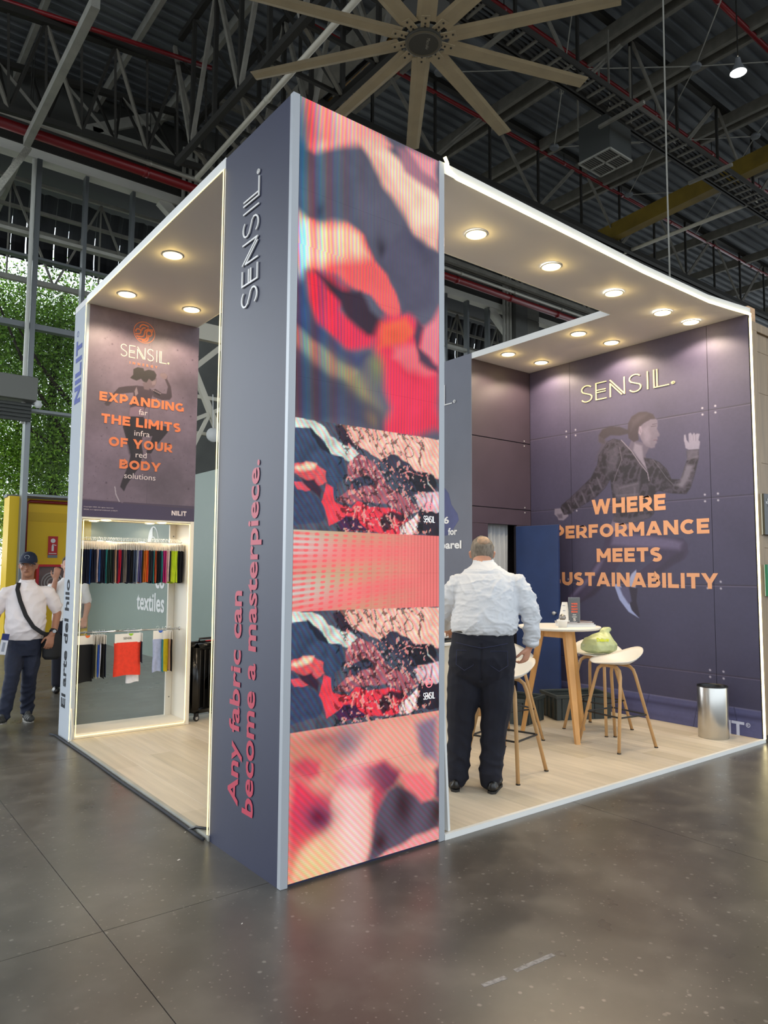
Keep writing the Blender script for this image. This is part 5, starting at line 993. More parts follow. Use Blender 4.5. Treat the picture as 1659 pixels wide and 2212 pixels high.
def tree(label, base, height, crowns, nleaf, col, seed, br):
    rs = np.random.RandomState(seed); t = empty('tree', base); tag(t, label, 'tree', 'trees outside the glass wall')
    M_bark = mat('bark', (60, 50, 42), 0.9, noise_s=8, noise_a=0.4)
    MB().tube([(0, 0, 0), (0.1, 0.05, height*0.3), (-0.1, 0, height*0.6), (0.1, 0.1, height*0.9)], [0.22, 0.18, 0.13, 0.05], 10).build('trunk', M_bark, t, True)
    for a, b, c in br: MB().tube([a, b, c], [0.08, 0.05, 0.02], 6).build('branch', M_bark, t, True)
    C_ = []
    for cx, cy, cz, rx, ry, rz, fr in crowns:
        n = int(nleaf*fr); d = rs.normal(size=(n, 3)); d /= np.linalg.norm(d, axis=1)[:, None]; r_ = rs.rand(n, 1)**0.45
        # clump the leaves
        k = rs.randint(0, 60, n); cl = rs.normal(size=(60, 3))*0.6; P = d*r_*0.55+cl[k]*0.62
        C_.append(P*np.array([rx, ry, rz])+np.array([cx, cy, cz]))
    C_ = np.concatenate(C_); n = len(C_); s = rs.uniform(0.03, 0.068, (n, 1))
    a = rs.normal(size=(n, 3)); a /= np.linalg.norm(a, axis=1)[:, None]; b = np.cross(a, rs.normal(size=(n, 3))); b /= np.linalg.norm(b, axis=1)[:, None]
    V = np.stack([C_-a*s, C_+b*s*0.5, C_+a*s, C_-b*s*0.5], 1).reshape(-1, 3)
    me = bpy.data.meshes.new('foliage'); me.vertices.add(4*n); me.vertices.foreach_set('co', V.reshape(-1).astype(np.float32))
    me.loops.add(4*n); me.loops.foreach_set('vertex_index', np.arange(4*n, dtype=np.int32)); me.polygons.add(n); me.polygons.foreach_set('loop_start', (np.arange(n)*4).astype(np.int32)); me.update(calc_edges=True)
    o = link('foliage', me, leafmat(col), t); o['kind'] = 'stuff'
def leafmat(col):
    nm = 'leaf_%d_%d_%d' % col
    if nm in bpy.data.materials: return bpy.data.materials[nm]
    m = bpy.data.materials.new(nm); m.use_nodes = True; nt = m.node_tree; b = nt.nodes['Principled BSDF']; b.inputs['Roughness'].default_value = 0.5
    g = nt.nodes.new('ShaderNodeNewGeometry'); rp = nt.nodes.new('ShaderNodeValToRGB'); rp.color_ramp.elements[0].color = lin(tuple(int(v*0.5) for v in col))+(1,); rp.color_ramp.elements[1].color = lin(tuple(min(255, int(v*1.25)) for v in col))+(1,)
    nt.links.new(g.outputs['Random Per Island'], rp.inputs[0]); nt.links.new(rp.outputs[0], b.inputs['Base Color'])
    tr_ = nt.nodes.new('ShaderNodeBsdfTranslucent'); nt.links.new(rp.outputs[0], tr_.inputs[0]); mx = nt.nodes.new('ShaderNodeMixShader'); mx.inputs[0].default_value = 0.4
    out = nt.nodes['Material Output']; nt.links.new(b.outputs[0], mx.inputs[1]); nt.links.new(tr_.outputs[0], mx.inputs[2]); nt.links.new(mx.outputs[0], out.inputs[0]); return m
tree('tall dark green tree filling the left panes of the glass wall', (0.6, 20.5, 0), 11, [(0, 0, 5.2, 2.6, 1.5, 2.6, 0.5), (0.2, 0, 8.6, 2.6, 1.5, 2.4, 0.5)], 62000, (150, 190, 70), 3, [((0, 0, 4), (0.8, 0, 5.5), (1.8, 0, 6)), ((0, 0, 6), (-0.8, 0, 7.5), (-1.6, 0, 8.2))])
tree('leafy tree with dark slanting branches beyond the second column of panes', (3.6, 20.0, 0), 11, [(0, 0, 5.0, 2.3, 1.4, 2.6, 0.5), (0, 0, 8.6, 2.6, 1.5, 2.2, 0.5)], 56000, (130, 170, 66), 4, [((0.3, -0.6, 5.2), (-0.9, -0.8, 7.0), (-2.0, -0.8, 9.4)), ((0.6, -0.6, 4.8), (-0.6, -0.8, 5.3), (-2.0, -0.8, 6.4)), ((0.3, -0.6, 6.4), (-0.7, -0.9, 7.4), (-1.4, -0.8, 8.6))])
tree('low bright yellow-green tree behind the yellow wall', (1.6, 23.5, 0), 5, [(-0.5, 0, 3.4, 2.6, 1.2, 1.4, 0.5), (1.5, 0, 3.0, 2.4, 1.2, 1.2, 0.5)], 14000, (190, 215, 90), 5, [])
tree('dark tree glimpsed past the far corner column', (16.5, 21.0, 0), 11, [(0, 0, 8.0, 3.8, 1.5, 3.0, 1.0)], 16000, (90, 120, 50), 6, [])
fe = empty('street_fence', (0, 17.2, 0)); tag(fe, 'grey street railing outside the open gateway', 'railing')
mem(fe, 'rail', (-2, 0, 1.75), (1.3, 0, 1.75), 0.06, 0.06, M_grey)
for k in range(9): mem(fe, 'baluster', (-1.9+0.4*k, 0, 0), (-1.9+0.4*k, 0, 1.75), 0.03, 0.03, M_grey)
bs = empty('parked_bus', (-0.6, 17.5, 0)); tag(bs, 'white bus with a red stripe outside the open gateway', 'bus')
MB().cbox(-3.2, 2.0, 0, 1.3, 0.4, 1.75, 0.06).build('bus_body', mat('bus_white', (226, 228, 228), 0.4), bs); MB().box(-3.2, 2.01, -0.01, 0, 0.95, 1.15).build('red_stripe', mat('bus_red', (200, 40, 36), 0.4), bs); MB().box(-3.1, 1.9, -0.012, 0, 1.2, 1.6).build('window_band', M_black, bs)
for x in (-2.2, 1.2): MB().lathe([(0.0001, 0), (0.4, 0), (0.42, 0.05), (0.42, 0.25), (0.0001, 0.25)], n=20).build('wheel', M_black, bs, loc=(x, 0.28, 0.42)).rotation_euler = (rad(90), 0, 0)

# ---------------------------------------------------------------- roof
mb = MB(); ys = []; y = -14.0
while y < 14.1: ys += [(y, 12.60), (y+0.11, 12.60), (y+0.14, 12.66), (y+0.25, 12.66)]; y += 0.28
vs = [(x, yy, z) for yy, z in ys for x in (-16, 50)]
ceil = mb.add(vs, [(2*i, 2*i+1, 2*i+3, 2*i+2) for i in range(len(ys)-1)]).build('ceiling', M_deck); tag(ceil, kind='structure')
MB().box(-16, 50, -14, 14.1, 12.75, 12.8).build('roof_cover', M_dark, ceil)
for x in (-6.5, -4.9, -3.3, -1.75, -0.55, 1.06, 2.78, 4.15): MB().beam((x, -14, 12.35), (x, 13.9, 12.35), 0.09, 0.22).build('purlin', M_steell if x > 0.9 else M_steel, ceil)
for x in (7.35, 9.93, 10.25, 11.85, 12.15, 14.45, 14.75, 17.3, 19.9, 22.5, 25.1, 28, 31, 34, 38): MB().beam((x, -14, 12.1), (x, 13.9, 12.1), 0.10, 0.26).build('purlin', M_steel, ceil)
def truss(label_name, y, zb, zt, x0, x1, step, m1, m2, sk=0):
    t = empty(label_name, (0, 0, 0), parent=ceil)
    mem(t, 'chord', (x0, y, zb), (x1, y, zb), 0.13, 0.13, m1); mem(t, 'chord', (x0, y+0.18, zb), (x1, y+0.18, zb), 0.05, 0.09, m1); mem(t, 'chord', (x0, y, zt), (x1, y, zt), 0.12, 0.12, m1)
    n = int((x1-x0)/step)
    for i in range(n+1):
        x = x0+i*step+sk; mem(t, 'web_post', (x, y, zb), (x, y, zt), 0.05, 0.05, M_dark)
        if i < n:
            a, b = ((x, y, zt), (x+step, y, zb)) if i % 2 else ((x, y, zb), (x+step, y, zt))
            for s in (-0.03, 0.03): mem(t, 'web_brace', (a[0]+s, a[1], a[2]), (b[0]+s, b[1], b[2]), 0.03, 0.05, m2)
    return t
truss('roof_truss', 8.15, 10.5, 12.3, 4.9, 27, 1.72, M_dark, M_steel)
truss('roof_truss', 4.75, 10.5, 12.3, 4.9, 27, 1.72, M_dark, M_steel, 0.5)
truss('roof_truss', 1.3, 10.5, 12.3, 4.9, 33, 1.72, M_dark, M_steel, 0.2)
truss('roof_truss', -2.3, 10.5, 12.3, 4.9, 38, 1.72, M_dark, M_steel)
truss('roof_truss', 11.8, 10.5, 12.3, 4.9, 30, 1.72, M_steel, M_steel)
# three-chord truss at the left, top chords T1 T2 and bottom chord B1
t = empty('roof_truss', parent=ceil)
def seg(y, P, name, w, m=M_dark): (xa, za), (xb, zb) = P; mem(t, name, (xa, y, za), (xb, y, zb), w, w, m); return P
T1 = seg(10.6, [(-0.905,11.316),(4.078,11.868)], 'chord', 0.13); T2 = seg(12.6, [(-0.713,11.539),(4.201,12.135)], 'chord', 0.12); B1 = seg(11.6, [(-0.744,10.099),(4.568,10.432)], 'chord', 0.12)
def along(P, y, s): (xa, za), (xb, zb) = P; return (xa+(xb-xa)*s, y, za+(zb-za)*s)
for i in range(9):
    s = i/8; a, b, c = along(T1, 10.6, s), along(B1, 11.6, s), along(T2, 12.6, s)
    mem(t, 'web_post', a, b, 0.045, 0.045, M_dark); mem(t, 'web_post', c, b, 0.045, 0.045, M_dark)
    if i < 8:
        s2 = s+1/8
        a2, b2, c2 = along(T1, 10.6, s2), along(B1, 11.6, s2), along(T2, 12.6, s2)
        if i % 2: mem(t, 'web_brace', a, b2, 0.06, 0.06, M_steel); mem(t, 'web_brace', c2, b, 0.05, 0.05, M_dark)
        else: mem(t, 'web_brace', b, a2, 0.05, 0.05, M_dark); mem(t, 'web_brace', c, b2, 0.06, 0.06, M_steel)
for P, w, m in (([(1.029,7.637,10),(1.039,12.213,10)], 0.13, M_steell), ([(1.225,14.027,10.6),(1.313,17.17,10.6)], 0.13, M_steell)): MB().beam(P[0], P[1], w, w*1.3).build('long_brace', m, ceil)
for P in ([(2.545,13.2,11.358),(4.477,13.2,12.536)], [(2.205,13.2,11.17),(2.545,13.2,11.358)], [(2.547,13.2,11.305),(4.959,13.2,11.422)]): MB().beam(P[0], P[1], 0.10, 0.22).build('edge_plate', M_steell, ceil)
# deep lattice girder along the hall
g = empty('lattice_girder', parent=ceil)
for x in (3.35, 4.75):
    for z in (9.5, 12.1): mem(g, 'chord', (x, -14, z), (x, 13.4 if x > 4 else 10.2, z), 0.10, 0.12, M_dark)
for i in range(27):
    y0 = -13.5+i*1.0
    if y0 > 9.6: continue
    for x in (3.35, 4.75):
        mem(g, 'web_post', (x, y0, 9.5), (x, y0, 12.1), 0.07, 0.07, M_dark)
        mem(g, 'web_brace', (x, y0, 9.5 if i % 2 else 12.1), (x, y0+1, 12.1 if i % 2 else 9.5), 0.07, 0.07, M_steel)
    mem(g, 'web_brace', (3.35, y0, 9.5), (4.75, y0+1, 9.5), 0.06, 0.06, M_steel); mem(g, 'web_post', (3.35, y0, 9.5), (4.75, y0, 9.5), 0.06, 0.06, M_dark); mem(g, 'web_brace', (3.35, y0+1, 12.1), (4.75, y0, 9.5), 0.05, 0.05, M_dark)
MB().box(4.95, 5.3, -14, 13.7, 10.5, 10.8).build('box_beam', M_steel, ceil)
# star tie rods
NOD = [(7.88, 7.5), (11.9, 7.74), (11.88, 4.09), (15.28, 4.46), (15.3, 7.9), (7.9, 4.0), (15.3, 0.8), (11.9, 0.5), (7.9, 0.4), (19, 4.3), (19, 8)]
for a, b in ((0, 2), (1, 5), (1, 3), (2, 4), (2, 6), (3, 7), (5, 7), (2, 8), (3, 10), (4, 9)):
    MB().tube([(*NOD[a], 11.9), (*NOD[b], 11.9)], 0.012, 5).build('tie_rod', M_steell, ceil)
    p = Vector((*NOD[a], 11.9)).lerp(Vector((*NOD[b], 11.9)), 0.4); d = (Vector((*NOD[b], 0))-Vector((*NOD[a], 0))).normalized()*0.16
    mb = MB(); n_ = Vector((-d.y, d.x, 0)).normalized()*0.035
    for s in (-1, 1): mb.beam(p-d+n_*s, p+d+n_*s, 0.014)
    for s in (-1, 1): mb.beam(p+d*s-n_, p+d*s+n_, 0.016)
    mb.build('turnbuckle', M_steell, ceil)
for a in NOD[:7]: MB().lathe([(0.0001, -0.05), (0.10, -0.04), (0.12, 0), (0.10, 0.04), (0.0001, 0.05)], n=10).build('node_plate', M_grey, ceil, loc=(*a, 11.9))
# services
def pipe(name, pts, r, m, label, cat='pipe', ring=True):
    t = empty(name); tag(t, label, cat); MB().tube(pts, r, 10).build('tube', m, t, True)
    if ring:
        a, b = Vector(pts[0]), Vector(pts[-1]); n = int((b-a).length/2.3)
        for i in range(1, n):
            p = a.lerp(b, i/n); d = (b-a).normalized()*0.05; MB().tube([p-d, p+d], r*1.13, 10).build('coupling', m, t, True)
            MB().tube([p, p+Vector((0, 0, min(1.6, max(0.1, 12.4-p.z))))], 0.01, 4).build('hanger', M_dark, t)
    return t
pipe('fire_main', [(-6, 12.2, 10.23), (27, 12.2, 10.23)], 0.105, M_red, 'thick red fire main running along the glass wall under the roof')
pipe('service_pipe', [(-6, 12.0, 10.35), (27, 12.0, 10.35)], 0.055, M_galv, 'pale grey service pipe running beside the thick red fire main')
pipe('sprinkler_pipe', [(-0.626,10.81,11.6),(3.92,9.968,11.6)], 0.045, M_red, 'thin red sprinkler pipe high at the left of the roof')
pipe('sprinkler_pipe', [(5.2, 8.15, 12.0), (28, 8.15, 12.0)], 0.045, M_red, 'thin red sprinkler pipe over the truss behind the fan')
pipe('sprinkler_pipe', [(5.2, 5.56, 12.0), (28, 5.56, 12.0)], 0.045, M_red, 'thin red sprinkler pipe just above the right blades of the fan')
pipe('sprinkler_pipe', [(8.2, 3.0, 12.0), (28, 3.0, 12.0)], 0.05, M_red, 'red sprinkler pipe in the upper right corner of the roof')
pipe('white_conduit', [(3.64,4.135,9.4),(3.818,10.315,9.4)], 0.05, mat('white_conduit', (206, 200, 184), 0.5), 'long off-white pipe slanting past the tower top to the left fascia')
pipe('yellow_pipe', [(5.451,5.879,10.6),(5.529,8.609,10.6)], 0.035, mat('ochre_pipe', (150, 112, 40), 0.5), 'thin ochre pipe behind the tower top')
pipe('white_conduit', [(15.678,8.485,10.5),(15.649,4.632,10.5)], 0.05, mat('white_conduit', (206, 200, 184), 0.5), 'thin off-white pipe far away above the right canopy')
cr = empty('crane_beam'); tag(cr, 'dull yellow beam crossing the far roof at the right', 'beam')
P = [(14.997,8.736,10.8),(14.413,3.416,10.8)]; MB().beam(P[0], P[1], 0.28, 0.4).build('girder', mat('ochre_beam', (140, 116, 40), 0.6, noise_s=2, noise_a=0.3), cr)
ct = empty('cable_tray'); tag(ct, 'long dark cable tray ladder hanging under the roof at the right', 'cable tray')
for y in (3.98, 4.40): mem(ct, 'side_rail', (4.9, y, 10.0), (30, y, 10.0), 0.03, 0.1, M_dark)
for k in range(80): mem(ct, 'rung', (5.0+k*0.3, 3.98, 9.98), (5.0+k*0.3, 4.40, 9.98), 0.045, 0.03, M_steel)
for k in range(4): MB().tube([(4.9, 4.06+0.08*k, 10.02), (30, 4.06+0.08*k, 10.02)], 0.018, 6).build('cable', M_black, ct)
for k in range(7): mem(ct, 'hanger', (6.2+k*3.2, 3.75, 9.9), (6.2+k*3.2, 4.7, 9.9), 0.06, 0.06, M_steel)
ct2 = empty('cable_tray'); tag(ct2, 'dark cable tray running beside the box beam behind the tower top', 'cable tray')
for x in (5.45, 5.95): mem(ct2, 'side_rail', (x, -4, 10.6), (x, 13, 10.6), 0.03, 0.1, M_dark)
for k in range(55): mem(ct2, 'rung', (5.45, -3.5+k*0.3, 10.58), (5.95, -3.5+k*0.3, 10.58), 0.045, 0.03, M_steel)
ac = empty('ventilation_unit'); tag(ac, 'square grey ventilation unit with bottom grille hanging from the roof', 'ventilation unit')
P = [(9.734,5.359,9.6),(9.781,4.749,9.6),(10.407,4.737,9.6),(10.38,5.34,9.6)]; cx = sum(p[0] for p in P)/4; cy = sum(p[1] for p in P)/4; hs = 0.36
MB().cbox(cx-hs, cx+hs, cy-hs, cy+hs, 9.62, 10.35, 0.01).build('housing', mat('unit_grey', (64, 66, 64), 0.6), ac)
for a in (((cx-hs, cy-hs), (cx+hs, cy-hs)), ((cx+hs, cy-hs), (cx+hs, cy+hs)), ((cx+hs, cy+hs), (cx-hs, cy+hs)), ((cx-hs, cy+hs), (cx-hs, cy-hs)), ((cx-hs, cy), (cx+hs, cy)), ((cx, cy-hs), (cx, cy+hs))): mem(ac, 'frame', (*a[0], 9.61), (*a[1], 9.61), 0.03, 0.03, M_steell)
for k in range(14): mem(ac, 'grille_slat', (cx-hs, cy-hs+0.05*(k+0.7), 9.615), (cx+hs, cy-hs+0.05*(k+0.7), 9.615), 0.014, 0.01, M_steel)
for sx in (-1, 1):
    for sy in (-1, 1): mem(ac, 'hanger', (cx+sx*hs, cy+sy*hs, 10.3), (cx+sx*hs, cy+sy*hs, 12.0), 0.03, 0.03, M_steel)
fl = empty('high_bay_lamp', [(10.907,2.778,10.6)][0]); tag(fl, 'glaring round high bay lamp hanging at the upper right', 'lamp')
MB().lathe([(0.04, 0.26), (0.06, 0.15), (0.13, 0.0), (0.14, -0.02)], n=20).build('reflector', M_trim, fl, True); MB().lathe([(0.0001, -0.015), (0.12, -0.01)], n=20).build('lens', mat('lamp_white', (255, 250, 238), emit=60), fl); MB().tube([(0, 0, 0.3), (0, 0, 1.5)], 0.012, 5).build('stem', M_dark, fl)
hw = MB().tube([(6.2, 1.5, 12.2), (6.21, 1.5, 9), (6.19, 1.5, 6.5), (6.2, 1.5, 4.3)], 0.011, 6).build('hanging_cable', mat('grey_cable', (150, 148, 140), 0.5), None, True); tag(hw, 'single grey cable hanging down behind the front canopy', 'cable')

# ---------------------------------------------------------------- ceiling fan
HUB = [(2.842,2.229,7)][0]
fan = empty('ceiling_fan', HUB); tag(fan, 'huge ten-bladed beige ceiling fan above the tower', 'ceiling fan')
M_blade = mat('beige_blade', (172, 158, 128), 0.6, noise_s=4, noise_a=0.1)
MB().lathe([(0.0001, -0.045), (0.17, -0.045), (0.19, -0.03), (0.19, 0.04), (0.16, 0.06), (0.0001, 0.06)], n=32).build('hub', mat('hub_grey', (66, 64, 56), 0.6), fan, False)
MB().lathe([(0.155, -0.046), (0.175, -0.052), (0.19, -0.046)], n=32).build('hub_ring', mat('hub_ring', (96, 90, 74), 0.5), fan, True)
text('hub_lettering', 'MacroAir', (-0.03, -0.09, -0.047), (0.55, 0.83, 0), (0.83, -0.55, 0), 0.16, 0.035, mat('hub_text', (170, 166, 150), 0.5), fan)
for k in range(10):
    a = rad(92+36*k-3); ca, sa = math.cos(a), math.sin(a); b = empty('blade', (0, 0, 0), a, fan)
    prof = [(-0.098, 0.0), (-0.05, 0.018), (0.04, 0.016), (0.108, -0.014), (0.04, -0.007), (-0.05, -0.010)]
    vs = []; rr = [0.26, 0.6, 1.2, 1.95]
    for r_ in rr:
        s = 1.0-0.18*(r_/1.95); vs += [(r_, y*s, z+0.01) for y, z in prof]
    n = len(prof); MB().add(vs, [tuple(range(n)), tuple(range(3*n, 4*n))[::-1]]+[(i*n+j, i*n+n+j, i*n+n+(j+1) % n, i*n+(j+1) % n) for i in range(3) for j in range(n)]).build('aerofoil', M_blade, b)
    MB().cbox(0.12, 0.34, -0.045, 0.045, -0.005, 0.008, 0.003).build('root_plate', M_blade, b)
    for r_ in (0.2, 0.24, 0.31): MB().lathe([(0.0001, -0.014), (0.010, -0.012), (0.011, -0.004)], n=8).build('bolt', M_dark, b, loc=(r_, 0.0, -0.002))
MB().tube([(0, 0, 0.05), (0, 0, 5.3)], 0.05, 10).build('down_rod', M_steell, fan); MB().cbox(-0.2, 0.2, -0.2, 0.2, 0.1, 0.4, 0.02).build('motor', M_dark, fan)

# ---------------------------------------------------------------- furniture
M_shell = mat('white_moulded_shell', (226, 224, 218), 0.45)
M_oakleg = mat('oak_leg', (196, 154, 104), 0.45, noise_s=3, noise_a=0.18, stretch=(6, 6, 0.6))
M_oakleg2 = mat('golden_oak_leg', (206, 152, 88), 0.45, noise_s=3, noise_a=0.18, stretch=(6, 6, 0.6))
PZ = 0.030
def make_stool(rot_seat, label, leg_rot, loc):
    t = empty('bar_stool', (*loc, PZ), leg_rot); tag(t, label, 'stool', 'white shell bar stools')
    for sx in (-1, 1):
        b, tp = 0.225, 0.085      # splay at floor / under seat
        pts = [(sx*b, -0.225, 0.0), (sx*(tp+0.008), -0.135, 0.60), (sx*tp, -0.118, 0.650), (sx*(tp-0.004), -0.085, 0.674), (sx*(tp-0.006), -0.05, 0.682), (sx*(tp-0.006), 0.05, 0.682), (sx*(tp-0.004), 0.085, 0.674), (sx*tp, 0.118, 0.650), (sx*(tp+0.008), 0.135, 0.60), (sx*b, 0.225, 0.0)]
        f = MB().tube(pts, [0.0155]+[0.0165]*8+[0.0155], 8, up=(sx, 0, 0.25), flat=0.72).build('bent_leg_frame', M_oakleg, t, True)
        for sy in (-1, 1): MB().tube([(sx*b, sy*0.225, -0.001), (sx*b, sy*0.225, 0.008)], 0.0165, 10).build('foot_cap', M_black, f)
    h = 0.275; k = 0.225-0.14*h/0.62; ky = 0.225-0.09*h/0.62
    ring = [(-k, -ky, h), (k, -ky, h), (k, ky, h), (-k, ky, h)]
    for i in range(4): MB().tube([ring[i], ring[(i+1) % 4]], 0.0075, 6).build('footrest_bar', M_black, t)
    MB().cbox(-0.08, 0.08, -0.06, 0.06, 0.685, 0.697, 0.004).build('swivel_plate', M_black, t)
    # shell
    n, m = 36, 9; vs = []; fs = []
    def P(a, r, off):
        x, y = math.sin(a), math.cos(a); back = max(0.0, -y)
        R0 = 0.222*(1+0.03*abs(x)); rr = r*R0
        lift = 0.012*r**2 + (0.122*back**1.3+0.022*(1-back)*abs(x))*max(0, (r-0.45)/0.55)**1.6 - 0.020*max(0, y)*max(0, r-0.6)
        return (x*rr*1.06, y*rr*(0.93)-back*0.02*r**4, 0.705+lift+off)
    for side, off in ((0, 0.0), (1, -0.011)):
        for j in range(m+1):
            for i in range(n):
                r = j/m; vs.append(P(2*math.pi*i/n, r if r > 0 else 0.001, off*(1 if j < m else 0.45)))
    N1 = n*(m+1)
    for j in range(m):
        for i in range(n):
            a, b = j*n+i, j*n+(i+1) % n; fs.append((a, a+n, b+n, b)); fs.append((N1+a, N1+b, N1+b+n, N1+a+n))
    for i in range(n): a, b = m*n+i, m*n+(i+1) % n; fs.append((a, N1+a, N1+b, b))
    s = MB().add(vs, fs).build('seat_shell', M_shell, t, True); s.rotation_euler = (0, 0, rot_seat-leg_rot)
    return t
def face(dx, dy): return math.atan2(dy, dx)+rad(90)     # rotation that turns the low back (local -y) toward (dx, dy)
make_stool(face(0.85, -0.52), 'bar stool with white shell seat nearest the front edge, right of the high table', rad(-8), (3.70, 0.66))
make_stool(face(0.75, 0.66), 'bar stool carrying the green plastic bag, behind the front stool', rad(4), (4.10, 1.14))
make_stool(face(0.88, -0.45), 'bar stool directly beside the man in the white shirt, under his hand', rad(14), (2.29, 0.66))
make_stool(face(0.6, 0.8), 'bar stool half hidden between the man and the high table', rad(-6), (3.12, 1.40))

tb = empty('high_table', (3.607, 1.19, PZ)); tag(tb, 'round high table with white top and three splayed oak legs', 'table')
MB().lathe([(0.0001, 0.965), (0.355, 0.965), (0.372, 0.978), (0.374, 0.985), (0.370, 0.990), (0.0001, 0.990)], n=48).build('table_top', mat('table_white', (232, 228, 220), 0.4), tb, False)
LEG = [(3.449-3.607, 0.881-1.19), (3.957-3.607, 1.206-1.19), (3.416-3.607, 1.484-1.19)]
for x, y in LEG:
    d = Vector((x, y)).normalized(); p = Vector((d.x*0.345, d.y*0.345, 0)); q = Vector((d.x*0.16, d.y*0.16, 0.965)); a = Vector((-d.y, d.x, 0))
    vs = []
    for c, w, th in ((p, 0.020, 0.018), (q, 0.034, 0.030)):
        for s1, s2 in ((-1, -1), (1, -1), (1, 1), (-1, 1)): vs.append(c+a*w*s1+Vector((d.x, d.y, 0))*th*s2)
    MB().add(vs, [(3, 2, 1, 0), (4, 5, 6, 7), (0, 1, 5, 4), (1, 2, 6, 5), (2, 3, 7, 6), (3, 0, 4, 7)]).build('leg', M_oakleg2, tb)
for i in range(3):
    a, b = Vector(LEG[i]).normalized()*0.165, Vector(LEG[(i+1) % 3]).normalized()*0.165
    MB().beam((a.x, a.y, 0.925), (b.x, b.y, 0.925), 0.022, 0.07).build('apron_rail', M_oakleg2, tb)
TZ = PZ+0.990
cup = empty('white_bowl', (3.485, 1.055, TZ)); tag(cup, 'small white ramekin bowl standing at the left of the high table', 'bowl')
MB().lathe([(0.0001, 0), (0.036, 0), (0.044, 0.052), (0.050, 0.055), (0.050, 0.068), (0.044, 0.068), (0.038, 0.02), (0.0001, 0.012)], n=28).build('body', M_white, cup, True)
o = MB().lathe([(0.0001, -0.032), (0.02, -0.026), (0.032, 0), (0.022, 0.022), (0.012, 0.030), (0.006, 0.034), (0.0001, 0.035)], n=20).build('grey_ball', mat('steel_ball', (140, 134, 128), 0.3, 0.6), None, True, (3.485, 1.055, TZ+0.085)); tag(o, 'dull silver ball resting in the small white bowl', 'ball')
hd = empty('sign_holder', (3.66, 1.06, TZ+0.03), rad(-32)); tag(hd, 'clear upright holder with dark card and orange words on the high table', 'sign holder')
MB().cbox(-0.055, 0.055, -0.006, -0.003, 0, 0.235, 0.001).build('acrylic_plate', mat('clear_acrylic', (235, 240, 240), 0.1, alpha=0.12), hd); MB().box(-0.052, 0.052, -0.003, 0.002, 0.003, 0.228).build('card', mat('card_dark', (44, 44, 56), 0.5), hd)
MB().cbox(-0.055, 0.055, -0.03, 0.03, -0.002, 0.002, 0.001).build('foot', M_clear, hd)
for k, s in enumerate(('WHERE', 'SMART', 'DESIGN', 'BEGINS')):
    text('card_lettering', s, (-0.030, -0.0075, 0.168-0.024*k), (1, 0, 0), (0, 0, 1), 0.060, 0.015, mat('card_orange', (236, 96, 60), 0.5), hd, 0.05)
for k, w in enumerate((0.032, 0.042)): MB().box(-w/2, w/2, -0.0075, -0.0065, 0.072-0.018*k, 0.077-0.018*k).build('small_line', M_card, hd)
wordm = text('card_lettering', 'S', (-0.012, -0.0075, 0.02), (1, 0, 0), (0, 0, 1), 0.024, 0.026, M_card, hd, 0.02)
h2 = empty('tent_card', (3.60, 1.13, TZ+0.02), rad(-40)); tag(h2, 'white A-shaped card stand behind the dark card on the high table', 'tent card')
MB().add([(-0.05, -0.03, 0), (0.05, -0.03, 0), (0.035, 0, 0.20), (-0.015, 0, 0.20), (-0.05, 0.03, 0), (0.05, 0.03, 0)], [(0, 1, 2, 3), (5, 4, 3, 2), (0, 3, 4), (1, 5, 2), (0, 4, 5, 1)]).build('body', M_card, h2)
for k in range(4): MB().box(-0.012, 0.012, -0.031+0.007*k, -0.030+0.007*k, 0.03+0.045*k, 0.036+0.045*k).build('print_mark', mat('print_grey', (150, 150, 160), 0.6), h2)
bkx = [((3.69, 1.07), -28, 0.30, 0.21, 0.0, 0.022, (198, 206, 212), 'thick magazine with pale edges at the bottom of the pile on the high table'), ((3.715, 1.10), -20, 0.29, 0.20, 0.022, 0.012, (150, 110, 80), 'brown covered magazine in the middle of the pile'), ((3.74, 1.13), -12, 0.28, 0.20, 0.034, 0.010, (96, 84, 80), 'dark magazine on top of the pile on the high table')]
for (x, y), a, w, d, z, th, c, lb in bkx:
    b = empty('magazine', (x, y, TZ+z+0.0005), rad(a)); tag(b, lb, 'magazine', 'magazines on the high table')
    MB().box(-w/2+0.002, w/2-0.002, -d/2+0.002, d/2-0.002, 0.001, th-0.0018).build('pages', mat('paper_edges', (206, 208, 208), 0.7), b)
    MB().box(-w/2, w/2, -d/2, d/2, th-0.0018, th-0.0008).build('cover', mat('cover_%d' % c[0], c, 0.35), b); MB().box(-w/2, w/2, -d/2, d/2, 0.0, 0.001).build('back_cover', mat('cover_%d' % c[0], c, 0.35), b)

# ---- remesh tools for soft and living shapes
def ring_loft(mb, rings, n=20):
    """rings: (centre, half width, half depth[, yaw]) horizontal ellipses, bottom to top or any order"""
    vs = []
    for r in rings:
        (cx, cy, cz), a, b = r[0], r[1], r[2]; yaw = r[3] if len(r) > 3 else 0.0; tilt = r[4] if len(r) > 4 else 0.0
        for k in range(n):
            t = 2*math.pi*k/n; x, y = a*math.cos(t), b*math.sin(t); z = y*math.sin(tilt); y = y*math.cos(tilt)
            vs.append((cx+x*math.cos(yaw)-y*math.sin(yaw), cy+x*math.sin(yaw)+y*math.cos(yaw), cz+z))
    m = len(rings); fs = [(i*n+k, i*n+(k+1) % n, (i+1)*n+(k+1) % n, (i+1)*n+k) for i in range(m-1) for k in range(n)]
    fs.append(tuple(range(n))[::-1]); fs.append(tuple((m-1)*n+k for k in range(n)))
    if rings[0][0][2] > rings[-1][0][2]: fs = [f[::-1] for f in fs]
    return mb.add(vs, fs)
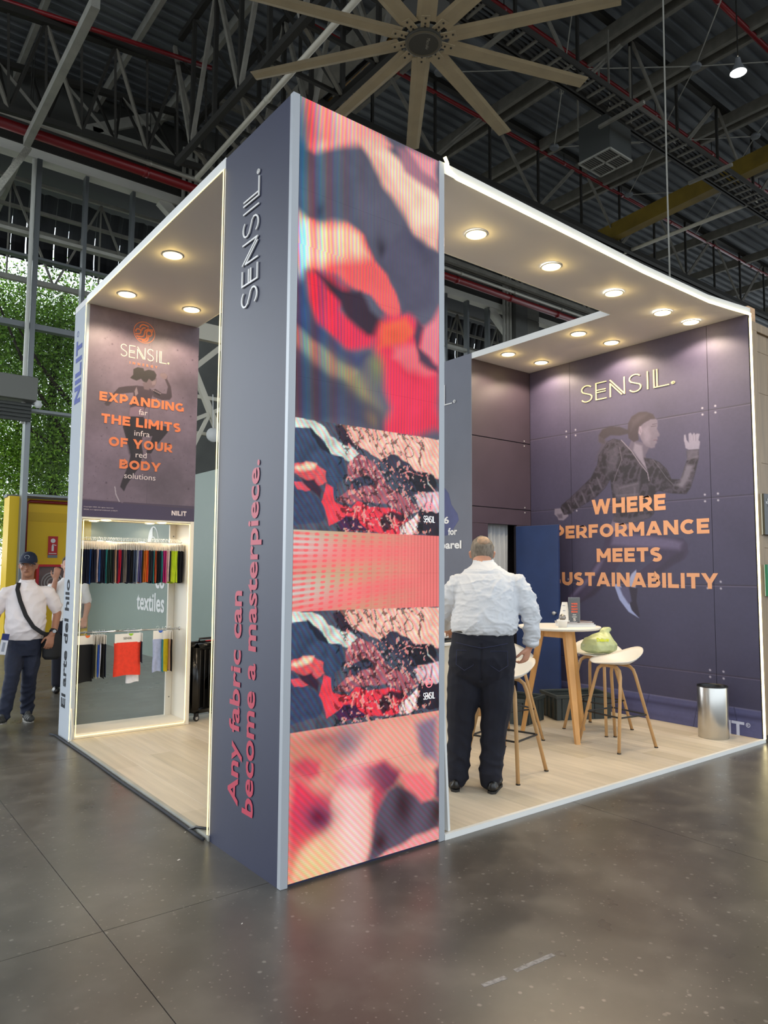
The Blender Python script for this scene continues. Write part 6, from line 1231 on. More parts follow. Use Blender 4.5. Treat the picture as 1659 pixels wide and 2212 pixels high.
def limb(mb, pts, rs, n=14, flat=1.0, up=None):
    """tapering limb with rounded ends"""
    P = [Vector(p) for p in pts]; d0 = (P[0]-P[1]).normalized(); d1 = (P[-1]-P[-2]).normalized()
    Q = [P[0]+d0*rs[0]*0.95, P[0]+d0*rs[0]*0.7]+P+[P[-1]+d1*rs[-1]*0.7, P[-1]+d1*rs[-1]*0.95]
    rr = [rs[0]*0.3, rs[0]*0.72]+list(rs)+[rs[-1]*0.72, rs[-1]*0.3]
    return mb.tube(Q, rr, n, flat=flat, up=up)
def ellipsoid(mb, c, a, b, h, n=16, m=10):
    return ring_loft(mb, [((c[0], c[1], c[2]+h*math.sin(t)), max(1e-4, a*math.cos(t)), max(1e-4, b*math.cos(t))) for t in [rad(-88+176*i/m) for i in range(m+1)]], n)
def fuse(name, mb, voxel, m, parent, smooth=3, deform=None, loc=None):
    me = bpy.data.meshes.new(name); me.from_pydata(mb.v, [], mb.f); me.update()
    o = bpy.data.objects.new('tmp', me); COL.objects.link(o)
    r = o.modifiers.new('r', 'REMESH'); r.mode = 'VOXEL'; r.voxel_size = voxel; r.use_smooth_shade = True
    if smooth: s = o.modifiers.new('s', 'SMOOTH'); s.factor = 0.5; s.iterations = smooth
    dg = bpy.context.evaluated_depsgraph_get(); out = bpy.data.meshes.new_from_object(o.evaluated_get(dg)); bpy.data.objects.remove(o); bpy.data.meshes.remove(me)
    if deform is not None:
        n = len(out.vertices); co = np.empty(n*3, np.float32); out.vertices.foreach_get('co', co); no = np.empty(n*3, np.float32); out.vertices.foreach_get('normal', no)
        co = co.reshape(-1, 3); no = no.reshape(-1, 3); d = deform(co, no); co = co+no*d[:, None].astype(np.float32); out.vertices.foreach_set('co', co.reshape(-1)); out.update()
    out.name = name; out.shade_smooth()
    return link(name, out, m, parent, loc)
def n3(co, s, seed=0, st=(1, 1, 1), octv=3):
    return (vnoise(co[:, 0]*st[0]+co[:, 1]*st[1]*0.7+10, co[:, 2]*st[2]+co[:, 1]*st[1]*0.5+10, s, seed, octv))
def ridges(co, s, seed, st=(1, 1, 1)):
    return 1-np.abs(n3(co, s, seed, st, 2)-0.5)*2

# plastic bag on the stool
bg = empty('plastic_bag', (4.08, 1.10, PZ+0.722)); tag(bg, 'crumpled pale green plastic bag with yellow letters on a bar stool', 'bag')
mb = MB(); ring_loft(mb, [((0, 0, 0.004), 0.10, 0.07), ((0, 0, 0.03), 0.165, 0.12), ((0, 0, 0.08), 0.168, 0.12), ((0.0, 0, 0.13), 0.135, 0.10), ((0.03, 0.01, 0.165), 0.085, 0.07), ((0.06, 0.015, 0.19), 0.04, 0.035), ((0.075, 0.02, 0.215), 0.05, 0.03), ((0.085, 0.02, 0.235), 0.03, 0.02)], 24)
M_bag = mat('pale_green_film', (196, 204, 150), 0.3, noise_s=9, noise_a=0.2, bump=0.5, bump_s=22)
b_ = fuse('film', mb, 0.007, M_bag, bg, 1, lambda c, n: (ridges(c, 14, 5, (1, 1, 0.5))-0.6)*0.016)
b_.rotation_euler = (0, 0, rad(-38))
text('bag_lettering', 'Deisotr', (-0.100, -0.052, 0.112), (0.80, -0.60, 0.0), (0.27, 0.36, 1), 0.12, 0.034, mat('yellow_green_ink', (206, 214, 40), 0.4), bg, 0.05, lift=0.006)

# ---- crates, box, bag on the floor
M_crate = mat('grey_green_crate', (52, 60, 60), 0.5)
def crate(loc, rz, w, d, h, label):
    t = empty('storage_crate', (*loc, PZ), rz); tag(t, label, 'crate')
    MB().box(-w/2+0.01, w/2-0.01, -d/2+0.01, d/2-0.01, 0.0, 0.012).build('base', M_crate, t)
    for a in ((-w/2, w/2, -d/2, -d/2+0.012), (-w/2, w/2, d/2-0.012, d/2), (-w/2, -w/2+0.012, -d/2+0.012, d/2-0.012), (w/2-0.012, w/2, -d/2+0.012, d/2-0.012)): MB().cbox(*a, 0.0, h-0.02, 0.002).build('side', M_crate, t)
    for a in ((-w/2-0.014, w/2+0.014, -d/2-0.014, -d/2+0.012), (-w/2-0.014, w/2+0.014, d/2-0.012, d/2+0.014), (-w/2-0.014, -w/2+0.012, -d/2+0.012, d/2-0.012), (w/2-0.012, w/2+0.014, -d/2+0.012, d/2-0.012)): MB().cbox(*a, h-0.035, h, 0.004).build('rim', M_crate, t)
    for s in (-1, 1):
        for k in range(5):
            x = -w/2+w*(k+0.5)/5; MB().cbox(x-0.006, x+0.006, s*(d/2+0.004)-0.006, s*(d/2+0.004)+0.006, 0.01, h-0.036, 0.002).build('rib', M_crate, t)
        for k in range(4):
            y = -d/2+d*(k+0.5)/4; MB().cbox(s*(w/2+0.004)-0.006, s*(w/2+0.004)+0.006, y-0.006, y+0.006, 0.01, h-0.036, 0.002).build('rib', M_crate, t)
    MB().cbox(-w/2+0.016, w/2-0.016, -d/2+0.016, d/2-0.016, 0.014, h*0.7, 0.02).build('packed_goods', M_black, t)
    return t
crate((3.80, 1.86), rad(15), 0.40, 0.36, 0.25, 'smaller grey plastic crate full of black things below the cardboard box')
crate((4.45, 1.66), rad(-25), 0.60, 0.36, 0.25, 'long open grey plastic crate against the wall behind the oak table legs')
cb = empty('cardboard_box', (3.82, 2.34, PZ), rad(-18)); tag(cb, 'tall brown cardboard box standing behind the smaller crate', 'box')
MB().cbox(-0.20, 0.20, -0.14, 0.14, 0.0, 0.47, 0.004).build('carton', mat('cardboard', (184, 144, 98), 0.8, noise_s=6, noise_a=0.08), cb)
MB().cbox(0.06, 0.13, -0.145, -0.138, 0.36, 0.385, 0.003).build('hand_hole', M_black, cb); MB().box(-0.02, 0.02, -0.1415, -0.14, 0.0, 0.47).build('tape', mat('brown_tape', (168, 122, 78), 0.3), cb)
mbag = empty('maroon_bag', (3.86, 2.30, PZ+0.475)); tag(mbag, 'soft maroon and brown bag lying on top of the cardboard box', 'bag')
mb = MB(); ring_loft(mb, [((0, 0, 0.002), 0.17, 0.10), ((0, 0, 0.05), 0.19, 0.11), ((0.0, 0, 0.10), 0.15, 0.09), ((-0.02, 0, 0.135), 0.08, 0.05)], 20)
fuse('body', mb, 0.01, mat('maroon_cloth', (84, 34, 54), 0.8), mbag, 2, lambda c, n: (ridges(c, 10, 9)-0.6)*0.02)
mb = MB(); ellipsoid(mb, (0.12, -0.08, 0.045), 0.085, 0.05, 0.042); fuse('tan_bundle', mb, 0.008, mat('tan_leather', (150, 86, 62), 0.6), mbag, 1, lambda c, n: (ridges(c, 16, 3)-0.6)*0.01)
MB().tube([(0.05, -0.02, 0.12), (0.16, -0.05, 0.14), (0.22, -0.06, 0.09), (0.20, -0.05, 0.03)], 0.008, 6).build('strap', mat('purple_strap', (56, 34, 70), 0.7), mbag, True)

# ---- waste bin
bn = empty('waste_bin', (4.68, 0.315, PZ)); tag(bn, 'brushed steel cylindrical waste bin by the right wall', 'bin')
MB().lathe([(0.128, 0.0), (0.131, 0.004), (0.131, 0.452), (0.129, 0.456)], n=64).build('steel_shell', mat('brushed_steel', (196, 194, 190), 0.28, 1.0, bump=0.05, bump_s=3, stretch=(60, 60, 1)), bn, True)
MB().lathe([(0.131, 0.452), (0.133, 0.462), (0.126, 0.464), (0.122, 0.452), (0.118, 0.05), (0.0001, 0.02)], n=48).build('black_liner', M_black, bn, True)

# ---- counter, leaning board, suitcase, floor cable
co = empty('white_counter', (0, 0, 0)); tag(co, 'cream white counter mostly hidden behind the screen tower and the man', 'counter')
MB().cbox(1.25, 2.40, 1.32, 1.70, PZ, 0.905, 0.004).build('body', mat('counter_cream', (216, 208, 190), 0.5), co); MB().cbox(1.22, 2.43, 1.28, 1.73, 0.905, 0.93, 0.004).build('counter_top', M_white, co)
o = empty('fabric_roll', (2.30, 1.40, 0.93)); tag(o, 'folded dark samples with a white paper roll on the white counter', 'fabric samples')
MB().cbox(-0.10, 0.10, -0.09, 0.10, 0.0, 0.02, 0.004).build('dark_fold', M_black, o); MB().cbox(-0.08, 0.09, -0.07, 0.08, 0.021, 0.035, 0.004).build('upper_fold', mat('charcoal_cloth', (40, 40, 44), 0.8), o)
MB().tube([(-0.09, -0.075, 0.058), (0.02, -0.085, 0.058)], 0.022, 12).build('paper_roll', M_white, o, True)
lb = MB().beam((1.115, 0.06, PZ+0.005), (1.066, 0.06, 0.90), 0.10, 0.016, up=(1, 0, 0)).build('board', M_white); lb.name = 'leaning_board'; tag(lb, 'narrow white faced board leaning on the inner side of the screen tower', 'board')
MB().beam((1.107, 0.115, PZ+0.005), (1.060, 0.115, 0.90), 0.010, 0.014, up=(1, 0, 0)).build('raw_edge', mat('chipboard_edge', (150, 106, 66), 0.8), lb); MB().beam((1.125, 0.04, PZ+0.03), (1.1225, 0.04, 0.085), 0.02, 0.001, up=(1, 0, 0)).build('yellow_tag', mat('tag_yellow', (196, 160, 40), 0.5), lb)
su = empty('suitcase', (1.34, 3.86, PZ), rad(14)); tag(su, 'tall black hard-shell suitcase standing behind the display unit', 'suitcase')
MB().cbox(-0.22, 0.22, -0.14, 0.14, 0.07, 0.76, 0.045).build('shell', mat('glossy_black_shell', (14, 14, 14), 0.25, noise_s=30, noise_a=0.2), su, True)
for k in range(7): MB().tube([(-0.17+0.055*k, -0.141, 0.14), (-0.17+0.055*k, -0.141, 0.69)], 0.005, 6).build('shell_rib', M_black, su, True)
MB().cbox(-0.224, 0.224, -0.006, 0.006, 0.066, 0.764, 0.003).build('zip_band', M_dark, su)
MB().tube([(-0.08, 0.0, 0.76), (-0.08, 0, 0.79), (0.08, 0, 0.79), (0.08, 0, 0.76)], 0.010, 8).build('carry_handle', M_black, su, True); MB().cbox(-0.02, 0.10, -0.05, -0.02, 0.764, 0.772, 0.002).build('red_tag', mat('red_luggage_tag', (206, 60, 66), 0.5), su)
for sx in (-1, 1):
    for sy in (-1, 1):
        w = MB().lathe([(0.0001, -0.012), (0.028, -0.012), (0.030, -0.006), (0.030, 0.006), (0.028, 0.012), (0.0001, 0.012)], n=18).build('wheel', M_black, su, True, (sx*0.17, sy*0.10, 0.031)); w.rotation_euler = (rad(90), 0, 0)
        MB().lathe([(0.0001, 0.0125), (0.016, 0.0125), (0.017, 0.012)], n=14).build('wheel_hub', mat('silver_hub', (190, 190, 190), 0.3, 0.6), w)
        MB().cbox(sx*0.17-0.018, sx*0.17+0.018, sy*0.10-0.02, sy*0.10+0.02, 0.045, 0.08, 0.004).build('wheel_fork', M_black, su)
fcab = MB().tube([(-0.028, 0.80, 0.010), (-0.030, 0.9, 0.010), (-0.024, 1.4, 0.010), (-0.030, 2.2, 0.010), (-0.022, 3.0, 0.010), (-0.028, 3.7, 0.010), (-0.03, 4.0, 0.010), (-0.06, 4.07, 0.012)], 0.009, 8).build('floor_cable', mat('dark_grey_cable', (44, 46, 52), 0.85), None, True); tag(fcab, 'dark grey cable running on the floor along the left platform edge', 'cable')
pc = MB().tube([(-0.030, 0.99, 0.012), (-0.015, 0.93, 0.038), (0.02, 0.85, 0.044), (0.05, 0.80, 0.040)], 0.008, 8).build('power_cable', M_black, None, True); tag(pc, 'short black power cable looping onto the platform by the navy tower side', 'cable')
for i, (x, y, r_) in enumerate(((-0.25, 0.62, 0.016), (-0.06, 0.985, 0.010), (-0.30, -0.2, 0.008), (-1.35, 0.75, 0.012))):
    MB().add([(x, y, 0.001), (x+r_, y+0.004, 0.002), (x+r_*0.7, y+r_*0.7, 0.004), (x-r_*0.1, y+r_*0.6, 0.001)], [(0, 1, 2, 3)]).build('paper_scrap', M_card, floor)

# ---------------------------------------------------------------- people
M_skin = mat('warm_skin', (196, 142, 116), 0.55, noise_s=12, noise_a=0.06)
M_skin2 = mat('tan_skin', (164, 114, 88), 0.55, noise_s=12, noise_a=0.06)
M_shirt = mat('white_cotton_shirt', (214, 216, 221), 0.8, bump=0.08, bump_s=90)
M_jean = mat('dark_indigo_denim', (12, 14, 30), 0.85, noise_s=26, noise_a=0.22)
M_shoe = mat('black_leather', (20, 18, 18), 0.35)
def hand(mb, wrist, direc, palm_n, side, curl=0.5, s=1.0, spread=0.12, thumb_out=0.9):
    """palm and five bent fingers; direc from wrist to knuckles, palm_n normal out of the back of the hand"""
    w = Vector(wrist); d = Vector(direc).normalized(); n_ = Vector(palm_n); n_ = (n_-d*n_.dot(d)).normalized(); a = d.cross(n_).normalized()*side
    L = 0.092*s; rows = []
    for k in (-1.2, -0.4, 0.4, 1.2):
        limb(mb, [w+a*k*0.012*s, w+d*L*0.55+a*k*0.018*s, w+d*L+a*k*0.021*s], [0.016*s, 0.014*s, 0.0115*s], 8)
    for i, k in enumerate((-1.5, -0.5, 0.5, 1.5)):
        ln = (0.062, 0.076, 0.082, 0.072)[i]*s; p = w+d*L*0.95+a*k*0.0205*s; pts = [p-d*0.02*s, p]; ang = curl*0.45
        for seg in (0.42, 0.32, 0.26):
            v = (d*math.cos(ang)-n_*math.sin(ang)+a*k*spread*0.3).normalized(); p = p+v*ln*seg; pts.append(p); ang += curl*0.75
        limb(mb, pts, [0.0095*s, 0.0098*s, 0.0090*s, 0.0082*s, 0.0070*s], 8)
    p = w+d*0.022*s+a*0.026*s; v = (a*thumb_out+d*0.8-n_*0.35).normalized(); q = p+v*0.042*s; v2 = (a*0.25+d*1.0-n_*0.55).normalized()
    limb(mb, [w+d*0.008*s+a*0.012*s, p, q, q+v2*0.030*s, q+v2*0.052*s], [0.014*s, 0.014*s, 0.0115*s, 0.0100*s, 0.0080*s], 8)
def place(o, x, y, z, fx, fy):
    """turn local +y (forward) to the world direction fx, fy"""
    o.location = (x, y, z); o.rotation_euler = (0, 0, math.atan2(fy, fx)-math.pi/2)
def head(mb, c, s=1.0, pitch=0.0, yaw=0.0, nose=1.0, neck_to=None, neck_r=0.060):
    Rm = Matrix.Rotation(yaw, 3, 'Z') @ Matrix.Rotation(-pitch, 3, 'X'); c = Vector(c); t = MB()
    rings = []
    for z, a, b, y in ((-0.118, 0.022, 0.022, 0.050), (-0.110, 0.040, 0.042, 0.040), (-0.090, 0.055, 0.066, 0.022), (-0.06, 0.065, 0.080, 0.008), (-0.02, 0.072, 0.090, 0.0), (0.02, 0.077, 0.096, -0.004), (0.06, 0.076, 0.095, -0.008), (0.09, 0.064, 0.080, -0.010), (0.112, 0.042, 0.052, -0.010), (0.122, 0.018, 0.022, -0.010)):
        rings.append(((0, y, z), a, b))
    ring_loft(t, rings, 20)
    limb(t, [(0, 0.088, 0.005), (0, 0.105, -0.025), (0, 0.108, -0.035)], [0.009, 0.012*nose, 0.014*nose], 8)
    for sx in (-1, 1):
        limb(t, [(sx*0.073, -0.005, 0.018), (sx*0.084, -0.018, 0.012), (sx*0.080, -0.012, -0.028)], [0.008, 0.013, 0.009], 8, flat=1.5)
        limb(t, [(sx*0.015, 0.090, 0.026), (sx*0.045, 0.082, 0.028)], [0.008, 0.008], 8)
        limb(t, [(sx*0.042, 0.066, -0.018), (sx*0.048, 0.05, -0.035)], [0.016, 0.016], 8)
    limb(t, [(-0.020, 0.090, -0.062), (0, 0.096, -0.061), (0.020, 0.090, -0.062)], [0.006, 0.008, 0.006], 8)
    limb(t, [(0, 0.066, -0.096), (0, 0.075, -0.10)], [0.018, 0.016], 8)
    mb.add([c+Rm@(Vector(v)*s) for v in t.v], t.f)
    return lambda p: c+Rm@(Vector(p)*s), Rm

def eyes(parent, at, Rm, s, skin):
    for sx in (-1, 1):
        e = MB(); ellipsoid(e, (0, 0, 0), 0.012*s, 0.010*s, 0.0075*s, 12, 8); o = e.build('eye', mat('eye_white', (226, 222, 216), 0.3), parent, True); o.location = at((sx*0.031, 0.081, 0.008)); o.rotation_euler = Rm.to_euler()
        e = MB(); ellipsoid(e, (0, 0.0085*s, 0), 0.0055*s, 0.003*s, 0.0055*s, 10, 6); e.build('iris', mat('dark_iris', (40, 26, 20), 0.2), o, True)
        b = MB().tube([at((sx*0.014, 0.096, 0.030)), at((sx*0.032, 0.094, 0.036)), at((sx*0.050, 0.080, 0.031))], [0.003, 0.0042, 0.002], 6); b.build('eyebrow', mat('dark_brow', (34, 26, 22), 0.8), parent, True)
        l = MB().tube([at((sx*0.018, 0.0915, 0.015)), at((sx*0.032, 0.0925, 0.0175)), at((sx*0.045, 0.085, 0.013))], 0.003, 6); l.build('eyelid', skin, parent, True)
    MB().tube([at((-0.024, 0.0945, -0.060)), at((0, 0.104, -0.0605)), at((0.024, 0.0945, -0.060))], [0.0018, 0.0035, 0.0018], 6).build('lips', mat('lip', (142, 84, 76), 0.5), parent, True)
def shoe(name, parent, heel, toe, m, sole=None, w=0.048, h=0.085, lift=0.0):
    h_, t_ = Vector(heel), Vector(toe); d = (t_-h_); L = d.length; d.normalize(); mb = MB(); side = Vector((d.y, -d.x, 0)).normalized()
    for q, ww, hh in ((0.0, 0.7, 0.8), (0.12, 0.85, 1.0), (0.35, 0.80, 0.95), (0.6, 1.0, 0.62), (0.82, 0.98, 0.5), (0.96, 0.68, 0.38)):
        c = h_+d*L*q; limb(mb, [c-side*w*ww*0.4+Vector((0, 0, 0.022)), c+side*w*ww*0.4+Vector((0, 0, 0.022))], [0.024*ww+0.004]*2, 8)
        limb(mb, [c+Vector((0, 0, 0.02)), c+Vector((0, 0, max(0.03, h*hh-0.03)))], [w*ww*0.8]*2, 10)
    o = fuse(name, mb, 0.007, m, parent, 3)
    if sole:
        sb = MB(); pts = [(0, -w*0.7), (0, w*0.7)]
        outline = [(-0.01, -w*0.6), (L*0.3, -w*0.75), (L*0.65, -w*1.0), (L*0.92, -w*0.7), (L*1.0, 0), (L*0.92, w*0.7), (L*0.65, w*1.0), (L*0.3, w*0.75), (-0.01, w*0.6), (-0.03, 0)]
        up = side.cross(d)
        if up.z < 0: side2 = -side
        else: side2 = side
        sb.prism(outline, h_-Vector((0, 0, 0.012)), d, d.cross(Vector((0,0,1)))*-1, 0.014); sb.build('sole', sole, o)
    return o

# ---- man in the white shirt, seen from behind.  local x = right, y = forward, z = up
man = empty('person'); place(man, 1.815, 0.515, PZ, 0.735, 0.678)
tag(man, 'large grey-haired man in white shirt and dark jeans seen from behind, standing inside the stand', 'person')
mb = MB(); at, Rm = head(mb, (0.060, 0.135, 1.620), 1.0, rad(-22), rad(10))
limb(mb, [(0.075, 0.02, 1.46), (0.068, 0.07, 1.54), (0.063, 0.105, 1.60)], [0.075, 0.068, 0.066], 14)
limb(mb, [(0.09, 0, 1.38), (0.09, 0.0, 1.0)], [0.10, 0.10], 14)
limb(mb, [(0.385, 0.03, 1.20), (0.400, 0.075, 1.05), (0.392, 0.10, 0.965)], [0.045, 0.035, 0.028], 12); limb(mb, [(0.09, 0.0, 1.30), (0.30, 0.01, 1.36), (0.385, 0.03, 1.20)], [0.06, 0.06, 0.045], 12)
hand(mb, (0.390, 0.10, 0.965), (-0.30, 0.10, -1.0), (0.9, -0.5, -0.1), 1, curl=0.9, s=1.05)
limb(mb, [(0.09, 0.0, 1.30), (-0.14, 0.02, 1.36), (-0.24, 0.12, 1.19), (-0.20, 0.36, 1.06)], [0.06, 0.06, 0.045, 0.028], 12)
hand(mb, (-0.20, 0.36, 1.06), (0.1, 1.0, -0.35), (0, 0.3, 1), 1, curl=0.5, s=1.0)
limb(mb, [(0.05, 0.0, 1.0), (0.06, 0, 0.92)], [0.10, 0.07], 12)
for sx, ax in ((-1, -0.105), (1, 0.115)): limb(mb, [(0.055, 0, 0.93), (0.055+sx*0.09, 0, 0.80), (ax, 0.0, 0.45), (ax, 0.0, 0.09)], [0.05, 0.055, 0.05, 0.04], 12)
fuse('body', mb, 0.0075, M_skin, man, 3)
# hair: ring round a thinning crown
def to_head(pts): return [at(p) for p in pts]
mb = MB()
for (z, a, b, y) in ((-0.055, 0.060, 0.070, -0.030), (-0.02, 0.070, 0.080, -0.022), (0.03, 0.077, 0.088, -0.020), (0.07, 0.073, 0.084, -0.022), (0.10, 0.056, 0.062, -0.026)):
    pass
hr = MB(); ring_loft(hr, [((0, -0.030, -0.078), 0.052, 0.062), ((0, -0.028, -0.05), 0.070, 0.078), ((0, -0.024, 0.0), 0.082, 0.084), ((0, -0.020, 0.05), 0.084, 0.090), ((0, -0.018, 0.09), 0.070, 0.084), ((0, -0.014, 0.118), 0.040, 0.052), ((0, -0.012, 0.127), 0.01, 0.014)], 20)
mb.add([at(v) for v in hr.v], hr.f)
hair = fuse('hair', mb, 0.005, mat('grey_hair', (128, 118, 106), 0.8, noise_s=60, noise_a=0.5, stretch=(1, 1, 0.3)), man, 2, lambda c, n: (n3(c, 90, 3, (1, 1, 0.4))-0.5)*0.006)
mb = MB(); cr_ = MB(); ring_loft(cr_, [((0, -0.045, 0.085), 0.045, 0.045), ((0, -0.045, 0.112), 0.046, 0.046), ((0, -0.042, 0.127), 0.036, 0.036), ((0, -0.040, 0.1325), 0.012, 0.012)], 18); mb.add([at(v) for v in cr_.v], cr_.f)
fuse('bald_crown', mb, 0.005, mat('thin_crown', (186, 150, 122), 0.6, noise_s=50, noise_a=0.25, col2=(140, 120, 100)), man, 2)
# shirt: torso, sleeves
mb = MB()
ring_loft(mb, [((0.075, 0.00, 1.055), 0.212, 0.165), ((0.078, -0.005, 1.09), 0.232, 0.185), ((0.080, -0.005, 1.14), 0.238, 0.195), ((0.088, 0.0, 1.22), 0.226, 0.190), ((0.094, 0.0, 1.31), 0.222, 0.175), ((0.096, 0.005, 1.39), 0.222, 0.155), ((0.092, 0.012, 1.45), 0.190, 0.130), ((0.085, 0.025, 1.50), 0.135, 0.100), ((0.078, 0.045, 1.535), 0.085, 0.080), ((0.074, 0.06, 1.555), 0.070, 0.070)], 28)
limb(mb, [(0.21, 0.01, 1.42), (0.30, 0.01, 1.40), (0.355, 0.02, 1.31), (0.398, 0.03, 1.19), (0.408, 0.06, 1.08), (0.402, 0.085, 1.005)], [0.07, 0.078, 0.078, 0.070, 0.062, 0.052], 16)
limb(mb, [(-0.02, 0.01, 1.42), (-0.10, 0.01, 1.395), (-0.165, 0.03, 1.31), (-0.225, 0.10, 1.20), (-0.215, 0.22, 1.13), (-0.205, 0.30, 1.09)], [0.07, 0.078, 0.078, 0.066, 0.058, 0.048], 16)
def shirt_def(c, n):
    x, y, z = c[:, 0], c[:, 1], c[:, 2]; d = np.zeros(len(c))
    dx = x-0.08
    pull = 1-np.abs(np.sin((z*26+np.abs(dx)*20+n3(c, 5, 2)*5)))        # folds pulled to the waist at the sides
    d += (pull**3-0.3)*0.010*np.clip((1.34-z)/0.2, 0, 1)*np.clip((z-1.06)/0.04, 0, 1)
    diag = 1-np.abs(np.sin(z*15-np.abs(dx)*34+n3(c, 4, 6)*6)); d += (diag**3-0.3)*0.008*np.clip((z-1.26)/0.12, 0, 1)*np.clip((1.50-z)/0.06, 0, 1)
    d += (ridges(c, 11, 12, (1, 1, 1.6))-0.7)*0.010; d += np.clip(ridges(c, 17, 44, (0.5, 0.5, 1.6))-0.9, 0, 1)*0.06
    arm = (np.abs(dx) > 0.235)
    sl = 1-np.abs(np.sin(z*30+x*16+n3(c, 6, 9)*6)); d += np.where(arm, (sl-0.45)*0.009, 0)
    d -= 0.006*np.exp(-((z-1.475)/0.006)**2)*(np.abs(dx) < 0.2)*(y < 0.02)      # yoke seam
    d -= 0.007*np.exp(-((np.abs(dx)-0.212)/0.007)**2)*(z > 1.22)                # armhole seams
    return d
shirt = fuse('shirt', mb, 0.0075, M_shirt, man, 3, shirt_def)
MB().tube([(0.074+0.064*math.cos(a), 0.075+0.066*math.sin(a), 1.548+0.012*math.sin(a)) for a in [2*math.pi*i/24 for i in range(25)]], 0.014, 8, flat=1.9).build('collar', mat('shirt_collar', (206, 214, 224), 0.8), shirt, True)
MB().tube([(0.402, 0.085, 1.015), (0.399, 0.095, 0.985)], [0.056, 0.058], 18).build('cuff', M_shirt, shirt, True)
# jeans
mb = MB()
ring_loft(mb, [((0.052, 0.0, 0.70), 0.13, 0.09), ((0.053, -0.004, 0.735), 0.175, 0.13), ((0.055, -0.01, 0.78), 0.212, 0.158), ((0.058, -0.015, 0.83), 0.226, 0.172), ((0.064, -0.022, 0.90), 0.232, 0.180), ((0.068, -0.012, 0.98), 0.220, 0.168), ((0.070, 0.0, 1.05), 0.212, 0.160), ((0.070, 0.0, 1.095), 0.213, 0.162)], 26)
limb(mb, [(-0.045, 0.0, 0.80), (-0.065, 0.0, 0.62), (-0.085, 0.005, 0.45), (-0.098, 0.0, 0.26), (-0.108, -0.01, 0.12), (-0.110, -0.01, 0.085)], [0.128, 0.116, 0.096, 0.082, 0.078, 0.078], 16)
limb(mb, [(0.155, 0.0, 0.80), (0.160, 0.0, 0.62), (0.145, 0.005, 0.45), (0.130, 0.0, 0.26), (0.120, -0.01, 0.12), (0.118, -0.01, 0.085)], [0.128, 0.116, 0.096, 0.082, 0.078, 0.078], 16)
def jean_def(c, n):
    z = c[:, 2]; s1 = 1-np.abs(np.sin(z*34+c[:, 0]*12+n3(c, 5, 4)*6)); d = (s1-0.4)*0.010*np.clip((0.5-z)/0.3, 0.15, 1)
    d += (ridges(c, 8, 3)-0.7)*0.016; d -= 0.010*np.exp(-((c[:, 0]-0.06)/0.008)**2)*(c[:, 1] < 0)*(z < 1.0)*(z > 0.75); return d
jeans = fuse('jeans', mb, 0.008, M_jean, man, 3, jean_def)
M_seam = mat('denim_seam', (44, 48, 74), 0.9)
MB().tube([(-0.11, -0.150, 1.005), (0.0, -0.185, 0.985), (0.066, -0.190, 0.975), (0.13, -0.185, 0.985), (0.24, -0.145, 1.005)], 0.0025, 5).build('yoke_seam', M_seam, jeans)
for sx in (-1, 1):
    c0 = 0.066+sx*0.115; MB().tube([(c0-0.055, -0.178+0.02*(sx < 0), 0.955), (c0+0.055, -0.178+0.02*(sx > 0), 0.955), (c0+0.058, -0.182+0.016*(sx > 0), 0.86), (c0, -0.196, 0.825), (c0-0.058, -0.182+0.016*(sx < 0), 0.86), (c0-0.055, -0.178+0.02*(sx < 0), 0.955)], 0.0022, 5).build('pocket_seam', M_seam, jeans)
belt = MB().tube([(0.070+0.216*math.cos(a), 0.0+0.166*math.sin(a), 1.083) for a in [2*math.pi*i/36 for i in range(37)]], 0.006, 6, flat=2.8).build('belt', M_black, man, True)
for sx, x in ((-1, -0.118), (1, 0.128)): shoe('shoe', man, (x, -0.085, 0.014), (x+sx*0.035, 0.17, 0.014), M_shoe, mat('shoe_sole', (30, 28, 26), 0.7))

# ---- walking man in polo and cap, facing the visitor
wk = empty('person'); place(wk, -0.150, 4.80, 0.0, -0.21, -0.978)
tag(wk, 'man in navy cap and white polo with black crossbody bag walking at the left', 'person')
# local: +x is the man's right = picture left
mb = MB(); at2, Rm2 = head(mb, (0.0, 0.035, 1.545), 0.96, rad(0), rad(-8), 1.1)
limb(mb, [(0, -0.02, 1.34), (0, 0.0, 1.43), (0, 0.015, 1.50)], [0.050, 0.058, 0.060], 14)
limb(mb, [(0, 0, 1.28), (0, 0, 0.95)], [0.08, 0.09], 14)
limb(mb, [(-0.08, 0, 1.30), (-0.225, -0.01, 1.25), (-0.285, -0.03, 1.06), (-0.262, 0.06, 0.90), (-0.240, 0.085, 0.86)], [0.05, 0.055, 0.043, 0.031, 0.027], 14)
hand(mb, (-0.240, 0.085, 0.86), (0.20, 0.25, -1.0), (-0.25, 0.95, 0.2), 1, curl=0.7, s=1.0)
limb(mb, [(0.08, 0, 1.30), (0.215, -0.01, 1.25), (0.262, -0.02, 1.06), (0.285, 0.11, 0.93), (0.290, 0.16, 0.90)], [0.05, 0.055, 0.043, 0.031, 0.027], 14)
hand(mb, (0.290, 0.16, 0.90), (0.05, 0.75, -0.65), (0.6, 0.5, 0.5), -1, curl=0.9, s=0.95)
limb(mb, [(0.0, 0, 0.95), (0.06, 0, 0.74), (0.090, 0.09, 0.54), (0.12, 0.14, 0.30), (0.150, 0.16, 0.12)], [0.06, 0.05, 0.045, 0.04, 0.035], 12); limb(mb, [(0.0, 0, 0.95), (-0.06, 0, 0.74), (-0.062, 0.005, 0.54), (-0.05, -0.07, 0.30), (-0.048, -0.15, 0.12)], [0.06, 0.05, 0.045, 0.04, 0.035], 12)
fuse('body', mb, 0.0065, M_skin2, wk, 3)
eyes(wk, at2, Rm2, 0.96, M_skin2)
